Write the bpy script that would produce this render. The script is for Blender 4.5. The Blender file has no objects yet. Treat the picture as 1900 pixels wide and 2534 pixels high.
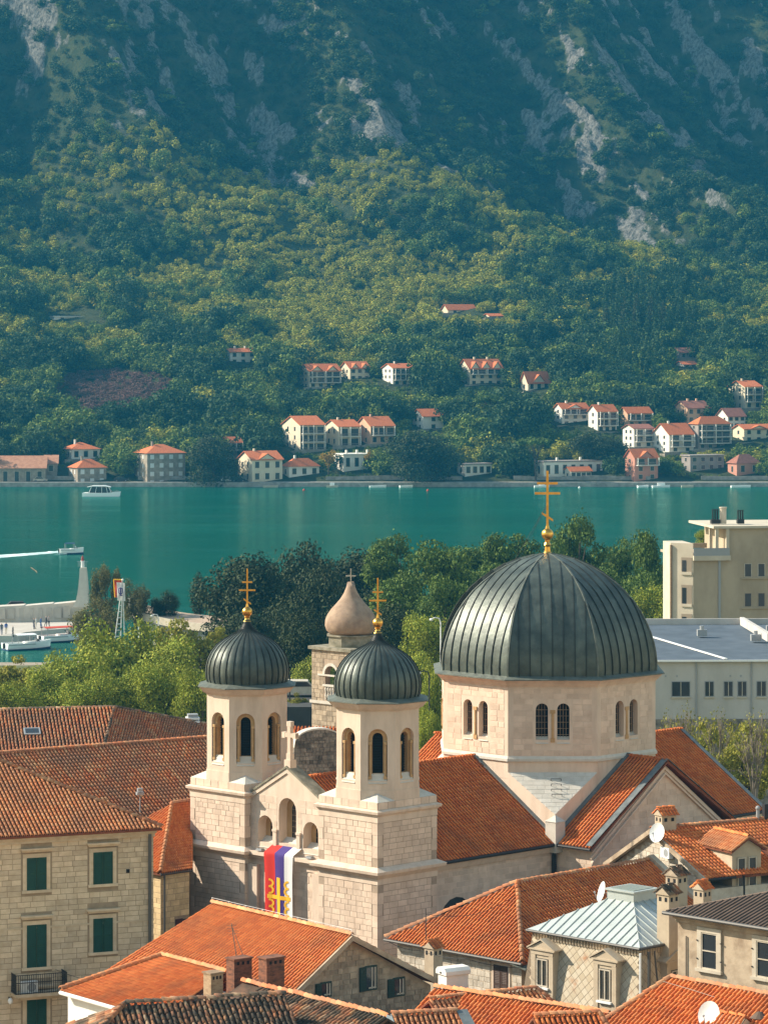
import bpy, math, random
import numpy as np
from mathutils import Vector, Matrix, noise

random.seed(7)
rng = np.random.default_rng(11)
SC = bpy.context.scene
COL = SC.collection

# ------------------------------------------------------------------ camera
F, VH, CH_ = 8300.0, 830.0, 45.0        # focal length and horizon row (photo pixels), eye height in metres
cam_d = bpy.data.cameras.new('camera')
cam = bpy.data.objects.new('camera', cam_d)
COL.objects.link(cam)
cam.location = (0, 0, CH_)
cam.rotation_euler = (math.radians(90), 0, 0)
cam_d.sensor_fit = 'VERTICAL'
cam_d.sensor_height = 36.0
cam_d.sensor_width = 36.0
cam_d.lens = F / 2534.0 * 36.0
cam_d.shift_y = -(1267.0 - VH) / 2534.0
cam_d.clip_start = 1.0
cam_d.clip_end = 8000.0
SC.camera = cam

# ------------------------------------------------------------------ light
SUN_EL, SUN_AL = math.radians(33), math.radians(12)
S = Vector((-math.cos(SUN_AL) * math.cos(SUN_EL), math.sin(SUN_AL) * math.cos(SUN_EL), math.sin(SUN_EL)))
world = bpy.data.worlds.new('World')
SC.world = world
world.use_nodes = True
wn = world.node_tree
bg = wn.nodes['Background']
sky = wn.nodes.new('ShaderNodeTexSky')
sky.sky_type = 'NISHITA'
sky.sun_disc = False
sky.sun_elevation = SUN_EL
sky.sun_rotation = math.atan2(S.x, S.y) % (2 * math.pi)
sky.air_density = 2.2
sky.dust_density = 0.6
sky.ozone_density = 1.0
wn.links.new(sky.outputs[0], bg.inputs[0])
bg.inputs[1].default_value = 0.105
sun_d = bpy.data.lights.new('sun', 'SUN')
sun_d.energy = 5.0
sun_d.angle = math.radians(0.5)
sun_d.color = (1.0, 0.89, 0.72)
sun = bpy.data.objects.new('sun', sun_d)
COL.objects.link(sun)
sun.rotation_euler = S.to_track_quat('Z', 'Y').to_euler()
sun.location = (-300, 60, 300)

SC.view_settings.view_transform = 'Standard'
SC.view_settings.look = 'None'
SC.view_settings.exposure = 0.95
SC.view_settings.gamma = 1.0
SC.view_settings.use_curve_mapping = False
SC.render.engine = 'CYCLES'
cy = SC.cycles
cy.use_denoising = True
cy.max_bounces = 6
cy.diffuse_bounces = 3
cy.glossy_bounces = 3
cy.transmission_bounces = 4
cy.volume_bounces = 0
cy.transparent_max_bounces = 6
cy.sample_clamp_indirect = 6.0

# ------------------------------------------------------------------ geometry of the view
def W(u, v, y):
    return Vector(((u - 950) * y / F, y, CH_ - (v - VH) * y / F))
def zv(v, y): return CH_ - (v - VH) * y / F
def xu(u, y): return (u - 950) * y / F
def along(p, d, u):
    """distance t from plan point p in direction d at which the point is seen in column u"""
    return ((u - 950) * p[1] - F * p[0]) / (F * d[0] - (u - 950) * d[1])
def uv(p):
    return 950 + F * p[0] / p[1], VH + F * (CH_ - p[2]) / p[1]
def D2(ang):
    a = math.radians(ang)
    return Vector((math.cos(a), math.sin(a), 0))
UP = Vector((0, 0, 1))

# ------------------------------------------------------------------ materials
MATS = {}
def mat(name, c1, c2=None, scale=1.0, rough=0.85, bump=0.0, bscale=None, island=0.0, tints=None, metal=0.0,
        spec=0.3, detail=4.0, stretch=None, contrast=(0.35, 0.65), bdist=0.02, trans=0.0, coat=0.0):
    if name in MATS: return MATS[name]
    m = bpy.data.materials.new(name)
    m.use_nodes = True
    nt = m.node_tree
    N, L = nt.nodes, nt.links
    bs = N['Principled BSDF']
    bs.inputs['Roughness'].default_value = rough
    bs.inputs['Metallic'].default_value = metal
    bs.inputs['Specular IOR Level'].default_value = spec
    if coat: bs.inputs['Coat Weight'].default_value = coat
    geo = N.new('ShaderNodeNewGeometry')
    pos = geo.outputs['Position']
    if stretch:
        vm = N.new('ShaderNodeVectorMath'); vm.operation = 'MULTIPLY'
        L.new(pos, vm.inputs[0]); vm.inputs[1].default_value = stretch
        pos = vm.outputs[0]
    col = None
    if tints:
        oi = N.new('ShaderNodeObjectInfo')
        ad = N.new('ShaderNodeMath'); ad.operation = 'ADD'
        L.new(oi.outputs['Random'], ad.inputs[0]); L.new(geo.outputs['Random Per Island'], ad.inputs[1])
        fr = N.new('ShaderNodeMath'); fr.operation = 'FRACT'
        L.new(ad.outputs[0], fr.inputs[0])
        rp = N.new('ShaderNodeValToRGB'); rp.color_ramp.interpolation = 'LINEAR'
        els = rp.color_ramp.elements
        els[0].position = 0; els[0].color = (*tints[0], 1)
        els[1].position = 1; els[1].color = (*tints[-1], 1)
        for i, t in enumerate(tints[1:-1]):
            e = els.new((i + 1) / (len(tints) - 1)); e.color = (*t, 1)
        L.new(fr.outputs[0], rp.inputs[0])
        col = rp.outputs[0]
    if c2 is not None:
        nz = N.new('ShaderNodeTexNoise'); nz.inputs['Scale'].default_value = scale
        nz.inputs['Detail'].default_value = detail; nz.inputs['Roughness'].default_value = 0.6
        L.new(pos, nz.inputs['Vector'])
        mr = N.new('ShaderNodeMapRange'); mr.inputs[1].default_value = contrast[0]; mr.inputs[2].default_value = contrast[1]
        L.new(nz.outputs[0], mr.inputs[0])
        mx = N.new('ShaderNodeMix'); mx.data_type = 'RGBA'
        L.new(mr.outputs[0], mx.inputs[0])
        if col is None: mx.inputs[6].default_value = (*c1, 1)
        else: L.new(col, mx.inputs[6])
        mx.inputs[7].default_value = (*c2, 1)
        col = mx.outputs[2]
    if island:
        oi2 = N.new('ShaderNodeObjectInfo')
        ad2 = N.new('ShaderNodeMath'); ad2.operation = 'ADD'
        L.new(oi2.outputs['Random'], ad2.inputs[0]); L.new(geo.outputs['Random Per Island'], ad2.inputs[1])
        f2 = N.new('ShaderNodeMath'); f2.operation = 'FRACT'; L.new(ad2.outputs[0], f2.inputs[0])
        m2 = N.new('ShaderNodeMapRange'); m2.inputs[3].default_value = 1 - island; m2.inputs[4].default_value = 1 + island
        L.new(f2.outputs[0], m2.inputs[0])
        vm2 = N.new('ShaderNodeVectorMath'); vm2.operation = 'SCALE'
        if col is None: vm2.inputs[0].default_value = c1
        else: L.new(col, vm2.inputs[0])
        L.new(m2.outputs[0], vm2.inputs['Scale'])
        col = vm2.outputs[0]
    if col is None: bs.inputs['Base Color'].default_value = (*c1, 1)
    else: L.new(col, bs.inputs['Base Color'])
    if bump:
        nb = N.new('ShaderNodeTexNoise'); nb.inputs['Scale'].default_value = bscale or scale * 4
        nb.inputs['Detail'].default_value = 5
        L.new(pos, nb.inputs['Vector'])
        bp = N.new('ShaderNodeBump'); bp.inputs['Strength'].default_value = bump; bp.inputs['Distance'].default_value = bdist
        L.new(nb.outputs[0], bp.inputs['Height'])
        L.new(bp.outputs[0], bs.inputs['Normal'])
    if trans:
        tb = N.new('ShaderNodeBsdfTranslucent')
        if col is None: tb.inputs[0].default_value = (*c1, 1)
        else: L.new(col, tb.inputs[0])
        ms = N.new('ShaderNodeMixShader'); ms.inputs[0].default_value = trans
        out = N['Material Output']
        L.new(bs.outputs[0], ms.inputs[1]); L.new(tb.outputs[0], ms.inputs[2]); L.new(ms.outputs[0], out.inputs[0])
    MATS[name] = m
    return m

# stone
M_church = mat('church_ashlar', (0.68, 0.535, 0.425), (0.56, 0.43, 0.335), 1.3, 0.9, 0.5, 12, island=0.11)
M_trim = mat('church_trim', (0.66, 0.53, 0.425), (0.52, 0.405, 0.315), 1.1, 0.85, 0.35, 10, stretch=(1.6, 1.6, .45), contrast=(.4, .75))
M_mortar = mat('mortar', (0.40, 0.31, 0.235), (0.32, 0.245, 0.185), 3, 0.95)
M_broach = mat('broach_stone', (0.58, 0.54, 0.48), (0.50, 0.46, 0.40), 2, 0.85, 0.3, 12, island=0.06)
M_tan = mat('tan_ashlar', (0.62, 0.49, 0.345), (0.51, 0.39, 0.26), 2.5, 0.9, 0.5, 14, island=0.14)
M_tanm = mat('tan_mortar', (0.36, 0.27, 0.18), (0.28, 0.21, 0.14), 3, 0.95)
M_yel = mat('yellow_ashlar', (0.62, 0.47, 0.27), (0.48, 0.355, 0.20), 2.5, 0.9, 0.4, 14, island=0.15)
M_rubble = mat('rubble_stone', (0.40, 0.32, 0.235), (0.28, 0.22, 0.16), 2.5, 0.95, 0.6, 12, island=0.25)
M_dkrub = mat('dark_rubble', (0.27, 0.23, 0.185), (0.10, 0.085, 0.07), 1.6, 0.95, 0.6, 12, island=0.35)
M_whst = mat('pale_rubble', (0.56, 0.50, 0.42), (0.42, 0.36, 0.29), 2.5, 0.9, 0.5, 12, island=0.18)
M_moss = mat('mossy_coping', (0.30, 0.27, 0.21), (0.14, 0.13, 0.09), 1.8, 0.95, 0.5, 10)
M_orst = mat('jamb_stone_and_bounce', (0.52, 0.34, 0.17), (0.42, 0.26, 0.12), 2, 0.85)  # orange stone of the columns; on reveals it carries painted warm bounce light
M_white = mat('white_render', (0.72, 0.70, 0.66), (0.64, 0.61, 0.56), 0.8, 0.8)
M_plast = mat('weathered_plaster', (0.46, 0.365, 0.265), (0.24, 0.17, 0.115), 1.1, 0.92, 0.6, 6, contrast=(0.42, 0.72), detail=9)
M_cream = mat('cream_dormer', (0.50, 0.41, 0.30), (0.42, 0.335, 0.24), 1.5, 0.85)
M_frame = mat('pale_window_frame', (0.54, 0.48, 0.39), (0.44, 0.38, 0.30), 2, 0.7)
# roofs
M_tile = mat('terracotta_tile', (0.4, 0.12, 0.05), (0.30, 0.105, 0.045), 0.6, 0.8, 0.3, 30, contrast=(.48, .78), detail=8,
             tints=[(0.66, 0.195, 0.05), (0.60, 0.16, 0.040), (0.53, 0.128, 0.033), (0.68, 0.22, 0.062), (0.62, 0.175, 0.044)])
M_tileL = mat('light_terracotta_tile', (0.5, 0.2, 0.1), (0.40, 0.175, 0.085), 0.6, 0.8, 0.3, 30,
             tints=[(0.70, 0.29, 0.11), (0.62, 0.215, 0.075), (0.56, 0.175, 0.06), (0.72, 0.35, 0.16), (0.64, 0.24, 0.08)])
M_tileO = mat('old_mossy_tile', (0.3, 0.16, 0.1), (0.075, 0.058, 0.042), 0.9, 0.9, 0.5, 25, contrast=(0.38, 0.56),
             tints=[(0.42, 0.20, 0.10), (0.30, 0.12, 0.065), (0.50, 0.34, 0.21), (0.17, 0.10, 0.065), (0.44, 0.17, 0.075), (0.50, 0.27, 0.13)])
M_tileM = mat('mixed_old_tile', (0.4, 0.2, 0.1), (0.30, 0.15, 0.085), 0.5, 0.85, 0.4, 25,
             tints=[(0.56, 0.22, 0.085), (0.46, 0.135, 0.05), (0.60, 0.33, 0.16), (0.40, 0.11, 0.042), (0.58, 0.19, 0.062)])
M_under = mat('shaded_tile_channel', (0.23, 0.072, 0.033), (0.15, 0.05, 0.026), 2, 0.9)  # channels coloured darker for the shade between the cover tiles
M_underO = mat('shaded_old_channel', (0.13, 0.07, 0.044), (0.05, 0.035, 0.025), 2, 0.9)  # browner old tile, also darkened in colour for shade in the gaps
M_zinc = mat('zinc_sheet', (0.47, 0.505, 0.49), (0.40, 0.435, 0.42), 1.2, 0.5, metal=0.25)
M_lead = mat('lead_grey', (0.16, 0.18, 0.185), (0.10, 0.115, 0.12), 1.5, 0.5)
M_dome = mat('dome_sheet', (0.090, 0.108, 0.092), (0.045, 0.057, 0.050), 1.0, 0.46, 0.4, 2.5, island=0.18, metal=0.25, spec=0.4, bdist=0.05)
M_seam = mat('dome_seam', (0.022, 0.026, 0.023), None, rough=0.5)
M_verd = mat('dome_skirt', (0.15, 0.165, 0.14), (0.10, 0.11, 0.095), 2, 0.55, metal=0.2)
M_gold = mat('gilded', (0.78, 0.44, 0.10), (0.62, 0.33, 0.07), 3, 0.28, metal=1.0)
M_brown = mat('brown_sheet', (0.115, 0.075, 0.052), (0.075, 0.05, 0.036), 1.2, 0.7)
# woodwork, glass, metal
M_green = mat('green_shutter', (0.012, 0.060, 0.040), (0.009, 0.045, 0.030), 2, 0.55)
M_dgreen = mat('dark_green_shutter', (0.018, 0.045, 0.040), None, rough=0.6)
M_brsh = mat('brown_shutter', (0.065, 0.035, 0.025), None, rough=0.6)
M_grsh = mat('grey_shutter', (0.15, 0.13, 0.11), None, rough=0.7)
M_dark = mat('dark_interior', (0.012, 0.012, 0.014), None, rough=0.8)
M_glass = mat('window_glass', (0.03, 0.035, 0.04), None, rough=0.08, spec=0.6)
M_iron = mat('black_iron', (0.025, 0.024, 0.026), None, rough=0.6)
M_pipe = mat('grey_pipe', (0.10, 0.095, 0.09), None, rough=0.5, metal=0.3)
M_wht = mat('white_paint', (0.78, 0.78, 0.77), None, rough=0.45)
M_grey = mat('grey_paint', (0.30, 0.31, 0.32), None, rough=0.5)
M_brick = mat('chimney_brick', (0.26, 0.105, 0.06), (0.10, 0.05, 0.035), 3, 0.9, 0.6, 20, stretch=(1, 1, 3))
M_brickp = mat('pale_brick', (0.38, 0.27, 0.17), (0.25, 0.16, 0.10), 4, 0.9, 0.6, 20, stretch=(1, 1, 3), island=0.2)

# ------------------------------------------------------------------ object helpers
WM = {}
def wm(o): return WM[o.name] if o is not None else Matrix.Identity(4)
def props(o, label=None, cat=None, group=None, kind=None):
    if label: o['label'] = label
    if cat: o['category'] = cat
    if group: o['group'] = group
    if kind: o['kind'] = kind
    return o
def thing(name, label, cat, loc, group=None):
    o = bpy.data.objects.new(name, None)
    COL.objects.link(o)
    o.location = loc
    o.empty_display_size = 0.5
    WM[o.name] = Matrix.Translation(Vector(loc))
    return props(o, label, cat, group)
def link(name, mesh, parent=None, M=None):
    """M is the world matrix; without it the part shares its parent's origin"""
    o = bpy.data.objects.new(name, mesh)
    COL.objects.link(o)
    if parent is not None: o.parent = parent
    if M is None:
        WM[o.name] = wm(parent)
    else:
        WM[o.name] = M.copy()
        o.matrix_basis = wm(parent).inverted() @ M
    return o
def npmesh(name, V, Fq, m, smooth=False):
    """quads or triangles from numpy arrays"""
    V = np.ascontiguousarray(V, dtype=np.float32); Fq = np.ascontiguousarray(Fq, dtype=np.int32)
    me = bpy.data.meshes.new(name)
    n, k = Fq.shape
    me.vertices.add(len(V)); me.vertices.foreach_set('co', V.ravel())
    me.loops.add(n * k); me.loops.foreach_set('vertex_index', Fq.ravel())
    me.polygons.add(n)
    me.polygons.foreach_set('loop_start', np.arange(0, n * k, k, dtype=np.int32))
    me.polygons.foreach_set('loop_total', np.full(n, k, dtype=np.int32))
    me.polygons.foreach_set('use_smooth', np.full(n, smooth, dtype=bool))
    me.update(calc_edges=True)
    if m: me.materials.append(m)
    return me

class Fr:
    """a vertical face: P(s, z, d) with s along the face, z absolute height, d outwards"""
    def __init__(self, o, ex, n):
        self.o = Vector((o[0], o[1], 0)); self.ex = Vector(ex).normalized(); self.n = Vector(n).normalized()
    def P(self, s, z, d=0.0):
        p = self.o + self.ex * s + self.n * d
        return Vector((p.x, p.y, z))

class MB:
    def __init__(self): self.v = []; self.f = []; self.mi = []; self.cur = 0
    def _add(self, pts, faces):
        b = len(self.v); self.v += [Vector(p) for p in pts]
        for f in faces: self.f.append([b + i for i in f]); self.mi.append(self.cur)
    def poly(self, pts): self._add(pts, [list(range(len(pts)))]); return self
    def hexa(self, p):  # 8 points, bottom 4 then top 4
        self._add(p, [[0, 3, 2, 1], [4, 5, 6, 7], [0, 1, 5, 4], [1, 2, 6, 5], [2, 3, 7, 6], [3, 0, 4, 7]]); return self
    def box(self, x0, x1, y0, y1, z0, z1):
        return self.hexa([(x0, y0, z0), (x1, y0, z0), (x1, y1, z0), (x0, y1, z0), (x0, y0, z1), (x1, y0, z1), (x1, y1, z1), (x0, y1, z1)])
    def cbox(self, c, sx, sy, sz, ang=0):
        e = D2(ang); n = D2(ang + 90); c = Vector(c)
        q = [c + e * (sx * i / 2) + n * (sy * j / 2) for i, j in ((-1, -1), (1, -1), (1, 1), (-1, 1))]
        return self.hexa(q + [p + UP * sz for p in q])
    def fbox(self, fr, s0, s1, z0, z1, d0, d1):
        P = fr.P
        return self.hexa([P(s0, z0, d0), P(s1, z0, d0), P(s1, z0, d1), P(s0, z0, d1), P(s0, z1, d0), P(s1, z1, d0), P(s1, z1, d1), P(s0, z1, d1)])
    def extr(self, pts, vec):
        n = len(pts); vec = Vector(vec); p = [Vector(q) for q in pts]
        self._add(p + [q + vec for q in p], [list(range(n))[::-1], [n + i for i in range(n)]] + [[i, (i + 1) % n, n + (i + 1) % n, n + i] for i in range(n)]); return self
    def prism(self, xy, z0, z1):
        return self.extr([(p[0], p[1], z0) for p in xy], (0, 0, z1 - z0))
    def lathe(self, prof, c, n=24, ang0=0.0):
        c = Vector(c); pts = []; fs = []
        for r, z in prof:
            for i in range(n):
                a = ang0 + 2 * math.pi * i / n
                pts.append(c + Vector((r * math.cos(a), r * math.sin(a), z)))
        for j in range(len(prof) - 1):
            for i in range(n):
                k = (i + 1) % n
                fs.append([j * n + i, j * n + k, (j + 1) * n + k, (j + 1) * n + i])
        fs.append(list(range(n))[::-1]); fs.append([(len(prof) - 1) * n + i for i in range(n)])
        self._add(pts, fs); return self
    def tube(self, path, rad, n=6):
        path = [Vector(p) for p in path]
        rad = rad if isinstance(rad, (list, tuple)) else [rad] * len(path)
        pts = []; fs = []
        for k, p in enumerate(path):
            d = (path[min(k + 1, len(path) - 1)] - path[max(k - 1, 0)])
            if d.length < 1e-6: d = UP.copy()
            d.normalize()
            a = d.cross(UP) if abs(d.z) < 0.95 else d.cross(Vector((1, 0, 0)))
            a.normalize(); b = d.cross(a)
            for i in range(n):
                t = 2 * math.pi * i / n
                pts.append(p + a * (rad[k] * math.cos(t)) + b * (rad[k] * math.sin(t)))
        for k in range(len(path) - 1):
            for i in range(n):
                j = (i + 1) % n
                fs.append([k * n + i, k * n + j, (k + 1) * n + j, (k + 1) * n + i])
        fs.append(list(range(n))[::-1]); fs.append([(len(path) - 1) * n + i for i in range(n)])
        self._add(pts, fs); return self
    def ball(self, c, r, n=16, sz=1.0):
        return self.lathe([(max(r * math.sin(math.pi * i / 10), 0.002), -r * sz * math.cos(math.pi * i / 10)) for i in range(11)], c, n)
    def build(self, name, m, parent=None, smooth=False, origin=None):
        me = bpy.data.meshes.new(name)
        inv = wm(parent).inverted() if parent is not None else Matrix.Identity(4)
        off = Matrix.Identity(4)
        if parent is None and origin is not None:
            off = Matrix.Translation(Vector(origin)); inv = off.inverted()
        me.from_pydata([inv @ p for p in self.v], [], self.f)
        for mm in (m if isinstance(m, (list, tuple)) else [m]): me.materials.append(mm)
        if isinstance(m, (list, tuple)): me.polygons.foreach_set('material_index', self.mi)
        if smooth: me.polygons.foreach_set('use_smooth', [True] * len(me.polygons))
        me.update()
        return link(name, me, parent, off if (parent is None and origin is not None) else None)

# ------------------------------------------------------------------ repeated pieces (tiles, stones)
def unit_box():
    # a dressed stone: back at y=0, slightly smaller front
    q = [(-.5, 0, -.5), (.5, 0, -.5), (.5, 0, .5), (-.5, 0, .5), (-.485, -1, -.475), (.485, -1, -.475), (.485, -1, .475), (-.485, -1, .475)]
    return np.array(q, float), [[4, 5, 6, 7], [0, 1, 5, 4], [1, 2, 6, 5], [2, 3, 7, 6], [3, 0, 4, 7]]
def unit_tile(w=0.150, L=0.40, h=0.095, n=5):
    V = []; Fc = []
    for j, (y, k, dz) in enumerate(((0.0, 1.0, 0.030), (L, 0.86, 0.0))):
        for i in range(n):
            t = math.pi * i / (n - 1)
            V.append((-w / 2 * k * math.cos(t), y, dz + h * k * math.sin(t)))
    for i in range(n - 1): Fc.append([i, i + 1, n + i + 1, n + i])
    b = len(V)
    for i in range(n):       # lip at the lower end
        t = math.pi * i / (n - 1)
        V.append((-w / 2 * 0.78 * math.cos(t), 0.0, 0.006 + h * 0.78 * math.sin(t)))
    for i in range(n - 1): Fc.append([i + 1, i, b + i, b + i + 1])
    return np.array(V, float), Fc
UNIT = {'stone': unit_box(), 'tile': unit_tile(), 'low_tile': unit_tile(0.128, 0.40, 0.058), 'ridge': unit_tile(0.26, 0.42, 0.13)}
UMESH = {}
def unit_mesh(kind, m):
    key = (kind, m.name)
    if key not in UMESH:
        V, Fc = UNIT[kind]
        me = bpy.data.meshes.new(kind)
        me.from_pydata(V.tolist(), [], Fc); me.materials.append(m)
        if kind != 'stone': me.polygons.foreach_set('use_smooth', [i < 4 for i in range(len(Fc))])
        me.update(); UMESH[key] = me
    return UMESH[key]
def pieces(parent, name, kind, Ms, m, cap=300, rect=None, rest=None):
    """Ms: list of 4x4 numpy world matrices. The `cap` that show largest become objects, the rest one part"""
    if not len(Ms): return
    Ms = np.array(Ms)
    p = Ms[:, :3, 3]
    u = 950 + F * p[:, 0] / p[:, 1]; v = VH + F * (CH_ - p[:, 2]) / p[:, 1]
    size = np.linalg.norm(Ms[:, :3, 0], axis=1) * np.linalg.norm(Ms[:, :3, 2], axis=1) / p[:, 1] ** 2
    r = rect or (0, 0, 1900, 2534)
    score = size * ((u > r[0]) & (u < r[2]) & (v > r[1]) & (v < r[3]))
    order = np.argsort(-score, kind='stable')
    n = min(cap, int((score > 0).sum()))
    me = unit_mesh(kind, m)
    inv = wm(parent).inverted()
    for i in order[:n]:
        o = bpy.data.objects.new(name, me); COL.objects.link(o)
        o.parent = parent; o.matrix_basis = inv @ Matrix(Ms[i].tolist())
    others = order[n:]
    if len(others):
        V, Fc = UNIT[kind]
        V4 = np.c_[V, np.ones(len(V))]
        iv = np.array(inv)
        allv = np.einsum('nij,kj->nki', iv @ Ms[others], V4)[:, :, :3].reshape(-1, 3)
        fq = np.array(Fc, dtype=np.int64)
        allf = (fq[None] + (np.arange(len(others)) * len(V))[:, None, None]).reshape(-1, 4)
        me2 = npmesh(rest or name + 's', allv, allf, m)
        if kind != 'stone':
            sm = np.tile(np.array([i < 4 for i in range(len(Fc))]), len(others)); me2.polygons.foreach_set('use_smooth', sm)
        o = link(rest or name + 'work', me2, parent)
        o['kind'] = 'stuff'
def basis(o, x, y, z):
    M = np.eye(4); M[:3, 0] = x; M[:3, 1] = y; M[:3, 2] = z; M[:3, 3] = o; return M

def ashlar(out, fr, s0, s1, z0, z1, holes=(), rh=(0.26, 0.34), bl=(0.38, 0.75), gap=0.020, proud=0.015, keep=None, seed=1):
    """courses of dressed blocks on a face; holes are (s0,s1,z0,z1)"""
    r = random.Random(seed)
    ex, n = fr.ex, fr.n
    z = z0
    while z < z1 - 0.05:
        h = min(r.uniform(*rh), z1 - z)
        if z1 - z - h < 0.12: h = z1 - z
        cuts = [(s0, s1)]
        for (a, b, c, d) in holes:
            if c < z + h - 0.02 and d > z + 0.02:
                nc = []
                for (p, q) in cuts:
                    if b <= p or a >= q: nc.append((p, q)); continue
                    if a > p + 0.03: nc.append((p, a))
                    if b < q - 0.03: nc.append((b, q))
                cuts = nc
        for (p, q) in cuts:
            s = p
            while s < q - 0.02:
                w = r.uniform(*bl)
                if q - s - w < 0.2: w = q - s
                if keep is None or keep(s + w / 2, z + h / 2):
                    c = fr.P(s + w / 2, z + h / 2, -0.004)
                    d = proud * r.uniform(0.6, 1.4)
                    out.append(basis(c, ex * (w - gap), -n * d, UP * (h - gap)))
                s += w
        z += h
def inpoly(px, py, poly):
    c = False; j = len(poly) - 1
    for i in range(len(poly)):
        xi, yi = poly[i]; xj, yj = poly[j]
        if (yi > py) != (yj > py) and px < (xj - xi) * (py - yi) / (yj - yi) + xi: c = not c
        j = i
    return c
def tile_face(out, poly, pw=0.215, pl=0.335, jit=0.3, skip=None, seed=3, holes=()):
    """barrel tiles on a plane polygon; poly[0]->poly[1] is the eave"""
    r = random.Random(seed)
    p = [Vector(q) for q in poly]
    e = (p[1] - p[0]).normalized()
    nrm = Vector((0, 0, 0))
    for i in range(len(p)): nrm += p[i].cross(p[(i + 1) % len(p)])
    nrm.normalize()
    if nrm.z < 0: nrm = -nrm
    d = nrm.cross(e)
    if d.z < 0: d = -d
    q2 = [((q - p[0]).dot(e), (q - p[0]).dot(d)) for q in p]
    xs = [q[0] for q in q2]; ys = [q[1] for q in q2]
    ex = d.cross(nrm)
    nx = int((max(xs) - min(xs)) / pw) + 1; ny = int((max(ys) - min(ys)) / pl) + 1
    rowoff = [r.uniform(-0.02, 0.02) * jit for _ in range(ny)]
    for i in range(nx):
        x = min(xs) + (i + 0.5) * pw
        co = r.uniform(-0.05, 0.05) * jit
        for j in range(ny):
            y = min(ys) + j * pl - 0.04
            if not inpoly(x, y + pl * 0.55, q2): continue
            if any(h[0] < x < h[1] and h[2] < y + pl / 2 < h[3] for h in holes): continue
            o = p[0] + e * (x + r.uniform(-0.012, 0.012) * jit) + d * (y + co + rowoff[j]) + nrm * (0.012 + r.uniform(0, 0.012) * jit)
            if skip and skip(o): continue
            a = r.uniform(-0.06, 0.06) * jit
            xx = ex * math.cos(a) + d * math.sin(a); dd = d * math.cos(a) - ex * math.sin(a)
            k = pw / 0.215
            out.append(basis(o, xx * k, dd * (pl / 0.335), nrm * k))
def tile_bilin(out, A, B, C, Dd, pw=0.215, pl=0.335, jit=0.3, seed=3, skip=None):
    """ruled roof: A->B along the ridge, D->C along the eave"""
    r = random.Random(seed)
    A, B, C, Dd = map(Vector, (A, B, C, Dd))
    nx = max(2, int(max((B - A).length, (C - Dd).length) / pw)); ny = max(2, int(max((Dd - A).length, (C - B).length) / pl))
    for i in range(nx):
        s = (i + 0.5) / nx
        T = A.lerp(B, s); E = Dd.lerp(C, s)
        d = (T - E).normalized()
        ex0 = (B - A).lerp(C - Dd, 0.5).normalized()
        nrm = ex0.cross(d)
        if nrm.z < 0: nrm = -nrm
        nrm.normalize(); ex = d.cross(nrm)
        for j in range(ny):
            o = E.lerp(T, j / ny) - d * 0.04 + nrm * (0.012 + r.uniform(0, 0.012) * jit) + d * r.uniform(-0.03, 0.03) * jit
            if skip and skip(o): continue
            a = r.uniform(-0.06, 0.06) * jit
            xx = ex * math.cos(a) + d * math.sin(a); dd = d * math.cos(a) - ex * math.sin(a)
            k = pw / 0.215
            out.append(basis(o, xx * k, dd * (pl / 0.335), nrm * k))
def ridge_line(out, p0, p1, seed=1, k=1.0, jit=0.5):
    r = random.Random(seed)
    p0 = Vector(p0); p1 = Vector(p1)
    if p1.z < p0.z: p0, p1 = p1, p0
    d = (p1 - p0); Ln = d.length; d.normalize()
    ex = d.cross(UP).normalized(); nrm = ex.cross(d)
    n = max(1, int(Ln / 0.36))
    for i in range(n):
        o = p0 + d * (Ln * i / n) + nrm * (0.03 + r.uniform(-0.01, 0.015) * jit) + ex * r.uniform(-0.02, 0.02) * jit
        out.append(basis(o, ex * k, d, nrm * k))
def slab(mb, poly, th=0.10):
    mb.extr([Vector(q) - UP * (th + 0.012) for q in poly], (0, 0, th)); return mb

def bilin_slab(mb, A, B, C, Dd, th=.1, n=10):
    A, B, C, Dd = map(Vector, (A, B, C, Dd)); pts = []
    for j in range(n + 1):
        for i in range(n + 1): pts.append(A.lerp(B, i / n).lerp(Dd.lerp(C, i / n), j / n) - UP * .03)
    k = n + 1
    mb._add(pts + [p - UP * th for p in pts], [[j * k + i, j * k + i + 1, (j + 1) * k + i + 1, (j + 1) * k + i] for j in range(n) for i in range(n)] + [[k * k + j * k + i, k * k + (j + 1) * k + i, k * k + (j + 1) * k + i + 1, k * k + j * k + i + 1] for j in range(n) for i in range(n)]
            + [[i, i + 1, k * k + i + 1, k * k + i] for i in range(n)] + [[n * k + i, n * k + i + 1, k * k + n * k + i + 1, k * k + n * k + i] for i in range(n)] + [[j * k, (j + 1) * k, k * k + (j + 1) * k, k * k + j * k] for j in range(n)] + [[j * k + n, (j + 1) * k + n, k * k + (j + 1) * k + n, k * k + j * k + n] for j in range(n)])
def arch_pts(cx, hw, zb, zs, n=8):
    """outline of a round-headed opening from lower left up and over"""
    return [(cx - hw, zb)] + [(cx - hw * math.cos(math.pi * i / n), zs + hw * math.sin(math.pi * i / n)) for i in range(n + 1)] + [(cx + hw, zb)]
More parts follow.
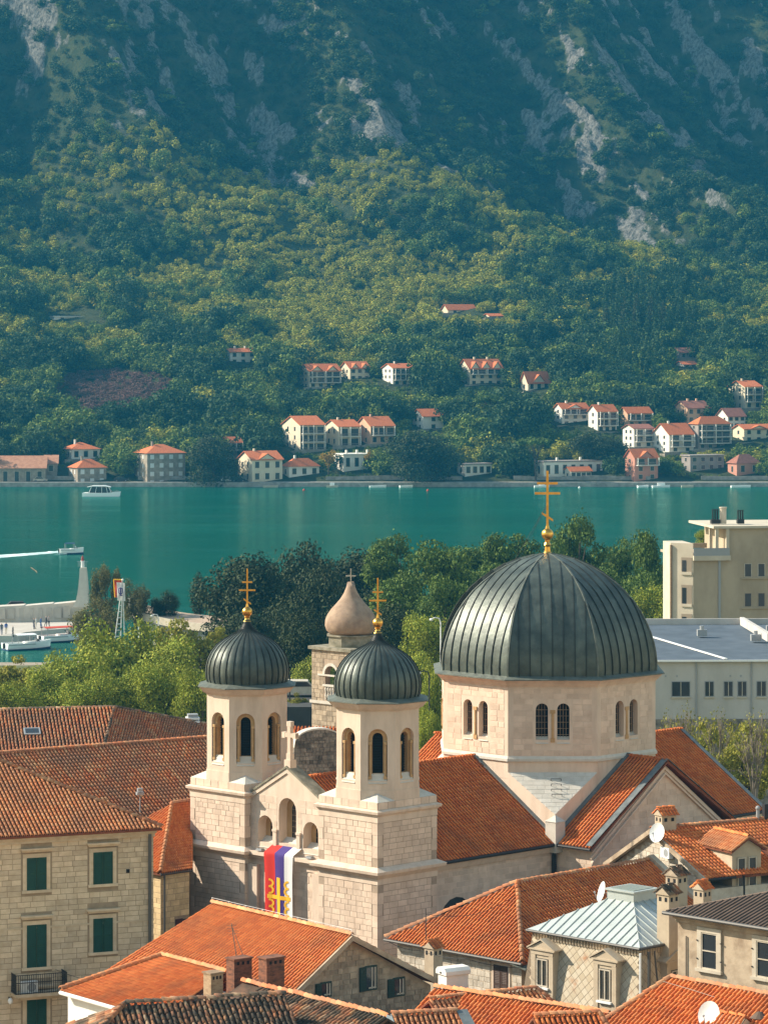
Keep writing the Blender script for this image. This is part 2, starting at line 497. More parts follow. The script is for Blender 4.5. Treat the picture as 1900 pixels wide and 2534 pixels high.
def arch_panel(mb, fr, s0, s1, z0, z1, ops, depth, d=0.0, n=8):
    """wall face with round-headed holes (cx, hw, zb, zspring) and their reveals"""
    P = fr.P
    ops = sorted(ops); s = s0
    for (cx, hw, zb, zs) in ops:
        mb.poly([P(s, z0, d), P(cx - hw, z0, d), P(cx - hw, z1, d), P(s, z1, d)])
        if zb > z0: mb.poly([P(cx - hw, z0, d), P(cx + hw, z0, d), P(cx + hw, zb, d), P(cx - hw, zb, d)])
        a = arch_pts(cx, hw, zb, zs, n)
        ar = a[1:-1]
        for i in range(len(ar) - 1):
            mb.poly([P(*ar[i], d), P(*ar[i + 1], d), P(ar[i + 1][0], z1, d), P(ar[i][0], z1, d)])
        for i in range(len(a)):
            q0, q1 = a[i], a[(i + 1) % len(a)]
            mb.poly([P(*q0, d), P(*q1, d), P(*q1, d - depth), P(*q0, d - depth)])
        s = cx + hw
    mb.poly([P(s, z0, d), P(s1, z0, d), P(s1, z1, d), P(s, z1, d)])
def arch_fill(mb, fr, cx, hw, zb, zs, d, n=8):
    mb.poly([fr.P(*q, d) for q in arch_pts(cx, hw, zb, zs, n)])
# ------------------------------------------------------------------ setting: ground, sea, hillside
GZ = 2.5
M_ground = mat('town_paving', (0.36, 0.30, 0.23), (0.27, 0.225, 0.17), 0.4, 0.9, 0.3, 5)
mb = MB()
mb.extr([(-420, -60, GZ - 6), (420, -60, GZ - 6), (420, 470, GZ - 6), (60, 470, GZ - 6), (10, 452, GZ - 6), (-26, 448, GZ - 6), (-44, 436, GZ - 6), (-120, 436, GZ - 6), (-420, 436, GZ - 6)], (0, 0, 6))
g = mb.build('ground', M_ground); props(g, kind='structure')
M_park = mat('park_grass', (0.085, 0.105, 0.035), (0.16, 0.14, 0.08), .12, .95, .4, 2)
mb = MB(); mb.poly([(-400, 236, GZ + .006), (400, 236, GZ + .006), (400, 462, GZ + .006), (64, 462, GZ + .006), (12, 446, GZ + .006), (-26, 442, GZ + .006), (-46, 432, GZ + .006), (-400, 432, GZ + .006)])
props(mb.build('park_lawn', M_park), kind='structure')
mb = MB()
mb.box(-900, 900, -80, 2200, -9.5, -8.5)
props(mb.build('sea_bed', M_ground), kind='structure')

def sea_material():
    m = bpy.data.materials.new('sea_water'); m.use_nodes = True
    nt = m.node_tree; N, L = nt.nodes, nt.links
    N.remove(N['Principled BSDF']); out = N['Material Output']
    geo = N.new('ShaderNodeNewGeometry')
    def nz(st, detail, rough=.5):
        v = N.new('ShaderNodeVectorMath'); v.operation = 'MULTIPLY'; v.inputs[1].default_value = st; L.new(geo.outputs['Position'], v.inputs[0])
        n = N.new('ShaderNodeTexNoise'); n.inputs['Scale'].default_value = 1.0; n.inputs['Detail'].default_value = detail; n.inputs['Roughness'].default_value = rough
        L.new(v.outputs[0], n.inputs['Vector']); return n.outputs[0]
    mx = N.new('ShaderNodeMix'); mx.data_type = 'RGBA'
    L.new(nz((.006, .02, 1), 3), mx.inputs[0])
    mx.inputs[6].default_value = (0.003, 0.070, 0.050, 1); mx.inputs[7].default_value = (0.004, 0.115, 0.080, 1)
    df = N.new('ShaderNodeBsdfDiffuse'); L.new(mx.outputs[2], df.inputs[0])
    gl = N.new('ShaderNodeBsdfGlossy'); gl.inputs['Color'].default_value = (0.55, 0.84, 0.76, 1)
    mr = N.new('ShaderNodeMapRange'); mr.inputs[1].default_value = .35; mr.inputs[2].default_value = .65; mr.inputs[3].default_value = .04; mr.inputs[4].default_value = .15
    L.new(nz((.010, .09, 1), 5), mr.inputs[0]); L.new(mr.outputs[0], gl.inputs['Roughness'])
    bp = N.new('ShaderNodeBump'); bp.inputs['Strength'].default_value = 0.4; bp.inputs['Distance'].default_value = 0.2
    L.new(nz((.14, .5, 1), 7, .72), bp.inputs['Height']); L.new(bp.outputs[0], gl.inputs['Normal']); L.new(bp.outputs[0], df.inputs['Normal'])
    ms = N.new('ShaderNodeMixShader'); ms.inputs[0].default_value = .5
    L.new(df.outputs[0], ms.inputs[1]); L.new(gl.outputs[0], ms.inputs[2]); L.new(ms.outputs[0], out.inputs[0])
    return m
M_sea = sea_material()
mb = MB()
mb.poly([(-700, 380, 0), (700, 380, 0), (700, 1010, 0), (-700, 1010, 0)])
props(mb.build('sea', M_sea), kind='structure')

PROF = [(-150, 1632), (0, 1582), (100, 1552), (200, 1520), (300, 1487), (400, 1452), (500, 1412), (600, 1362), (700, 1297), (800, 1227),
        (900, 1160), (1000, 1100), (1100, 1045), (1165, 1013), (1196, 1000)]
PY = np.array([y for v, y in PROF][::-1]); PZ = np.array([zv(v, y) for v, y in PROF][::-1])
PV = np.array([v for v, y in PROF][::1][::-1], float)
def smooth(a, b, x):
    t = min(max((x - a) / (b - a), 0), 1); return t * t * (3 - 2 * t)
def ridged(x, y, wl, seed):
    n = noise.noise(Vector((x / wl + seed, y / wl - seed, seed)))
    return 1 - 2 * abs(n)
def terr(x, y):
    z = float(np.interp(y, PY, PZ))
    if y > 1632: z += (y - 1632) * 0.55
    m = smooth(1285, 1420, y)
    h = smooth(1010, 1080, y)
    if h > 0:
        z += h * (3.0 * noise.noise(Vector((x / 38, y / 38, 3.1))) + 0.8 * noise.noise(Vector((x / 13, y / 13, 7))))
        # terraces on the lower slope
    if m > 0:
        z += smooth(1285, 1600, y) * 0.36 * min(150 - x, 380) + m * (-max(x, -230) * .06)
        wx = 18 * noise.noise(Vector((x / 70, y / 70, 1.7)))
        q = x * 0.88 + y * 0.47 + wx                     # across the spurs
        t = -x * 0.47 + y * 0.88
        ph = (q / 112.0 + 0.10 * math.sin(t / 60) + 0.35) % 1.0
        r1 = (ph / .34 if ph < .34 else (1 - ph) / .66) * 2 - 1      # short sunny flank, long shaded one
        z += m * (19 * r1 + 9 * (ridged(q, t * 0.5, 55, 4.2) - 0.4) + 5 * noise.noise(Vector((q / 22, t / 45, 9))) + 2.2 * noise.noise(Vector((x / 8, y / 8, 2))))
    kn = math.exp(-((x + 35) / 75) ** 2 - ((y - 1345) / 45) ** 2)     # sunlit knoll below the cliffs
    z += 9 * kn
    return z
def rock(x, y):
    """0..1 bare rock"""
    m = smooth(1330, 1430, y)
    if m <= 0: return 0.0
    qx, qt = x * 0.88 + y * 0.47, -x * 0.47 + y * 0.88      # streaks run down the spurs
    n = noise.noise(Vector((qx / 30 + 5, qt / 60, 1))) * 0.55 + noise.noise(Vector((qx / 7, qt / 26, 4))) * 0.5 + noise.noise(Vector((x / 3.2, y / 5, 8))) * 0.25
    gx = (terr(x + 2, y) - terr(x - 2, y)) / 4
    return m * smooth(-0.02, 0.32, n + 0.12 * max(gx, 0))

def hill_material():
    m = bpy.data.materials.new('hillside'); m.use_nodes = True
    nt = m.node_tree; N, L = nt.nodes, nt.links
    bs = N['Principled BSDF']; bs.inputs['Roughness'].default_value = 0.95; bs.inputs['Specular IOR Level'].default_value = 0.1
    geo = N.new('ShaderNodeNewGeometry')
    at = N.new('ShaderNodeAttribute'); at.attribute_name = 'rock'
    n1 = N.new('ShaderNodeTexNoise'); n1.inputs['Scale'].default_value = 0.22; n1.inputs['Detail'].default_value = 8; n1.inputs['Roughness'].default_value = 0.7
    L.new(geo.outputs['Position'], n1.inputs['Vector'])
    r1 = N.new('ShaderNodeMapRange'); r1.inputs[1].default_value = 0.35; r1.inputs[2].default_value = 0.65
    L.new(n1.outputs[0], r1.inputs[0])
    g = N.new('ShaderNodeMix'); g.data_type = 'RGBA'
    g.inputs[6].default_value = (0.035, 0.055, 0.022, 1); g.inputs[7].default_value = (0.085, 0.095, 0.04, 1)
    L.new(r1.outputs[0], g.inputs[0])
    sv = N.new('ShaderNodeVectorMath'); sv.operation = 'MULTIPLY'; sv.inputs[1].default_value = (1, 1, 0.35)
    L.new(geo.outputs['Position'], sv.inputs[0])
    n2 = N.new('ShaderNodeTexNoise'); n2.inputs['Scale'].default_value = 0.7; n2.inputs['Detail'].default_value = 10; n2.inputs['Roughness'].default_value = 0.78
    L.new(sv.outputs[0], n2.inputs['Vector'])
    rk = N.new('ShaderNodeMix'); rk.data_type = 'RGBA'
    rk.inputs[6].default_value = (0.10, 0.10, 0.09, 1); rk.inputs[7].default_value = (0.34, 0.325, 0.295, 1)
    r2 = N.new('ShaderNodeMapRange'); r2.inputs[1].default_value = 0.42; r2.inputs[2].default_value = 0.60
    L.new(n2.outputs[0], r2.inputs[0]); L.new(r2.outputs[0], rk.inputs[0])
    # break the edge of the rock areas
    ad = N.new('ShaderNodeMath'); ad.operation = 'MULTIPLY_ADD'; ad.inputs[1].default_value = 1.0
    L.new(n2.outputs[0], ad.inputs[0]); L.new(at.outputs['Fac'], ad.inputs[2])
    rr = N.new('ShaderNodeMapRange'); rr.inputs[1].default_value = 0.85; rr.inputs[2].default_value = 1.1
    L.new(ad.outputs[0], rr.inputs[0])
    mx = N.new('ShaderNodeMix'); mx.data_type = 'RGBA'
    L.new(rr.outputs[0], mx.inputs[0]); L.new(g.outputs[2], mx.inputs[6]); L.new(rk.outputs[2], mx.inputs[7])
    L.new(mx.outputs[2], bs.inputs['Base Color'])
    bp = N.new('ShaderNodeBump'); bp.inputs['Strength'].default_value = 1.0; bp.inputs['Distance'].default_value = 2.0
    L.new(n2.outputs[0], bp.inputs['Height']); L.new(bp.outputs[0], bs.inputs['Normal'])
    return m
def crag(x, y):
    qx, qt = x * 0.88 + y * 0.47, -x * 0.47 + y * 0.88
    a = 1 - 2 * abs(noise.noise(Vector((qx / 4.2, qt / 15, 3))))
    b = 1 - 2 * abs(noise.noise(Vector((qx / 1.9, qt / 6, 13))))
    return 2.3 * a + 1.2 * b + .8 * noise.noise(Vector((x / 1.3, y / 2, 6)))
def build_hill():
    xs = np.concatenate([np.linspace(-600, -215, 26, endpoint=False), np.linspace(-215, 215, 380), np.linspace(217, 600, 26)])
    ys = np.concatenate([np.linspace(1000, 1300, 70, endpoint=False), np.linspace(1300, 1620, 300, endpoint=False), np.linspace(1620, 1700, 16)])
    V = np.zeros((len(ys), len(xs), 3)); R = np.zeros((len(ys), len(xs)))
    for j, y in enumerate(ys):
        for i, x in enumerate(xs):
            z = terr(x, y)
            if y > 1330 and abs(x) < 216:
                r = rock(x, y); R[j, i] = r
                if r > .02: z += r * crag(x, y)
            V[j, i] = (x, y, z)
    nx, ny = len(xs), len(ys)
    I = np.arange(nx * ny).reshape(ny, nx)
    Fq = np.stack([I[:-1, :-1], I[:-1, 1:], I[1:, 1:], I[1:, :-1]], -1).reshape(-1, 4)
    me = npmesh('hillside', V.reshape(-1, 3), Fq, hill_material(), True)
    a = me.attributes.new('rock', 'FLOAT', 'POINT'); a.data.foreach_set('value', R.ravel().astype(np.float32))
    props(link('hillside', me), kind='structure')
build_hill()
# the far shore road on its sea wall
M_seawall = mat('sea_wall_stone', (0.33, 0.31, 0.28), (0.20, 0.185, 0.16), 0.6, 0.9, 0.5, 3)
mb = MB()
mb.box(-600, 600, 996.0, 1003.5, -8, 1.35)
props(mb.build('far_quay', M_seawall), kind='structure')
mb = MB()
for k in range(60):
    x0 = -150 + k * 5.1
    if (k * 7919) % 11 < 8:
        mb.box(x0, x0 + 5.12, 1003.4, 1004.0, 1.0, 2.9 + 0.5 * noise.noise(Vector((k * .4, 0, 0))))
w = mb.build('garden_wall', M_seawall, origin=(0, 1003.7, 1.3))
props(w, 'long low stone garden wall along the far shore road', 'wall')
# ------------------------------------------------------------------ the church with two bell towers and the great dome
CX, CY0 = -0.34, 180.0
AV, BV = D2(45), D2(135)
def CP(a, b, z=0.0):
    p = Vector((CX, CY0, 0)) + AV * a + BV * b
    return Vector((p.x, p.y, z))
church = thing('church', 'pale stone church with dark central dome, two domed bell towers and red tiled roofs', 'church', CP(7, 7.525, GZ))
TW = 4.55
stones = []
W_DOME = CP(21.82, 7.525)
AP = 6.25
def octo(c, ap, ang0=22.5):
    R = ap / math.cos(math.pi / 8)
    return [(c[0] + R * math.cos(math.radians(ang0 + 45 * i)), c[1] + R * math.sin(math.radians(ang0 + 45 * i))) for i in range(8)]

def gold_cross(parent, c, z0, ball_z, ball_r, top, arms, th):
    """finial: lathe foot, ball, then a three-bar cross seen square on; arms = (z, half width, slope)"""
    cr = MB()
    cr.lathe([(ball_r * .75, z0 - c[2]), (ball_r * .5, z0 + .12 - c[2]), (ball_r * .42, z0 + (ball_z - z0) * .35 - c[2]), (ball_r * .62, z0 + (ball_z - z0) * .45 - c[2]),
              (ball_r * .4, z0 + (ball_z - z0) * .58 - c[2]), (ball_r * .45, ball_z - ball_r * .9 - c[2])], c, 14)
    cr.ball((c[0], c[1], ball_z), ball_r, 18)
    cr.lathe([(th * 1.9, 0), (th * 1.2, .2), (th, .3)], (c[0], c[1], ball_z + ball_r * .9), 10)
    cr.box(c[0] - th, c[0] + th, c[1] - th, c[1] + th, ball_z + ball_r, top)
    for z, hw, sl in arms:
        cr.hexa([(c[0] + sx * hw, c[1] + sy * th * .8, z + dz - sx * sl) for dz in (-th, th) for sx, sy in ((-1, -1), (1, -1), (1, 1), (-1, 1))])
    return cr.build('cross', M_gold, parent, smooth=False)

def round_dome(parent, c, prof, nseg=32):
    core = MB(); core.lathe([(max(r - .03, .01), z) for r, z in prof], (c[0], c[1], 0), nseg * 2)
    d = core.build('dome', M_seam, parent, smooth=True)
    da = math.pi / nseg
    pts = []; fs = []
    for r, z in prof:
        for t, k in ((-0.94, 0.995), (-0.4, 1.006), (0.4, 1.006), (0.94, 0.995)):
            pts.append((r * k * math.cos(t * da), r * k * math.sin(t * da), z))
    for j in range(len(prof) - 1):
        for i in range(3): fs.append([j * 4 + i, j * 4 + i + 1, j * 4 + i + 5, j * 4 + i + 4])
    pm = bpy.data.meshes.new('panel'); pm.from_pydata(pts, [], fs); pm.materials.append(M_dome)
    pm.polygons.foreach_set('use_smooth', [True] * len(fs)); pm.update()
    sm = MB(); w = 0.015
    for j in range(len(prof) - 1):
        (r0, z0), (r1, z1) = prof[j], prof[j + 1]
        h = 0.042
        sm.hexa([(r0 - .02, -w, z0), (r0 + h, -w, z0 + .01), (r0 + h, w, z0 + .01), (r0 - .02, w, z0), (r1 - .02, -w, z1), (r1 + h, -w, z1 + .01), (r1 + h, w, z1 + .01), (r1 - .02, w, z1)])
    sme = bpy.data.meshes.new('seam'); sme.from_pydata([tuple(p) for p in sm.v], [], sm.f); sme.materials.append(M_seam); sme.update()
    T = Matrix.Translation((c[0], c[1], 0))
    for k in range(nseg):
        link('panel', pm, d, T @ Matrix.Rotation(2 * da * k, 4, 'Z'))
        link('seam', sme, d, T @ Matrix.Rotation(2 * da * (k + .5), 4, 'Z'))
    return d

DP = [(2.24, 25.30), (2.33, 25.55), (2.37, 25.9), (2.35, 26.25), (2.25, 26.65), (2.05, 27.05), (1.76, 27.42), (1.38, 27.72), (0.98, 27.95), (0.62, 28.13), (0.36, 28.33), (0.2, 28.6), (0.13, 28.85)]
def bell_tower(b0, dz=0.0):
    body = MB()
    q = [CP(0, b0), CP(TW, b0), CP(TW, b0 + TW), CP(0, b0 + TW)]
    body.prism(q, GZ - .3, 19.9 + dz)
    c = CP(TW / 2, b0 + TW / 2)
    tw = body.build('bell_tower', M_mortar, church)
    # corner broaches between square and octagon
    br = MB(); k = TW * (1 - math.tan(math.pi / 8)) / 2
    for sa, sb in ((0, 0), (1, 0), (1, 1), (0, 1)):
        ca, cb = sa * TW, b0 + sb * TW
        ia, ib = (1 if sa == 0 else -1), (1 if sb == 0 else -1)
        C0, P1, P2 = CP(ca, cb, 19.9 + dz), CP(ca + ia * k, cb, 19.9 + dz), CP(ca, cb + ib * k, 19.9 + dz)
        Mid = CP(ca + ia * k / 2, cb + ib * k / 2, 20.28 + dz)
        br = MB(); br._add([C0, P1, P2, Mid], [[0, 1, 3], [0, 3, 2], [1, 2, 3], [0, 2, 1]])
        br.build('corner_cap', M_broach, tw)
    faces = [Fr(CP(0, b0), BV, -AV), Fr(CP(0, b0), AV, -BV), Fr(CP(TW, b0 + TW), -BV, AV), Fr(CP(TW, b0 + TW), -AV, BV)]
    for fi, fr in enumerate(faces):
        if fi < 2:
            q_ = MB()
            for s0, s1 in ((0, .42), (TW - .42, TW)):
                z = 7.0
                i = 0
                while z < 19.0:
                    h = .62
                    if not (15.3 < z + h and z < 16.4): q_ = MB(); q_.fbox(fr, s0 + (.0 if s0 == 0 else (.08 if i % 2 else 0)), s1 - (.0 if s0 else (.08 if i % 2 else 0)), z, min(z + h - .018, 18.8), -.01, .017); q_.build('quoin', M_church, tw)
                    z += h; i += 1
            ashlar(stones, fr, .43, TW - .43, 7.0 + dz, 15.46 + dz, seed=int(b0) + fi)
            ashlar(stones, fr, .43, TW - .43, 16.42 + dz, 18.8 + dz, seed=int(b0) + fi + 7)
            ashlar(stones, fr, 0.0, TW, 19.5 + dz, 19.9 + dz, rh=(.4, .4), bl=(.5, .9), seed=int(b0) + fi + 17)
    def ring(z0, z1, o0, o1):
        m = MB()
        lo = [CP(-o0, b0 - o0, z0), CP(TW + o0, b0 - o0, z0), CP(TW + o0, b0 + TW + o0, z0), CP(-o0, b0 + TW + o0, z0)]
        hi = [CP(-o1, b0 - o1, z1), CP(TW + o1, b0 - o1, z1), CP(TW + o1, b0 + TW + o1, z1), CP(-o1, b0 + TW + o1, z1)]
        return lo + hi
    cn = MB()
    cn.hexa(ring(15.49 + dz, 15.80 + dz, .035, .035)); cn.hexa(ring(15.80 + dz, 16.02 + dz, .06, .24)); cn.hexa(ring(16.02 + dz, 16.06 + dz, .28, .28)); cn.hexa(ring(16.06 + dz, 16.22 + dz, .36, .40)); cn.hexa(ring(16.22 + dz, 16.42 + dz, .40, .0))
    cn.build('cornice', M_trim, tw)
    cn = MB()
    cn.hexa(ring(18.82 + dz, 19.16 + dz, .03, .03)); cn.hexa(ring(19.16 + dz, 19.28 + dz, .05, .13)); cn.hexa(ring(19.28 + dz, 19.42 + dz, .19, .22)); cn.hexa(ring(19.42 + dz, 19.50 + dz, .22, .03))
    cn.build('cornice', M_trim, tw)
    # belfry octagon
    bel = MB(); jam = MB(); cap_ = 2.235; hw = cap_ * math.tan(math.pi / 8)
    lou = []
    for kf in range(8):
        n = D2(-90 + 45 * kf); ex = D2(45 * kf)
        fr = Fr(c + n * cap_, ex, n)
        arch_panel(bel, fr, -hw, hw, 19.85 + dz, 24.95 + dz, [(0, .52, 20.95 + dz, 23.24 + dz)], .20)
        arch_panel(jam, fr, -.52, .52, 20.95 + dz, 23.76 + dz, [(0, .285, 21.33 + dz, 23.25 + dz)], .34, d=-.20)
        l = MB(); arch_fill(l, fr, 0, .285, 21.33 + dz, 23.25 + dz, -.52)
        for i in range(14): l.fbox(fr, -.28, .28, 21.4 + dz + i * .14, 21.45 + dz + i * .14, -.5, -.44)
        lou.append(l)
        s = MB(); s.extr([fr.P(-.5, 20.95 + dz, -.2), fr.P(-.5, 20.80 + dz, .035), fr.P(-.5, 21.34 + dz, -.21)], ex * 1.0)
        lou.append(('sill', s))
        colm = MB()
        for sx in (-1, 1):
            colm.tube([fr.P(sx * .41, 21.2 + dz, -.11), fr.P(sx * .41, 22.9 + dz, -.11)], .065, 8)
            colm.fbox(fr, sx * .41 - .09, sx * .41 + .09, 22.9 + dz, 23.05 + dz, -.19, -.03)
            colm.fbox(fr, sx * .41 - .09, sx * .41 + .09, 21.05 + dz, 21.2 + dz, -.19, -.03)
        lou.append(('column', colm))
    bo = bel.build('belfry', M_trim, church)
    jam.build('window_reveal', M_orst, bo)
    for l in lou:
        if isinstance(l, tuple): l[1].build(l[0], M_broach if l[0] == 'sill' else M_orst, bo)
        else: l.build('louvre', M_dark, bo)
    pl = MB(); pl.prism(octo(c, 2.27), 19.85 + dz, 20.45 + dz); pl.build('plinth', M_trim, bo)
    pl = MB()
    def oring(m, z0, z1, a0, a1):
        lo = octo(c, a0); hi = octo(c, a1)
        m._add([(x, y, z0) for x, y in lo] + [(x, y, z1) for x, y in hi], [list(range(8))[::-1], list(range(8, 16))] + [[i, (i + 1) % 8, 8 + (i + 1) % 8, 8 + i] for i in range(8)])
    oring(pl, 24.72 + dz, 24.82 + dz, 2.27, 2.33); oring(pl, 24.82 + dz, 25.14 + dz, 2.42, 2.68)
    pl.build('eave_cornice', M_trim, bo)
    sk = MB(); oring(sk, 25.14 + dz, 25.19 + dz, 2.74, 2.74); oring(sk, 25.19 + dz, 25.36 + dz, 2.74, 2.2)
    sk.build('eave_skirt', M_verd, bo)
    dm = round_dome(church, c, [(r, z + dz) for r, z in DP])
    gold_cross(church, (c[0], c[1], 0), 28.75 + dz, 29.30 + dz, .29, 31.75 + dz, [(30.98 + dz, .29, 0), (30.52 + dz, .47, 0), (29.98 + dz - .1, .21, .14)], .045)
    return tw
tower_r = bell_tower(0.0)
tower_l = bell_tower(10.5)

# nave, transept and chancel walls
WB0, WB1 = 1.27, 13.78
body = MB()
EZ = 15.75
body.prism([CP(.5, WB0), CP(34.0, WB0), CP(34.0, WB1), CP(.5, WB1)], GZ - .3, EZ)
body.prism([CP(15.57, -1.55), CP(28.07, -1.55), CP(28.07, 16.6), CP(15.57, 16.6)], GZ - .35, EZ + .004)
nave = body.build('nave_wall', M_church, church)
RZ = 20.36
def gable(fr, s0, s1, d, name, m, th=.35, up=0.0):
    mid = (s0 + s1) / 2
    g_ = MB(); g_.extr([fr.P(s0, EZ - .02, d), fr.P(s1, EZ - .02, d), fr.P(mid, RZ - .18 + up, d)], -fr.n * th)
    return g_.build(name, m, nave)
frT = Fr(CP(15.57, -1.55), AV, -BV)
gable(frT, 0, 12.5, .0, 'gable_wall', M_church)
gable(Fr(CP(28.07, 16.6), -AV, BV), 0, 12.5, 0, 'gable_wall', M_church)
gable(Fr(CP(34.0, WB0), BV, AV), 0, 12.51, 0, 'gable_wall', M_church)
ashlar(stones, Fr(CP(.5, WB0), AV, -BV), 4.1, 15.0, 8.0, 15.7, holes=[(5.4, 8.4, 8.0, 13.95)], seed=31)
ashlar(stones, frT, 0, 12.5, 10.0, 20.0, seed=33, keep=lambda s, z: z < EZ - .2 or abs(s - 6.25) < (RZ - .75 - z) / .70, bl=(.5, 1.0), rh=(.34, .42))
ashlar(stones, Fr(CP(15.57, -1.55), BV, -AV), 0, 2.7, 10.0, 15.7, seed=34)
# raking moulding on the transept gable
mm = MB()
for sx in (-1, 1):
    for off, th, pr in ((.55, .16, .09), (.82, .10, .16)):
        p0 = frT.P(6.25 + sx * 6.4, EZ + .25 - off - .1, .0); p1 = frT.P(6.25, RZ - off + .05, .0)
        mm.hexa([p0, p1, p1 + frT.n * pr, p0 + frT.n * pr, p0 + UP * th, p1 + UP * th, p1 + UP * th + frT.n * pr, p0 + UP * th + frT.n * pr])
mm.build('raking_moulding', M_trim, nave)
# lunette in the nave wall
lu = MB(); frN = Fr(CP(.5, WB0), AV, -BV)
arch_panel(lu, frN, 5.3, 8.5, 8.0, 14.0, [(6.9, 1.35, 8.0, 12.5)], .35, d=.028)
lu.build('window_surround', M_trim, nave)
lu = MB(); arch_fill(lu, frN, 6.9, 1.35, 8.0, 12.5, .0045); lu.build('window_glass', M_glass, nave)
# roofs of the four arms
tiles = []; caps = []
OV = .40
roofm = MB(); lead = MB()
pitch = (RZ - 16.02) / (7.525 - (WB0 - OV))
ez = RZ - pitch * (7.525 - (WB0 - OV))
def arm(p0, p1, along_a, c0, first=False):
    """a gable roof between p0 and p1 along one axis, ridge at c0; both slopes"""
    half = 7.525 - (WB0 - OV)
    for sg in (-1, 1):
        if along_a: pts = [CP(p0, c0 + sg * half, ez), CP(p1, c0 + sg * half, ez), CP(p1, c0, RZ), CP(p0, c0, RZ)]
        else: pts = [CP(c0 + sg * half, p0, ez), CP(c0 + sg * half, p1, ez), CP(c0, p1, RZ), CP(c0, p0, RZ)]
        slab(roofm, pts, .12)
        yield pts
def in_tower(o):
    d_ = o - Vector((CX, CY0, 0)); a = d_.dot(AV); b = d_.dot(BV)
    return a < TW + .05 and (b < TW + .05 or b > 10.4)
sk_ = 0
for pts in list(arm(1.0, 15.57, True, 7.525)):
    tile_face(tiles, pts, .25, .37, .25, skip=in_tower, seed=sk_); sk_ += 1
for pts in list(arm(28.07, 34.35, True, 7.525)): tile_face(tiles, pts, .25, .37, .25, seed=sk_); sk_ += 1
for pts in list(arm(-1.85, 1.27, False, 21.82)): tile_face(tiles, pts, .25, .37, .25, seed=sk_); sk_ += 1
for pts in list(arm(13.78, 16.9, False, 21.82)): tile_face(tiles, pts, .25, .37, .25, seed=sk_); sk_ += 1
roof_o = roofm.build('roof', M_under, church)
for p0, p1 in ((CP(1.1, 7.525, RZ + .02), CP(15.5, 7.525, RZ + .02)), (CP(28.1, 7.525, RZ + .02), CP(34.3, 7.525, RZ + .02)), (CP(21.82, -1.4, RZ + .02), CP(21.82, 1.2, RZ + .02)), (CP(21.82, 13.8, RZ + .02), CP(21.82, 16.9, RZ + .02))):
    ridge_line(caps, p0, p1, seed=5, jit=.2)
pieces(roof_o, 'roof_tile', 'low_tile', tiles, M_tile, 300, rect=(1090, 1860, 1500, 2120))
pieces(roof_o, 'ridge_tile', 'ridge', caps, M_tile, 60)
# lead flashings along the verges and gutters
def strip(m, p0, p1, w, up=.07, th=.03):
    p0 = Vector(p0) + UP * up; p1 = Vector(p1) + UP * up; w = Vector(w)
    m.hexa([p0, p1, p1 + w, p0 + w, p0 + UP * th, p1 + UP * th, p1 + w + UP * th, p0 + w + UP * th])
h_ = 7.525 - (WB0 - OV)
for sg in (-1, 1):
    lead = MB(); strip(lead, CP(21.82 + sg * h_, -1.87, ez), CP(21.82, -1.87, RZ), BV * .42, .12); lead.build('flashing', M_lead, roof_o)
    lead = MB(); strip(lead, CP(34.37, 7.525 + sg * h_, ez), CP(34.37, 7.525, RZ), -AV * .3, .10); lead.build('flashing', M_lead, roof_o)
    lead = MB(); strip(lead, CP(21.82 + sg * h_, 1.0, ez), CP(21.82, 1.0, RZ), BV * .3, .13, .10); lead.build('flashing', M_lead, roof_o)
    lead = MB(); strip(lead, CP(15.3, 7.525 + sg * h_, ez), CP(15.3, 7.525, RZ), AV * .28, .13, .06); lead.build('flashing', M_lead, roof_o)
pass
gu = MB()
for p0, p1 in ((CP(4.6, WB0 - OV - .08, ez - .08), CP(15.2, WB0 - OV - .08, ez - .08)), (CP(21.82 - h_ - .08, -1.85, ez - .08), CP(21.82 - h_ - .08, 1.0, ez - .08)), (CP(28.1, WB0 - OV - .08, ez - .08), CP(34.3, WB0 - OV - .08, ez - .08))):
    gu.tube([p0, p1], .085, 8)
gu.tube([CP(15.15, .9, ez - .1), CP(15.3, 1.1, ez - .8), CP(15.3, 1.1, 6)], .13, 8)
gu.build('gutter', M_iron, roof_o)
em = MB()
for p0, p1, d_ in ((CP(4.6, WB0, 0), CP(15.5, WB0, 0), -BV), (CP(28.07, WB0, 0), CP(34.0, WB0, 0), -BV)):
    p0 = Vector((p0.x, p0.y, 15.45)); p1 = Vector((p1.x, p1.y, 15.45))
    em.hexa([p0, p1, p1 + d_ * .12, p0 + d_ * .12, p0 + UP * .35, p1 + UP * .35, p1 + d_ * .3 + UP * .35, p0 + d_ * .3 + UP * .35])
em.build('eave_moulding', M_trim, nave)

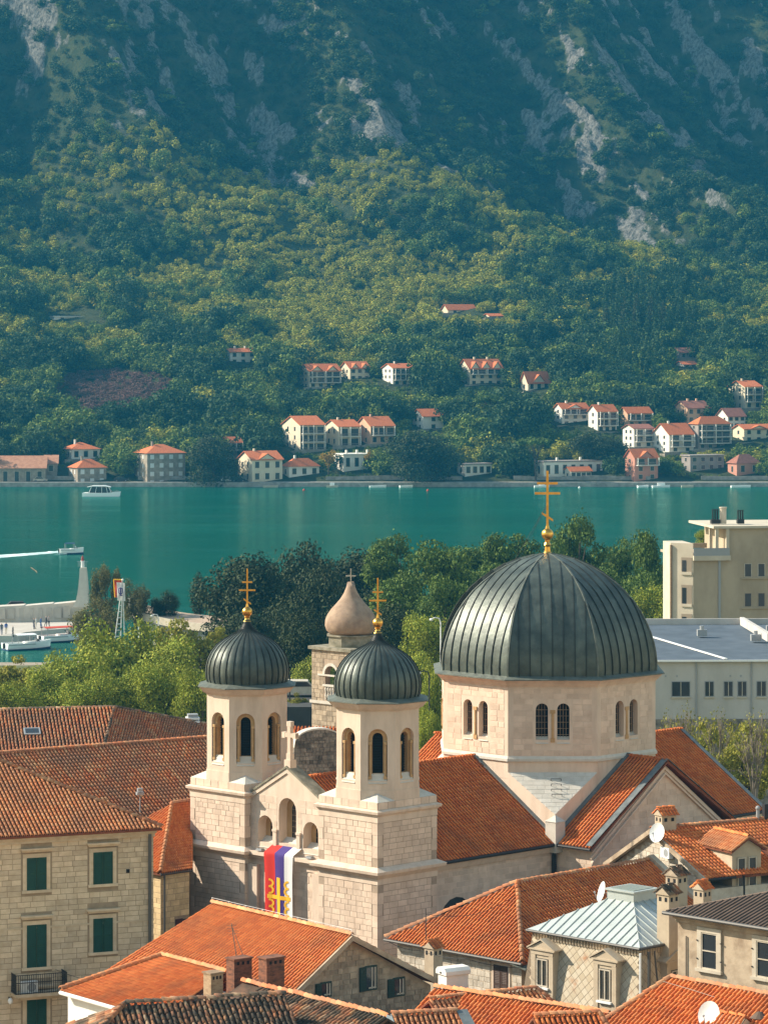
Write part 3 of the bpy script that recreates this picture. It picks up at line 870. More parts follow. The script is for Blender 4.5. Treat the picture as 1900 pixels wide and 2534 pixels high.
# facade bay between the towers
FA = .46
frF = Fr(CP(FA, 7.525), -BV, -AV)      # s to the right of the axis
HB = 3.0
fa = MB(); rev = MB(); gl = MB(); gr = MB(); sl = MB()
ops = [(0, .70, 16.85, 18.7), (-1.80, .60, 16.75, 17.66), (1.86, .60, 16.75, 17.66)]
arch_panel(fa, frF, -HB, HB, GZ, 19.42, ops, .62)
fa.poly([frF.P(-HB, 19.42), frF.P(HB, 19.42), frF.P(0, 21.0)])
fac = fa.build('facade', M_trim, church)
for cx, hw, zb, zs in ops:
    w2 = hw * .52
    gl = MB(); gr = MB(); sl = MB(); rv_ = MB(); arch_fill(rv_, frF, cx, hw, zb, zs, -.62); rv_.build('window_back', M_orst, fac)
    arch_fill(gl, frF, cx + .10, w2, zb + .28, zs, -.612); gl.build('window_glass', M_dark, fac)
    for sx in (-.5, 0, .5): gr.fbox(frF, cx + .10 + sx * w2 - .012, cx + .10 + sx * w2 + .012, zb + .3, zs + w2 * .8, -.61, -.59)
    z = zb + .55
    while z < zs + .1:
        gr.fbox(frF, cx + .10 - w2, cx + .10 + w2, z, z + .022, -.61, -.585); z += .32
    sl.extr([frF.P(cx - hw, zb, -.6), frF.P(cx - hw, zb - .28, .04), frF.P(cx - hw, zb + .28, -.6)], frF.ex * (2 * hw)); gr.build('window_grille', M_brickp, fac); sl.build('window_sill', M_broach, fac)
ashlar(stones, frF, -HB + .05, HB - .05, 16.5, 19.4, holes=[(cx - hw - .12, cx + hw + .12, zb - .3, zs + hw + .12) for cx, hw, zb, zs in ops], seed=41)
ashlar(stones, frF, -2.2, 2.2, 8, 15.4, seed=42, bl=(.5, .9), rh=(.3, .4))
for sx in (-1, 1):
    pil = MB(); pil.fbox(frF, sx * 2.62 - .38, sx * 2.62 + .38, GZ, 15.5, 0, .24)
    pil.fbox(frF, sx * .95 - .12, sx * .95 + .12, 16.5, 17.55, -.05, .10)
    pil.fbox(frF, sx * .95 - .17, sx * .95 + .17, 17.45, 17.58, -.05, .14); pil.build('pilaster', M_trim, fac)
lc = MB(); lc.fbox(frF, -HB, HB, 15.85, 16.05, 0, .22); lc.fbox(frF, -HB, HB, 16.05, 16.25, 0, .42); lc.fbox(frF, -HB, HB, 15.5, 15.85, 0, .05)
lc.build('cornice', M_trim, fac)
dr = MB(); arch_fill(dr, frF, 0.2, 1.3, GZ + .1, 9.6, .03, 14); dr.build('door', M_iron, fac)
dr = MB()
for i in range(14):
    a0, a1 = math.pi * i / 14, math.pi * (i + 1) / 14
    for r0, r1, d_ in ((1.3, 1.62, .10),):
        q = [frF.P(.2 - r * math.cos(a), 9.6 + r * math.sin(a), d_) for r, a in ((r0, a0), (r1, a0), (r1, a1), (r0, a1))]
        dr.extr(q, -frF.n * .1)
dr.build('door_arch', M_trim, fac)
# gable coping: thick mossy slab with moulding below
cp_ = MB(); mo = MB()
for sx in (-1, 1):
    p0 = frF.P(sx * 3.02, 19.36, .12); p1 = frF.P(0, 21.06, .12)
    cp_.hexa([p0, p1, p1 - frF.n * .85, p0 - frF.n * .85, p0 + UP * .13, p1 + UP * .13, p1 - frF.n * .85 + UP * .13, p0 - frF.n * .85 + UP * .13])
    p0 = frF.P(sx * 3.0, 19.10, 0); p1 = frF.P(0, 20.78, 0)
    mo.hexa([p0, p1, p1 + frF.n * .07, p0 + frF.n * .07, p0 + UP * .26, p1 + UP * .26, p1 + frF.n * .07 + UP * .26, p0 + frF.n * .07 + UP * .26])
cp_.build('gable_coping', M_moss, fac); mo.build('raking_moulding', M_trim, fac)
gb = MB(); gb.fbox(frF, -.24, .24, 21.0, 21.5, -.45, .03); gb.fbox(frF, -.16, .16, 21.5, 21.85, -.37, -.05)
gb.build('cross_pedestal', M_trim, fac)
gc = MB(); gc.fbox(frF, -.12, .12, 21.85, 23.55, -.33, -.09); gc.fbox(frF, -.55, .55, 22.75, 22.98, -.325, -.095)
for s_, z_ in ((-.55, 22.72), (.31, 22.72)): gc.fbox(frF, s_, s_ + .24, z_ - .03, z_ + .29, -.335, -.085)
gc.fbox(frF, -.17, .17, 23.35, 23.62, -.335, -.085)
gc.build('stone_cross', M_trim, fac)
pieces(nave, 'stone', 'stone', stones, M_church, 300, rect=(472, 1870, 1085, 2300), rest='masonry')

# central drum and dome
C0 = W_DOME
stones2 = []
PEND = []
dr = MB(); glz = MB(); grl = MB(); sll = MB(); clm = MB(); rvl = MB()
hwf = AP * math.tan(math.pi / 8)
for kf in range(8):
    n = D2(-90 + 45 * kf); ex = D2(45 * kf)
    fr = Fr(C0 + n * AP, ex, n)
    zb_, zs_ = 21.55, 23.30
    arch_panel(dr, fr, -hwf, hwf, 19.3, 24.9, [(-.62, .36, zb_, zs_), (.62, .36, zb_, zs_)], .42)
    for sx in (-1, 1):
        glz = MB(); grl = MB(); sll = MB(); arch_fill(glz, fr, sx * .62, .36, zb_, zs_, -.40); PEND.append(('window_glass', M_dark, glz)); PEND.append(('window_grille', M_brickp, grl)); PEND.append(('window_sill', M_broach, sll))
        for t in (-.17, 0, .17): grl.fbox(fr, sx * .62 + t - .014, sx * .62 + t + .014, zb_, zs_ + .30, -.36, -.335)
        for i in range(5): grl.fbox(fr, sx * .62 - .35, sx * .62 + .35, zb_ + .25 + i * .36, zb_ + .272 + i * .36, -.365, -.33)
        sll.extr([fr.P(sx * .62 - .36, zb_, -.40), fr.P(sx * .62 - .36, zb_ - .22, .06), fr.P(sx * .62 - .36, zb_ + .16, -.40)], ex * .72)
    clm = MB(); PEND.append(('column', M_orst, clm)); clm.fbox(fr, -.13, .13, zb_ - .15, zb_ + .1, -.2, .05); clm.fbox(fr, -.15, .15, zs_ - .22, zs_ - .02, -.2, .07)
    clm.tube([fr.P(0, zb_ + .1, -.0), fr.P(0, zs_ - .22, -.0)], .085, 8)
    if kf in (0, 1, 7, 2, 6):
        ashlar(stones2, fr, -hwf + .3, hwf - .3, 20.62, 24.5, holes=[(-1.15, 1.15, zb_ - .3, zs_ + .42)], seed=50 + kf, rh=(.30, .36), bl=(.4, .8))
drum = dr.build('drum', M_trim, church)
for nm_, mm_, b_ in PEND: b_.build(nm_, mm_, drum)
pieces(drum, 'stone', 'stone', stones2, M_church, 300, rect=(1095, 1700, 1615, 1900), rest='masonry')
# square base with broaches
bz, cz = 19.66, 17.58
bs_ = MB()
hk = hwf
for sa, sb in ((-1, -1), (1, -1), (1, 1), (-1, 1)):
    cc = CP(21.82 + sa * AP, 7.525 + sb * AP)
    p1 = CP(21.82 + sa * hk, 7.525 + sb * AP); p2 = CP(21.82 + sa * AP, 7.525 + sb * hk)
    for pa in (p1, p2):
        bs_.poly([(pa.x, pa.y, 14), (cc.x, cc.y, 14), (cc.x, cc.y, cz), (pa.x, pa.y, bz)])
bs_.prism(octo(C0, AP - .01), 14, bz - .01)
base_o = bs_.build('dome_base', M_trim, church)
bro = MB()
for sa, sb in ((-1, -1), (1, -1), (1, 1), (-1, 1)):
    cc = CP(21.82 + sa * AP, 7.525 + sb * AP, cz)
    p1 = CP(21.82 + sa * hk, 7.525 + sb * AP, bz); p2 = CP(21.82 + sa * AP, 7.525 + sb * hk, bz)
    bro.poly([p1, p2, cc])
bro.build('broach', M_broach, base_o)
# dressed stones on the broach that faces the camera
bst = []
p1 = CP(21.82 - AP, 7.525 - hk, bz); p2 = CP(21.82 - hk, 7.525 - AP, bz); cc = CP(21.82 - AP, 7.525 - AP, cz)
mid = (p1 + p2) / 2; ux = (p2 - p1).normalized(); uy = (mid - cc); Lb = uy.length; uy.normalize(); un = ux.cross(uy)
if un.y > 0: un = -un
t = 0.25; rr = random.Random(3)
while t < Lb - .05:
    h = .34; hwid = (p2 - p1).length / 2 * (t + h / 2) / Lb - .06
    s = -hwid
    while s < hwid - .1:
        w = rr.uniform(.4, .8)
        if hwid - s - w < .25: w = hwid - s
        bst.append(basis(cc + uy * (t + h / 2) + ux * (s + w / 2) - un * .004, ux * (w - .02), -un * .015, uy * (h - .02))); s += w
    t += h
pieces(base_o, 'stone', 'stone', bst, M_broach, 120, rest='masonry')
irons = MB()
for t_ in (.55, 1.0, 1.45, 1.9):
    c_ = cc + uy * (Lb * .28 + t_ * .9) + ux * .15
    for q0, q1 in (((-.28, 0), (-.28, .16)), ((-.28, .16), (.3, .16)), ((.3, .16), (.3, 0))):
        irons.tube([c_ + ux * q0[0] + un * (q0[1] + .02), c_ + ux * q1[0] + un * (q1[1] + .02)], .018, 5)
irons.build('step_iron', M_iron, base_o)
st_ = MB()
def oring2(m, z0, z1, a0, a1, c=C0):
    lo = octo(c, a0); hi = octo(c, a1)
    m._add([(x, y, z0) for x, y in lo] + [(x, y, z1) for x, y in hi], [list(range(8))[::-1], list(range(8, 16))] + [[i, (i + 1) % 8, 8 + (i + 1) % 8, 8 + i] for i in range(8)])
oring2(st_, 20.30, 20.44, AP + .10, AP + .10); oring2(st_, 20.44, 20.60, AP + .10, AP + .005)
st_.build('string_course', M_broach, drum)
st_ = MB(); oring2(st_, 24.62, 24.72, AP + .06, AP + .10); oring2(st_, 24.80, 25.02, AP + .22, AP + .42); oring2(st_, 24.72, 24.80, AP + .16, AP + .2)
st_.build('eave_cornice', M_trim, drum)
st_ = MB(); oring2(st_, 25.02, 25.08, AP + .52, AP + .52); oring2(st_, 25.08, 25.26, AP + .52, AP - .05)
st_.build('eave_skirt', M_verd, drum)
pier = MB(); cq = CP(21.82 - AP - .22, 7.525 - AP - .22); pier.cbox((cq.x, cq.y, 15.5), .8, .8, 1.75, 45)
pier._add([CP(21.82 - AP - .66, 7.525 - AP - .66, 17.25), CP(21.82 - AP + .22, 7.525 - AP - .66, 17.25), CP(21.82 - AP + .22, 7.525 - AP + .22, 17.25), CP(21.82 - AP - .66, 7.525 - AP + .22, 17.25), CP(21.82 - AP - .22, 7.525 - AP - .22, 17.6)], [[0, 1, 4], [1, 2, 4], [2, 3, 4], [3, 0, 4]])
pier.build('corner_pier', M_broach, base_o)
BP = [(6.28, 25.2), (6.30, 25.7), (6.24, 26.3), (6.12, 26.9), (5.93, 27.5), (5.68, 28.1), (5.36, 28.7), (4.94, 29.3), (4.42, 29.9), (3.85, 30.4), (3.15, 30.9), (2.45, 31.3), (1.6, 31.65), (.8, 31.87), (.18, 31.97)]
gd = MB()
for kf in range(8): pass
tn = math.tan(math.pi / 8)
rows = [[(C0[0] + (r - .03) / math.cos(math.pi / 8) * math.cos(math.radians(22.5 + 45 * i)), C0[1] + (r - .03) / math.cos(math.pi / 8) * math.sin(math.radians(22.5 + 45 * i)), z) for i in range(8)] for r, z in BP]
gd._add([p for row in rows for p in row], [[j * 8 + i, j * 8 + (i + 1) % 8, j * 8 + 8 + (i + 1) % 8, j * 8 + 8 + i] for j in range(len(BP) - 1) for i in range(8)])
great = gd.build('great_dome', M_seam, church)
NS = 8; w0 = 2 * BP[1][0] * tn
edges_s = [-w0 / 2 + w0 * i / NS for i in range(NS + 1)]
def prof_at(s):
    """upper end of a seam at lateral offset s"""
    pts = []
    for j in range(len(BP)):
        r, z = BP[j]
        if abs(s) <= r * tn: pts.append((r, z))
        else:
            if j and abs(s) <= BP[j - 1][0] * tn:
                r0, z0 = BP[j - 1]; k = (r0 * tn - abs(s)) / max((r0 - r) * tn, 1e-6)
                pts.append((r0 + (r - r0) * k, z0 + (z - z0) * k))
            if j > 2: break
    return pts
strip_me = []; seam_me = []
for i in range(NS):
    a, b = edges_s[i] + .02, edges_s[i + 1] - .02
    pts = []; fs = []
    for r, z in BP:
        lim = r * tn
        s0 = max(-lim, min(lim, a)); s1 = max(-lim, min(lim, b))
        pts += [(s0, -r, z), ((s0 + s1) / 2, -r - .012, z), (s1, -r, z)]
    for j in range(len(BP) - 1):
        for k in range(2): fs.append([j * 3 + k, j * 3 + k + 1, j * 3 + k + 4, j * 3 + k + 3])
    me = bpy.data.meshes.new('panel'); me.from_pydata(pts, [], fs); me.materials.append(M_dome)
    me.polygons.foreach_set('use_smooth', [True] * len(fs)); me.validate(); me.update(); strip_me.append(me)
for i in range(1, NS):
    pf = prof_at(edges_s[i]); s = edges_s[i]; m_ = MB(); w = .018
    for j in range(len(pf) - 1):
        (r0, z0), (r1, z1) = pf[j], pf[j + 1]
        m_.hexa([(s - w, -r0 + .03, z0), (s + w, -r0 + .03, z0), (s + w, -r0 - .06, z0), (s - w, -r0 - .06, z0), (s - w, -r1 + .03, z1), (s + w, -r1 + .03, z1), (s + w, -r1 - .06, z1 + .01), (s - w, -r1 - .06, z1 + .01)])
    me = bpy.data.meshes.new('seam'); me.from_pydata([tuple(p) for p in m_.v], [], m_.f); me.materials.append(M_seam); me.update(); seam_me.append(me)
hm = MB(); w = .05
for j in range(len(BP) - 1):
    (r0, z0), (r1, z1) = BP[j], BP[j + 1]
    h0, h1 = r0 / math.cos(math.pi / 8), r1 / math.cos(math.pi / 8)
    hm.hexa([(-w, -h0 + .05, z0), (w, -h0 + .05, z0), (w, -h0 - .06, z0), (-w, -h0 - .06, z0), (-w, -h1 + .05, z1), (w, -h1 + .05, z1), (w, -h1 - .06, z1 + .02), (-w, -h1 - .06, z1 + .02)])
hme = bpy.data.meshes.new('hip_rib'); hme.from_pydata([tuple(p) for p in hm.v], [], hm.f); hme.materials.append(M_verd); hme.update()
T0 = Matrix.Translation((C0[0], C0[1], 0))
for kf in range(8):
    R_ = T0 @ Matrix.Rotation(math.radians(45 * kf), 4, 'Z')
    for me in strip_me: link('panel', me, great, R_)
    for me in seam_me: link('seam', me, great, R_)
    link('hip_rib', hme, great, T0 @ Matrix.Rotation(math.radians(45 * kf + 22.5), 4, 'Z'))
gold_cross(church, (C0[0], C0[1], 0), 31.95, 33.1, .36, 36.9, [(36.15, .62, 0), (35.55, .76, 0), (34.15, .34, .22)], .07)
wr = MB()
for a_ in (-60, -115, 20): wr.tube([(C0[0], C0[1], 34.9), (C0[0] + 2.6 * math.cos(math.radians(a_ + 200)), C0[1] + 2.6 * math.sin(math.radians(a_ + 200)), 31.25)], .012, 4)
wr.build('stay_wire', M_pipe, church)

# ledge floodlights on the facade cornice
for b_ in (-1.95, 2.05):
    fl = thing('floodlight', 'small grey floodlight on the church facade ledge, ' + ('left' if b_ < 0 else 'right') + ' of the hanging flag', 'floodlight', frF.P(b_, 16.25, .25))
    m_ = MB(); m_.fbox(frF, b_ - .24, b_ + .24, 16.30, 16.36, .08, .40); m_.fbox(frF, b_ - .2, b_ + .2, 16.36, 16.43, .12, .36); m_.build('housing', M_grey, fl)
    m_ = MB(); m_.fbox(frF, b_ - .16, b_ + .16, 16.432, 16.44, .15, .33); m_.build('lens', M_glass, fl)
    m_ = MB(); m_.fbox(frF, b_ - .05, b_ + .05, 16.25, 16.30, .2, .28); m_.build('bracket', M_iron, fl)

# hanging flag
M_red = mat('flag_red', (0.62, 0.035, 0.025), None, rough=0.8, trans=0.2)
M_blue = mat('flag_blue', (0.075, 0.045, 0.24), None, rough=0.8, trans=0.2)
M_fwh = mat('flag_white', (0.75, 0.74, 0.74), None, rough=0.8, trans=0.2)
M_yelf = mat('flag_gold', (0.80, 0.42, 0.02), None, rough=0.8)
flag = thing('flag', 'long red, blue and white flag with gold cross emblem hung down the church facade', 'flag', frF.P(-.35, 16.3, .45))
FL0, FL1, FZ1 = -1.42, .92, 11.55
def flagp(s, t, lift=0.0):
    """s 0..1 across, t metres along the cloth from the window sill"""
    bow = .06 * math.sin(3.2 * s * math.pi * 1.3 + .8) + .03 * math.sin(11 * s + .7)
    if t < .75:
        k = t / .75; d = .05 + .42 * k; z = 16.72 - .40 * k
    else:
        k = min((t - .75) / 4.8, 1); d = .47 + bow * (.25 + .6 * k); z = 16.32 - (t - .75)
    wd = FL0 + (FL1 - FL0) * s
    sq = 1 - .06 * min(max(t - .75, 0) / 1.2, 1)
    x = -.26 + (wd + .26) * sq + .02 * t
    if t < .75: x += .28 * (1 - t / .75)
    return frF.P(x, z, d + lift)
for i, (a0, a1, m_) in enumerate(((0, .36, M_red), (.36, .70, M_blue), (.70, 1.0, M_fwh))):
    mb = MB(); nx_, ny_ = 8, 40
    pts = [flagp(a0 + (a1 - a0) * i_ / nx_, 5.6 * j / ny_) for j in range(ny_ + 1) for i_ in range(nx_ + 1)]
    mb._add(pts, [[j * (nx_ + 1) + k, j * (nx_ + 1) + k + 1, (j + 1) * (nx_ + 1) + k + 1, (j + 1) * (nx_ + 1) + k] for j in range(ny_) for k in range(nx_)])
    mb.build('stripe', m_, flag, smooth=True)['label'] = ('red', 'blue', 'white')[i] + ' stripe of the hanging flag'
def ribbon(mb, pts, w):
    for (s0, t0), (s1, t1) in zip(pts[:-1], pts[1:]):
        n_ = 5
        for k in range(n_):
            sa, ta = s0 + (s1 - s0) * k / n_, t0 + (t1 - t0) * k / n_; sb, tb = s0 + (s1 - s0) * (k + 1) / n_, t0 + (t1 - t0) * (k + 1) / n_
            dx, dy = (sb - sa) * 1.65, tb - ta; l = math.hypot(dx, dy) or 1
            ox, oy = -dy / l * w / 2 / 1.65, dx / l * w / 2
            mb.poly([flagp(sa - ox, ta - oy, .02), flagp(sb - ox, tb - oy, .02), flagp(sb + ox, tb + oy, .02), flagp(sa + ox, ta + oy, .02)])
em = MB()
ribbon(em, [(.50, 2.05), (.50, 4.25)], .22); ribbon(em, [(.10, 3.15), (.92, 3.15)], .22)
for sx in (-1, 1):
    for tc in (2.60, 3.70):
        c_ = .50 + sx * .27
        pts = []
        for half in (-1, 1):   # a hooked letter made of two bows
            for i in range(7):
                a_ = math.radians(-100 + 200 * i / 6)
                pts.append((c_ + sx * (.06 - .115 * math.cos(a_)), tc + half * .19 + .19 * math.sin(a_) ))
            pts.append(None)
        seg = []
        for p_ in pts:
            if p_ is None: ribbon(em, seg, .11); seg = []
            else: seg.append(p_)
em.build('emblem', M_yelf, flag)['label'] = 'gold cross with four hooked letters'
# ------------------------------------------------------------------ town houses around the church
def walls(parent, xy, z1, m, z0=GZ - .2, name='wall'):
    mb = MB(); mb.prism(xy, z0, z1); return mb.build(name, m, parent)
def shutters(parent, fr, s, z, w, h, m, name='shutter', slats=True, d=.05):
    """a pair of closed slatted leaves"""
    for sx in (-1, 1):
        mb = MB()
        a, b = (s - w / 2, s - .012) if sx < 0 else (s + .012, s + w / 2)
        mb.fbox(fr, a, b, z, z + h, d - .03, d)
        mb.fbox(fr, a, a + .07, z, z + h, d, d + .025); mb.fbox(fr, b - .07, b, z, z + h, d, d + .025)
        for q in (0, h / 2 - .04, h - .09): mb.fbox(fr, a + .07, b - .07, z + q, z + q + .09, d, d + .024)
        if slats:
            k = int(h / .085)
            for i in range(k):
                zz = z + .05 + i * (h - .1) / k
                P = fr.P
                mb.hexa([P(a + .07, zz, d), P(b - .07, zz, d), P(b - .07, zz, d + .022), P(a + .07, zz, d + .022), P(a + .07, zz + .05, d), P(b - .07, zz + .05, d), P(b - .07, zz + .055, d + .004), P(a + .07, zz + .055, d + .004)])
        mb.build(name, m, parent)
def surround(parent, fr, s, z, w, h, m, b=.16, d=.06, lintel=True, sill=True):
    mb = MB()
    mb.fbox(fr, s - w / 2 - b, s - w / 2, z, z + h, -.01, d); mb.fbox(fr, s + w / 2, s + w / 2 + b, z, z + h, -.01, d)
    mb.fbox(fr, s - w / 2 - b, s + w / 2 + b, z + h, z + h + b, -.01, d + .003)
    o = mb.build('window_frame', m, parent)
    if lintel:
        mb = MB(); mb.fbox(fr, s - w / 2 - b - .06, s + w / 2 + b + .06, z + h + b + .10, z + h + b + .20, -.01, d + .12); mb.fbox(fr, s - w / 2 - b - .14, s + w / 2 + b + .14, z + h + b + .20, z + h + b + .29, -.01, d + .22)
        mb.build('lintel', m, parent)
    if sill:
        mb = MB(); mb.fbox(fr, s - w / 2 - b - .06, s + w / 2 + b + .06, z - .14, z, -.01, d + .08); mb.build('window_sill', m, parent)
    return o
def sash(parent, fr, s, z, w, h, mf, d=.03, mull=1, trans=1, glass=None, fw=.07):
    """framed glass: recessed pane, frame bars"""
    g_ = MB(); g_.fbox(fr, s - w / 2, s + w / 2, z, z + h, -.01, d); pane = g_.build('pane', glass or M_glass, parent)
    f_ = MB()
    f_.fbox(fr, s - w / 2, s - w / 2 + fw, z, z + h, d, d + .05); f_.fbox(fr, s + w / 2 - fw, s + w / 2, z, z + h, d, d + .05)
    f_.fbox(fr, s - w / 2 + fw, s + w / 2 - fw, z, z + fw, d, d + .048); f_.fbox(fr, s - w / 2 + fw, s + w / 2 - fw, z + h - fw, z + h, d, d + .048)
    for i in range(mull):
        c = s - w / 2 + w * (i + 1) / (mull + 1); f_.fbox(fr, c - .03, c + .03, z + fw, z + h - fw, d, d + .046)
    for i in range(trans):
        c = z + h * (i + 1) / (trans + 1); f_.fbox(fr, s - w / 2 + fw, s + w / 2 - fw, c - .025, c + .025, d, d + .044)
    f_.build('sash', mf, parent)
    return pane
def chimney(parent, c, w, dpt, z0, z1, m, ang=45, hood=None, name='chimney'):
    """stack with cap slab, openings and optional tiled hood"""
    mb = MB(); mb.cbox((c[0], c[1], z0), w, dpt, z1 - z0, ang)
    ch = mb.build(name, m, parent)
    if hood is None:
        k = MB(); k.cbox((c[0], c[1], z1), w + .10, dpt + .10, .07, ang); k.build('cap', m, ch)
        k = MB()
        e = D2(ang); n = D2(ang + 90)
        for i in (-1, 0, 1):
            for sg in (-1, 1):
                q = Vector((c[0], c[1], 0)) + e * (i * w * .28) + n * (sg * dpt * .5)
                k.cbox((q.x, q.y, z1 - .22), w * .14, .02, .14, ang)
        k.build('vent', M_dark, ch)
    else:
        e = D2(ang); n = D2(ang + 90); C_ = Vector((c[0], c[1], 0))
        k = MB()
        for i in (-1, 1):
            for sg in (-1, 1):
                q = C_ + e * (i * w * .24) + n * (sg * dpt * .5); k.cbox((q.x, q.y, z1 - .32), w * .2, .02, .2, ang)
                q = C_ + e * (i * w * .5) + n * (sg * dpt * .24); k.cbox((q.x, q.y, z1 - .32), .02, dpt * .2, .2, ang)
        k.build('vent', M_dark, ch)
        hw, hd = w * .5 + .12, dpt * .5 + .12
        k = MB(); r0 = C_ - e * hw; r1 = C_ + e * hw; zt = z1 + .12 + hd * .55
        k.extr([C_ - e * (hw - .06) - n * (hd - .06) + UP * z1, C_ - e * (hw - .06) + n * (hd - .06) + UP * z1, C_ - e * (hw - .06) + UP * (zt - .06)], e * (2 * hw - .12))
        k.build('hood', m, ch)
        tl = []
        for sg in (-1, 1):
            pts = [r0 + n * sg * hd + UP * (z1 + .02), r1 + n * sg * hd + UP * (z1 + .02), r1 + UP * zt, r0 + UP * zt]
            tile_face(tl, pts, .2, .30, .6, seed=int(abs(c[0]) * 10) + sg)
        ridge_line(tl, r0 + UP * zt, r1 + UP * zt)
        pieces(ch, 'hood_tile', 'tile', tl, hood, 60)
    return ch
def dish(name, label, c, r, aim, pole=.5):
    t = thing(name, label, 'satellite dish', c)
    a = Vector(aim).normalized(); x = a.cross(UP).normalized(); y = x.cross(a)
    mb = MB(); pts = []; nr, na = 5, 20
    cc = Vector(c)
    for i in range(nr + 1):
        q = r * i / nr
        for j in range(na):
            t_ = 2 * math.pi * j / na
            pts.append(cc + x * (q * math.cos(t_)) + y * (q * 1.08 * math.sin(t_)) + a * (.28 * q * q / r))
    mb._add(pts, [[i * na + j, i * na + (j + 1) % na, (i + 1) * na + (j + 1) % na, (i + 1) * na + j] for i in range(nr) for j in range(na)])
    mb.build('reflector', M_wht, t, smooth=True)
    mb = MB(); f = cc + a * (r * .95) - y * (r * .2); mb.tube([cc - y * r + a * .2, f], .018, 5); mb.ball(f, .05, 8); mb.build('feed_arm', M_grey, t)
    mb = MB(); mb.tube([cc - a * .05, cc - a * .2, cc - a * .2 - UP * pole], .03, 6); mb.build('bracket', M_grey, t)
    return t
def ac_unit(name, label, fr, s, z, d):
    t = thing(name, label, 'air conditioner', fr.P(s, z, d))
    mb = MB(); mb.fbox(fr, s - .42, s + .42, z, z + .58, d, d + .28); mb.build('case', M_wht, t)
    mb = MB(); q = [fr.P(s - .1 + .22 * math.cos(k * math.pi / 8), z + .29 + .22 * math.sin(k * math.pi / 8), d + .285) for k in range(16)]; mb.poly(q); mb.build('fan_grille', M_grey, t)
    mb = MB()
    for k in (-.3, .3): mb.fbox(fr, s + k - .02, s + k + .02, z - .05, z, d - .15, d + .25)
    mb.build('bracket', M_iron, t)

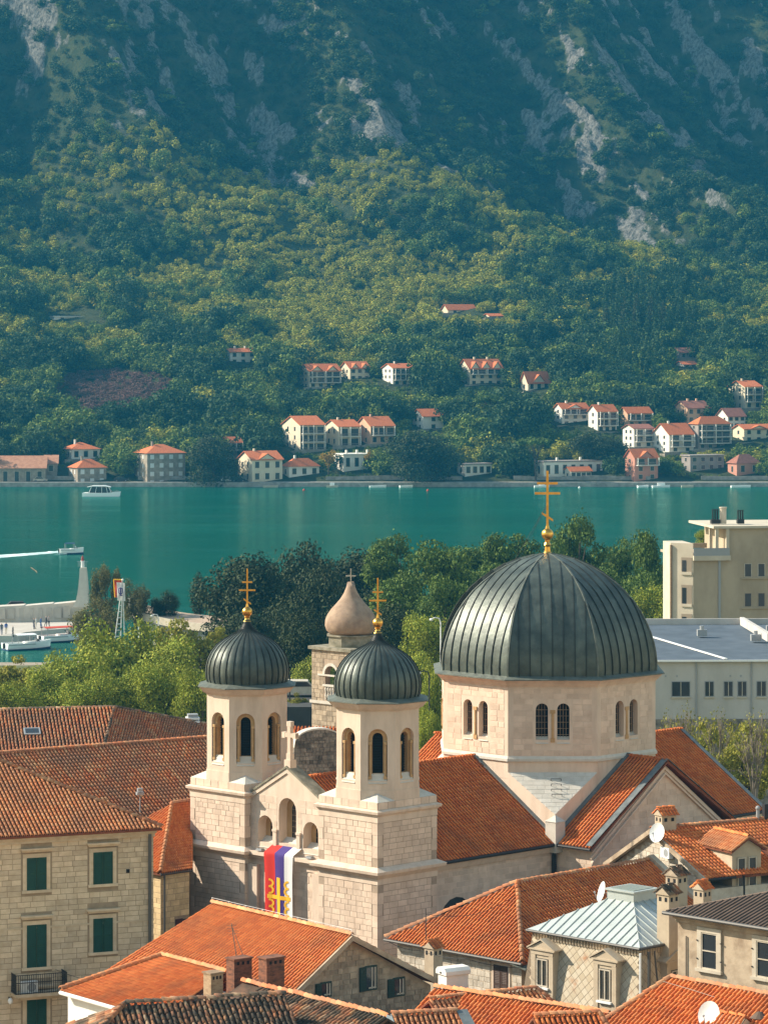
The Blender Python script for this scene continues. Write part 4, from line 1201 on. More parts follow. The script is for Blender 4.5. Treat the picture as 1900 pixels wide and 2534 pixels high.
# ---- L1: stone house with green shutters, lower left
def house_green():
    e = D2(22); n = Vector((e.y, -e.x, 0))
    p = W(380, 2052, 170); ez = 20.05
    c0 = Vector((p.x, p.y, 0))
    t = thing('stone_house', 'big tan stone house with green shutters and wrought iron balcony, lower left', 'house', (c0.x - 6, c0.y + 4, GZ))
    L = 20.0; Dp = 14.0
    wx = [c0, c0 - e * L, c0 - e * L - n * Dp, c0 - n * Dp]
    w = walls(t, wx, ez - .1, M_tanm)
    fr = Fr(c0, -e, n)            # s to the left from the right corner
    ash = []
    def su(u, d=0.0): return along((c0.x, c0.y), -e, u)
    cols = [su(255), su(91)]
    wins = []
    # column s, (top v, bottom v) of the shutters at that column
    for s, rows in ((cols[0], ((2108, 2187), (2272, 2355))), (cols[1], ((2122, 2202), (2288, 2393), (2461, 2640)))):
        yy = (c0 - e * s).y
        for vt, vb in rows:
            z1, z0 = zv(vt, yy), zv(vb, yy)
            wins.append((s, z0, z1))
    holes = []
    for s, z0, z1 in wins:
        wd = 1.02
        surround(w, fr, s, z0, wd, z1 - z0, M_tan, .2, .05)
        shutters(w, fr, s, z0, wd, z1 - z0, M_green, d=.05)
        holes.append((s - wd / 2 - .28, s + wd / 2 + .28, z0 - .16, z1 + .55))
    ashlar(ash, fr, 0, 15.0, 9.0, ez - .42, holes=holes, rh=(.24, .31), bl=(.4, .8), seed=2, proud=.014)
    pieces(w, 'stone', 'stone', ash, M_tan, 300, rect=(0, 2070, 370, 2534), rest='masonry')
    mb = MB(); mb.fbox(fr, -.05, L, ez - .42, ez - .22, -.01, .12); mb.fbox(fr, -.1, L, ez - .22, ez - .1, -.01, .25); mb.build('cornice', M_tan, w)
    mb = MB()
    for zz in (15.35, 11.9): mb.fbox(fr, -.02, L, zz, zz + .09, -.01, .045)
    mb.build('string_course', M_tan, w)
    mb = MB(); s_ = su(317); mb.fbox(fr, s_ - .09, s_ + .09, zv(2148, 171), zv(2139, 171), .0, .035); mb.build('vent_hole', M_dark, w)
    mb = MB(); mb.tube([fr.P(.22, ez - .3, .12), fr.P(.22, 5, .12)], .085, 8); mb.build('drainpipe', M_pipe, w)
    # roof
    ov = .35
    E0 = c0 - e * L + n * ov - e * ov; E1 = c0 + n * ov + e * ov
    pit = .432; hw = Dp / 2 + ov
    R1 = E1 - e * hw - n * hw; R0 = E0 - n * hw + e * 0
    zr = ez + pit * hw
    E2 = E1 - n * 2 * hw; E3 = E0 - n * 2 * hw
    z_ = lambda q, z: Vector((q.x, q.y, z))
    fpoly = [z_(E0, ez), z_(E1, ez), z_(R1, zr), z_(R0, zr)]
    spoly = [z_(E1, ez), z_(E2, ez), z_(R1, zr)]
    bpoly = [z_(E2, ez), z_(E3, ez), z_(R0, zr), z_(R1, zr)]
    mb = MB(); slab(mb, fpoly); slab(mb, spoly); slab(mb, bpoly)
    ro = mb.build('roof', M_under, t)
    tl = []; cp = []
    tile_face(tl, fpoly, .215, .33, .5, seed=4)
    tile_face(tl, spoly, .215, .33, .5, seed=5)
    ridge_line(cp, z_(E1, ez + .05), z_(R1, zr + .05), 3, 1.0, 1.2)
    ridge_line(cp, z_(R0, zr + .05), z_(R1, zr + .05), 3)
    pieces(ro, 'roof_tile', 'tile', tl, M_tileL, 300, rect=(0, 1900, 394, 2080))
    pieces(ro, 'ridge_tile', 'ridge', cp, M_tileM, 60)
    # balcony
    sb = cols[1]; zb = zv(2400, 173)
    b = MB(); b.fbox(fr, sb - 1.35, sb + 1.35, zb - .16, zb, 0, .95); b.fbox(fr, sb - 1.0, sb + 1.0, zb - .36, zb - .16, 0, .6)
    bo = b.build('balcony', M_tan, t)
    ra = MB()
    for q in np.linspace(-1.3, 1.3, 24): ra.fbox(fr, sb + q - .012, sb + q + .012, zb, zb + .95, .90, .925)
    for q in np.linspace(.05, .85, 8):
        for sx in (-1.3, 1.3): ra.fbox(fr, sb + sx - .012, sb + sx + .012, zb, zb + .95, q, q + .024)
    for zz in (.03, .55, .93):
        ra.fbox(fr, sb - 1.32, sb + 1.32, zb + zz, zb + zz + .035, .895, .93)
        for sx in (-1.3, 1.3): ra.fbox(fr, sb + sx - .018, sb + sx + .018, zb + zz + .002, zb + zz + .033, 0, .9)
    ra.build('railing', M_iron, bo)
    ac_unit('air_conditioner', 'white air conditioner standing on the wrought iron balcony', fr, sb + .55, zb, .45)
    l = thing('wall_lamp', 'small white lamp under the corner of the balcony', 'lamp', fr.P(sb + 1.45, zb - .35, 0))
    m_ = MB(); m_.ball(fr.P(sb + 1.45, zb - .38, .38), .13, 10, 1.2); m_.build('globe', M_wht, l, True)
    m_ = MB(); m_.tube([fr.P(sb + 1.45, zb - .25, 0), fr.P(sb + 1.45, zb - .25, .38)], .02, 5); m_.build('arm', M_iron, l)
house_green()

def hip_faces(E, zs):
    return [Vector((p.x, p.y, z)) for p, z in zip(E, zs)]
Z = lambda q, z: Vector((q[0], q[1], z))

# ---- L2 / L4: long roofs behind
def house_long():
    e = D2(33); n = Vector((e.y, -e.x, 0))
    y1 = 203.0
    R = W(513, 1827, y1); R = Z(R, R.z)
    zr = R.z
    r1 = Z(R + e * 3, zr); r0 = Z(R - e * 34, zr)
    wid = 8.2; dz = wid * .5
    t = thing('long_house', 'long low house with plain dark terracotta roof between stone house and left bell tower', 'house', Z(R - e * 14 - n * 3, GZ))
    f = [r0 + n * wid - UP * dz, r1 + n * wid - UP * dz, r1, r0]
    b = [r1 - n * wid - UP * dz, r0 - n * wid - UP * dz, r0, r1]
    walls(t, [f[0] - n * .4, f[1] - n * .4, b[0] + n * .4, b[1] + n * .4], zr - dz - .05, M_tan)
    mb = MB(); slab(mb, f); slab(mb, b); ro = mb.build('roof', M_under, t)
    mb = MB(); mb.extr([f[1] - e * .4 - n * .4, b[0] - e * .4 + n * .4, r1 - e * .4 - UP * .2], -e * .3); mb.build('gable_wall', M_tan, t)
    tl = []; cp = []
    tile_face(tl, f, .23, .36, .4, seed=8); ridge_line(cp, r0 + UP * .03, r1 + UP * .03)
    pieces(ro, 'roof_tile', 'tile', tl, M_tileM, 300, rect=(0, 1850, 500, 2020))
    pieces(ro, 'ridge_tile', 'ridge', cp, M_tileM, 80)
    a = thing('chimney_pipe', 'thin metal flue with a box head beside the long dark roof', 'flue', W(347, 2010, 192))
    c = W(347, 2010, 192)
    m_ = MB(); m_.tube([c, c + UP * 1.0], .04, 6); m_.build('pipe', M_grey, a)
    m_ = MB(); m_.cbox(c + UP * 1.0, .42, .3, .16, 20); m_.cbox(c + UP * 1.2, .3, .22, .18, 20); m_.build('head', M_grey, a)
house_long()
def house_back():
    y0 = 228.0
    A_ = W(283, 1751, y0); zr = A_.z
    e = D2(12); n = Vector((e.y, -e.x, 0))
    e2 = D2(-32)                    # the right wing comes towards the camera
    t = thing('old_house', 'old house with mottled tiled roof turning a corner, below the green trees', 'house', Z(A_ - e * 6, GZ))
    r0 = Z(A_ - e * 22, zr); r1 = Z(A_, zr)
    wid = 8.5; dz = wid * .46
    # front slope and right-hand slope meet in a hip line going down
    Hd = Z(W(236, 1850, 219), zr - dz)
    f = [r0 + n * wid - UP * dz, Hd, r1, r0]
    rr = Z(W(560, 1802, 236), 0); rr.z = zv(1802, 236)
    E = Hd + (rr - r1)
    s = [Hd, Z(E, Hd.z), rr, r1]
    mb = MB(); slab(mb, f); bilin_slab(mb, r1, rr, Z(E, Hd.z), Hd); ro = mb.build('roof', M_underO, t)
    bk = MB(); slab(bk, [r1 - n * wid - UP * dz, r0 - n * wid - UP * dz, r0, r1]); bk.build('rear_roof', M_underO, t)
    walls(t, [r0 + n * (wid - .5), Hd - n * .5, Z(E, 0) - n * .5, Z(rr, 0) - n * 5, r1 - n * (wid - .5), r0 - n * (wid - .5)], zr - dz - .1, M_tan)
    tl = []; cp = []
    tile_face(tl, f, .24, .38, 1.0, seed=9)
    tl2 = []
    tile_bilin(tl2, r1, rr, Z(E, Hd.z), Hd, .24, .38, 1.2, seed=10)
    ridge_line(cp, r0, r1, 1, 1, 1); ridge_line(cp, r1, rr, 2, 1, 1); ridge_line(cp, Hd + UP * .05, r1, 2, 1, 1)
    pieces(ro, 'roof_tile', 'tile', tl + tl2, M_tileM, 300, rect=(0, 1760, 500, 1860))
    pieces(ro, 'ridge_tile', 'ridge', cp, M_tileO, 80)
    for u_, v_, lab in ((80, 1800, 'grey'), (352, 1820, 'blue')):
        c = W(u_, v_, 224)
        q = r0 + n * 4 - UP * 2
        fr_n = (f[1] - f[0]).cross(r0 - f[0]).normalized()
        sk = MB(); c2 = Z(c, 0)
        pn = f if lab == 'grey' else s
        nn = (pn[1] - pn[0]).cross(pn[3] - pn[0]).normalized(); nn = nn if nn.z > 0 else -nn
        zc = pn[0].z - (nn.x * (c.x - pn[0].x) + nn.y * (c.y - pn[0].y)) / nn.z
        ee = (pn[1] - pn[0]).normalized(); dd = nn.cross(ee)
        cc = Vector((c.x, c.y, zc)) + nn * .06
        sk.extr([cc - ee * .55 - dd * .4, cc + ee * .55 - dd * .4, cc + ee * .55 + dd * .4, cc - ee * .55 + dd * .4], nn * .1)
        so = sk.build('skylight', M_grey, ro)
        sk = MB(); cc += nn * .106; sk.poly([cc - ee * .45 - dd * .3, cc + ee * .45 - dd * .3, cc + ee * .45 + dd * .3, cc - ee * .45 + dd * .3]); sk.build('pane', M_glass, so)
    v = thing('roof_ventilator', 'white louvred ventilator box at the end of the mottled roof', 'ventilator', W(477, 1788, 234))
    c = W(477, 1788, 234); m_ = MB()
    for i in range(3): m_.cbox(c + UP * (i * .22 - .2), .9, .9, .14, 10)
    m_.build('louvre', M_wht, v); m_ = MB(); m_.cbox(c - UP * .5, .7, .7, 1.1, 10); m_.build('core', M_grey, v)
house_back()

# ---- L3: small hip roofed house left of the tower
def house_small():
    y = 184.5
    c0 = W(397, 2162, y); ez = c0.z; c0 = Z(c0, 0)
    er = D2(42); el = D2(132)
    t = thing('corner_house', 'small yellow stone house with hipped orange roof beside the left bell tower', 'house', Z(c0 + er * 2 + el * 2, GZ))
    a, b = along((c0.x, c0.y), er, 476), 7.5
    E = [c0, c0 + er * a, c0 + er * a + el * b, c0 + el * b]
    w = walls(t, [c0 + er * .25 + el * .25, c0 + er * a + el * .25, c0 + er * a + el * b, c0 + el * (b - .2) + er * .25], ez - .05, M_tanm)
    frr = Fr(c0 + er * .25 + el * .25, er, -el); frl = Fr(c0 + er * .25 + el * .25, el, -er)
    st = []
    ashlar(st, frr, 0, a - .25, 9, ez - .1, holes=[(.95, 3.2, 9, 12.8)], seed=5, rh=(.26, .36)); ashlar(st, frl, 0, 5, 9, ez - .1, seed=6)
    pieces(w, 'stone', 'stone', st, M_yel, 90, rect=(365, 2160, 475, 2300), rest='masonry')
    m_ = MB(); m_.fbox(frr, 1.0, 1.5, 10, 12.7, 0, .05); m_.build('shutter', mat('maroon_shutter', (.06, .018, .02), rough=.6), w)
    m_ = MB(); m_.fbox(frr, 1.52, a - .3, 10, 12.65, 0, .04); m_.build('window_pane', M_dark, w)
    apex = W(426, 1991, 191.5); R2 = W(474, 1984, 195.0)
    Ec, Lb = Z(c0 + er * a, ez), Z(c0 + el * b, ez)
    mb = MB(); bilin_slab(mb, apex, R2, Ec, Z(c0, ez)); slab(mb, [Lb, Z(c0, ez), apex]); ro = mb.build('roof', M_under, t)
    mb = MB(); mb.extr([Ec, R2 - UP * .15, Z(R2, ez)], -er * .3); mb.build('end_wall', M_yel, t)
    tl = []; cp = []
    tile_bilin(tl, apex, R2, Ec, Z(c0, ez), .23, .36, .3, seed=11); tile_face(tl, [Lb, Z(c0, ez), apex], .23, .36, .3, seed=12)
    ridge_line(cp, Z(c0, ez + .06), apex + UP * .06); ridge_line(cp, apex + UP * .04, R2 + UP * .04)
    pieces(ro, 'roof_tile', 'tile', tl, M_tile, 250, rect=(365, 1960, 475, 2180)); pieces(ro, 'ridge_tile', 'ridge', cp, M_tileL, 40)
    m_ = MB(); m_.tube([Z(c0, ez - .05), Z(c0 + er * a, ez - .05)], .07, 6); m_.tube([Z(c0 + er * .3, ez - .1), Z(c0 + er * .3, 6)], .07, 6); m_.build('gutter', M_pipe, t)
house_small()

# ---- B1: big orange roof with gable, bottom centre left
def house_gable():
    e2 = D2(38); rd = D2(-52)
    Rb = W(870, 2317, 153.22); zr = Rb.z
    tA = along((Rb.x, Rb.y), -rd, 525)
    Ra = Rb - rd * tA
    t = thing('gabled_house', 'house with broad orange tiled roof and rubble gable with three small green framed windows', 'house', Z(Rb - rd * 5, GZ))
    G1 = W(726.6, 2458, 151.15); V1 = W(253, 2409, 158.06)
    EN = Rb + (G1 - Rb) * 1.95; EF = Ra + (V1 - Ra) * 1.30
    gr_ = Rb + e2 * 5.2; gr_.z = zr - 2.7
    fr2 = Ra + e2 * 5.2; fr2.z = zr - 2.7
    mb = MB(); bilin_slab(mb, Ra, Rb, EN, EF); bilin_slab(mb, Rb, Ra, fr2, gr_); ro = mb.build('roof', M_under, t)
    tl = []; cp = []
    tile_bilin(tl, Ra, Rb, EN, EF, .215, .36, .25, seed=14)
    tile_bilin(tl, Rb, Ra, fr2, gr_, .24, .5, .2, seed=15)
    ridge_line(cp, Ra + UP * .05, Rb + UP * .05, 4, 1.0, .3)
    pieces(ro, 'roof_tile', 'low_tile', tl, M_tile, 300, rect=(480, 2240, 800, 2450)); pieces(ro, 'ridge_tile', 'ridge', cp, M_tileL, 60)
    # walls and gable
    gw = rd * -.35
    q0, q1, q2 = EN + gw, gr_ + gw, Rb + gw
    base = [Z(EN, 0) + gw + e2 * .3, Z(gr_, 0) + gw - e2 * .3, Z(fr2, 0) - e2 * .3, Z(EF, 0) + e2 * .3]
    w = walls(t, base, min(EN.z, EF.z) - .15, M_rubble)
    g_ = MB(); gy = [q0 - UP * .15 + e2 * .3, q1 - UP * .15 - e2 * .3, q2 - UP * .14]
    g_.extr([Z(gy[0], 5), Z(gy[1], 5), gy[1], gy[2], gy[0]], -rd * .3)
    go = g_.build('gable_wall', M_rubble, t)
    fr = Fr(Z(Rb + gw, 0), e2, rd)
    holes = []
    wl = []
    for u0, u1, v0, v1, sh in ((779, 817, 2435, 2465, 'l'), (888, 929, 2395, 2448, 'l'), (958, 998, 2424, 2463, 'l')):
        ua, ub = (u0 + (u1 - u0) * .42, u1)
        s0, s1 = along((fr.o.x, fr.o.y), e2, ua), along((fr.o.x, fr.o.y), e2, ub); sl = along((fr.o.x, fr.o.y), e2, u0)
        y_ = (fr.o + e2 * s0).y
        z0, z1 = zv(v1, y_), zv(v0, y_)
        wl.append((s0, s1, sl, z0, z1)); holes.append((sl - .12, s1 + .15, z0 - .12, z1 + .15))
    st = []
    sl_l, sl_r = (zr - gy[0].z) / (Z(gy[0] - Rb, 0)).length, (zr - gy[1].z) / (Z(gy[1] - Rb, 0)).length
    ashlar(st, fr, -6.5, 5.3, 8.0, zr, holes=holes, rh=(.2, .3), bl=(.22, .5), seed=16, proud=.03, keep=lambda s, z: z < zr - .35 - (sl_r * s if s > 0 else -sl_l * s))
    pieces(go, 'stone', 'stone', st, M_rubble, 300, rect=(730, 2330, 1075, 2534), rest='masonry')
    for s0, s1, sl, z0, z1 in wl:
        m_ = MB(); m_.fbox(fr, s0 - .06, s1 + .06, z0 - .08, z1 + .08, 0, .05); wf = m_.build('window_frame', M_dgreen, go)
        m_ = MB(); m_.fbox(fr, s0, s1, z0, z1, .05, .056); m_.build('pane', M_glass, wf)
        m_ = MB(); m_.fbox(fr, s0 + .12, s1 - .02, z0 + .02, z0 + .08, .056, .075); m_.fbox(fr, (s0 + s1) / 2, (s0 + s1) / 2 + .06, z0, z1, .056, .075); m_.fbox(fr, s1 - .1, s1 - .04, z0, z1, .056, .08); m_.build('sash', M_frame, wf)
        m_ = MB(); m_.fbox(fr, sl, s0 - .07, z0 - .08, z1 + .05, .03, .08)
        for i in range(7): m_.fbox(fr, sl + .05, s0 - .12, z0 + (z1 - z0) * (i + .2) / 7, z0 + (z1 - z0) * (i + .7) / 7, .08, .1)
        m_.build('shutter', M_dgreen, go)
    # verge boards
    m_ = MB()
    for a_, b_ in ((Rb, EN), (Rb, gr_)):
        p0, p1 = a_ + rd * .02, b_ + rd * .02
        m_.hexa([p0 - UP * .2, p1 - UP * .2, p1 + rd * .1 - UP * .2, p0 + rd * .1 - UP * .2, p0 + UP * .06, p1 + UP * .06, p1 + rd * .1 + UP * .06, p0 + rd * .1 + UP * .06])
    m_.build('verge_board', M_plast, ro)
    # skylight and chimneys
    def on_roof(u, k):      # point on the left slope: k 0 ridge..1 eave
        best = None
        for i in range(200):
            s_ = i / 199; P_ = Ra.lerp(Rb, s_).lerp(EF.lerp(EN, s_), k)
            uu = uv(P_)[0]
            if best is None or abs(uu - u) < best[0]: best = (abs(uu - u), P_)
        return best[1]
    c = on_roof(635, .62); nn = (Rb - Ra).cross(EF - Ra).normalized(); nn = nn if nn.z > 0 else -nn
    ee = (Rb - Ra).normalized(); dd = nn.cross(ee)
    m_ = MB(); cc = c + nn * .1; m_.extr([cc - ee * .45 - dd * .6, cc + ee * .45 - dd * .6, cc + ee * .45 + dd * .6, cc - ee * .45 + dd * .6], nn * .1); so = m_.build('skylight', M_grey, ro)
    m_ = MB(); cc += nn * .106; m_.poly([cc - ee * .36 - dd * .5, cc + ee * .36 - dd * .5, cc + ee * .36 + dd * .5, cc - ee * .36 + dd * .5]); m_.build('pane', mat('sky_glass', (.05, .12, .2), rough=.06, spec=.9), so)
    for u_, vt, y_, w_, m__ in ((592, 2372, 147, .95, M_brick), (672, 2370, 146, .95, M_brick)):
        p_ = W(u_, vt, y_); chimney(ro, p_, w_, .6, p_.z - 2.2, p_.z, m__, 38)
    an = thing('antenna', 'thin leaning television aerial mast above the broad orange roof', 'antenna', W(590, 2372, 150.40))
    m_ = MB(); p_ = W(586, 2372, 150.40); m_.tube([p_, W(573, 2285, 150.40)], .022, 5); m_.build('mast', M_pipe, an)
    m_ = MB(); m_.tube([W(604, 2370, 150.40), W(574, 2292, 150.40)], .016, 5); m_.build('stay', M_pipe, an)
    m_ = MB()
    for k in range(4): q = W(573.5 + k * 1.2, 2290 + k * 7, 150.40); m_.tube([q - Vector((.22, .1, 0)), q + Vector((.22, .1, 0))], .008, 4)
    m_.build('element', M_pipe, an)
    # lightning wire on the ridge
    m_ = MB()
    for k in range(9):
        q = Ra.lerp(Rb, k / 8); m_.tube([q, q + UP * .32], .012, 4)
    m_.tube([Ra + UP * .3, Rb + UP * .3], .008, 4); m_.build('ridge_wire', M_wht, ro)
    # B2: lower wing in front
    wing = thing('lower_wing', 'lower orange roofed wing with white eaves in front of the broad orange roof', 'house', Z(W(330, 2480, 150.40), GZ))
    T0 = W(401, 2367, 153.22); T0 = Vector(T0)
    T1 = T0 + rd * (along((T0.x, T0.y), rd, 560))
    E0 = W(150, 2452, 148.99)
    E1 = E0 + rd * (along((E0.x, E0.y), rd, 400))
    mb = MB(); bilin_slab(mb, T0, T1, E1, E0, .14)
    bkp = [T1, T0, T0 + (T0 - E0) * Vector((1, 1, 0)).length * 0 + e2 * 4 - UP * 1.2, T1 + e2 * 4 - UP * 1.2]
    slab(mb, bkp, .14)
    r2 = mb.build('roof', M_under, wing)
    tl = []; cp = []
    tile_bilin(tl, T0, T1, E1, E0, .215, .36, .25, seed=17)
    ridge_line(cp, T0 + UP * .05, T1 + UP * .05); ridge_line(cp, E0 + UP * .06, T0 + UP * .06)
    pieces(r2, 'roof_tile', 'low_tile', tl, M_tile, 300, rect=(150, 2370, 520, 2520)); pieces(r2, 'ridge_tile', 'ridge', cp, M_tileL, 60)
    walls(wing, [Z(E0, 0) + e2 * .4, Z(E1, 0) + e2 * .4, Z(T1, 0), Z(T0, 0)], E0.z - .1, M_white)
    m_ = MB(); m_.tube([E0 - UP * .08, E1 - UP * .08], .09, 8); m_.build('gutter', M_wht, wing)
    p_ = W(528, 2408, 141.00); chimney(r2, p_, .62, .55, p_.z - 1.6, p_.z, M_brickp, 38)
house_gable()

# ---- B3: old mossy roof at the bottom edge
def house_mossy():
    e = D2(18); n = Vector((e.y, -e.x, 0))
    K0 = W(312, 2488, 138); tl_ = along((K0.x, K0.y), e, 705); K1 = K0 + e * tl_
    t = thing('mossy_roofed_house', 'old house with blackened mossy barrel tile roof at the bottom edge', 'house', Z(K0 + e * 4, GZ))
    dn = n * 4.2 - UP * 2.1
    hipE = K0 - e * 3.2 + n * 3.2 - UP * 1.9
    f = [K0 + dn - e * 4.2, K1 + dn, K1, K0]
    mb = MB(); slab(mb, f)
    bq = [K1 - n * 2.4 - UP * 1.5, K0 - n * 2.4 - UP * 1.5, K0, K1]; slab(mb, bq)
    lq = [K0 - n * 2.4 - UP * 1.5 - e * 3, K0 + dn - e * 4.2, K0]; slab(mb, lq)
    # second wing, ridge running towards the camera
    rd = D2(-50); ep = D2(40)
    Wa = W(600, 2432, 146); Wb = Wa + rd * along((Wa.x, Wa.y), rd, 960)
    f2 = [Wa - ep * 4.0 - UP * 1.75, Wb - ep * 4.0 - UP * 1.75, Wb, Wa]
    f3 = [Wb + ep * 2.6 - UP * 1.5, Wa + ep * 2.6 - UP * 1.5, Wa, Wb]
    slab(mb, f2); slab(mb, f3)
    ro = mb.build('roof', M_underO, t)
    tl = []; cp = []
    nf = (f2[1] - f2[0]).cross(f2[3] - f2[0]).normalized(); nf = nf if nf.z > 0 else -nf
    n1 = (f[1] - f[0]).cross(f[3] - f[0]).normalized(); n1 = n1 if n1.z > 0 else -n1
    tile_face(tl, f, .235, .36, 1.5, seed=20, skip=lambda o: (o - f2[0]).dot(nf) < -.05 and (Z(o, 0) - Z(f2[3], 0)).dot(ep) < 0 and (Z(o, 0) - Z(f2[0], 0)).dot(ep) > 0)
    tile_face(tl, lq, .235, .36, 1.5, seed=22)
    tl2 = []
    tile_face(tl2, f2, .235, .36, 1.5, seed=21, skip=lambda o: (o - f[0]).dot(n1) < -.05 and (Z(o, 0) - Z(K1, 0)).dot(e) < .0)
    ridge_line(cp, K0 + UP * .05, K1 + UP * .05, 5, 1.1, 1.5); ridge_line(cp, f[0] + UP * .05, K0 + UP * .05, 6, 1.1, 1.5)
    cp2 = []; ridge_line(cp2, Wa + UP * .05, Wb + UP * .05, 7, 1.1, 1.5)
    pieces(ro, 'roof_tile', 'tile', tl + tl2, M_tileO, 300, rect=(180, 2430, 960, 2560)); pieces(ro, 'ridge_tile', 'ridge', cp, M_tileO, 60); pieces(ro, 'hip_tile', 'ridge', cp2, M_tileM, 40)
    walls(t, [Z(f[0], 0) - n * .3, Z(f[1], 0) - n * .3, Z(bq[0], 0) + n * .3, Z(bq[1], 0) + n * .3], f[0].z - .2, M_plast)
    walls(t, [Z(f2[0], 0) + ep * .3, Z(f2[1], 0) + ep * .3, Z(f3[0], 0) - ep * .3, Z(f3[1], 0) - ep * .3], f2[0].z - .2, M_plast)
house_mossy()

# ---- B5: hip roofed house in front of the nave
def house_hip():
    er, el = D2(45), D2(135)
    c = W(1292, 2384, 166); ez = c.z; c0 = Z(c, 0)
    a, b = 15.2, 9.6
    t = thing('hipped_house', 'house with bright orange hipped roof and pale stone wall in front of the church nave', 'house', Z(c0 + er * 6 + el * 4, GZ))
    zr = ez + 2.85
    h1 = Z(c0 + er * 4.8 + el * 4.8, zr); h2 = Z(c0 + er * (a) + el * 4.8, zr)
    P0, P1, P2, P3 = Z(c0, ez), Z(c0 + er * a, ez), Z(c0 + er * a + el * b, ez), Z(c0 + el * b, ez)
    L_ = [P3, P0, h1]; R_ = [P0, P1, h2, h1]; B_ = [P2, P3, h1, h2]
    mb = MB(); slab(mb, L_); slab(mb, R_); slab(mb, B_); ro = mb.build('roof', M_under, t)
    tl = []; cp = []
    tile_face(tl, L_, .225, .35, .5, seed=24); tile_face(tl, R_, .225, .35, .5, seed=25)
    ridge_line(cp, P0 + UP * .05, h1 + UP * .05, 3, 1.05, .8); ridge_line(cp, P3 + UP * .05, h1 + UP * .05, 4, 1, .8); ridge_line(cp, h1 + UP * .04, h2 + UP * .04, 4, 1, .8)
    pieces(ro, 'roof_tile', 'low_tile', tl, M_tile, 300, rect=(950, 2180, 1560, 2390)); pieces(ro, 'ridge_tile', 'ridge', cp, M_tileM, 90)
    i_ = .45
    w = walls(t, [Z(c0 + (er + el) * i_, 0), Z(c0 + er * (a - .1) + el * i_, 0), Z(c0 + er * (a - .1) + el * (b - i_), 0), Z(c0 + er * i_ + el * (b - i_), 0)], ez - .05, M_plast)
    fr = Fr(c0 + (er + el) * i_, el, -er)
    st = []
    s_sh = along((fr.o.x, fr.o.y), el, 1240)
    ashlar(st, fr, 0, b - .9, 8, ez - .15, holes=[(s_sh - .75, s_sh + .75, 8.3, ez - .35)], rh=(.22, .34), bl=(.25, .6), seed=26, proud=.02)
    pieces(w, 'stone', 'stone', st, M_whst, 200, rect=(960, 2340, 1292, 2500), rest='masonry')
    shutters(w, fr, s_sh, ez - 2.35, .95, 1.95, M_brsh); surround(w, fr, s_sh, ez - 2.35, .95, 1.95, M_trim, .14, .04, False)
    # gable parapet at the far end
    g_ = MB()
    for sg, q in ((0, P1), (1, P2)):
        p0, p1 = Z(q + er * .02, ez + .1), h2 + er * .02 + UP * .1
        g_.hexa([p0, p1, p1 + er * .4, p0 + er * .4, p0 + UP * .22, p1 + UP * .22, p1 + er * .4 + UP * .22, p0 + er * .4 + UP * .22])
    g_.build('gable_coping', M_plast, ro)
    g_ = MB(); g_.extr([P1 + er * .06 - UP * .2, P2 + er * .06 - UP * .2, h2 + er * .06 + UP * .02], er * .28); g_.build('gable_wall', M_whst, t)
    gt = MB(); gt.tube([P0 - UP * .05 - er * .06, P3 - UP * .05 - er * .06], .075, 8); gt.build('gutter', M_pipe, t)
    fl = MB(); slab(fl, [P0 + er * -.1 - el * .3 - UP * .25, P0 + er * 1.5 - el * .3 - UP * .1, P0 + er * 1.2 + el * .9 + UP * .35, P0 + er * -.1 + el * 1.0 - UP * .02], .05); fl.build('valley_flashing', M_verd, ro)
    # small chimney house with tiled hood by the eave
    p_ = W(1072, 2345, 163); chimney(ro, p_, .62, .62, p_.z - 2.0, p_.z, M_cream, 45, M_tile)
    an = thing('antenna', 'tall thin aerial mast beside the hooded chimney in front of the nave', 'antenna', W(1054, 2370, 164))
    m_ = MB(); m_.tube([W(1054, 2370, 164), W(1053, 2248, 164)], .025, 5); m_.build('mast', M_pipe, an)
    m_ = MB(); m_.tube([W(1030, 2300, 164), W(1010, 2296, 164.3)], .012, 4); m_.tube([W(1053, 2285, 164), W(1085, 2279, 164)], .01, 4); m_.build('arm', M_pipe, an)
house_hip()

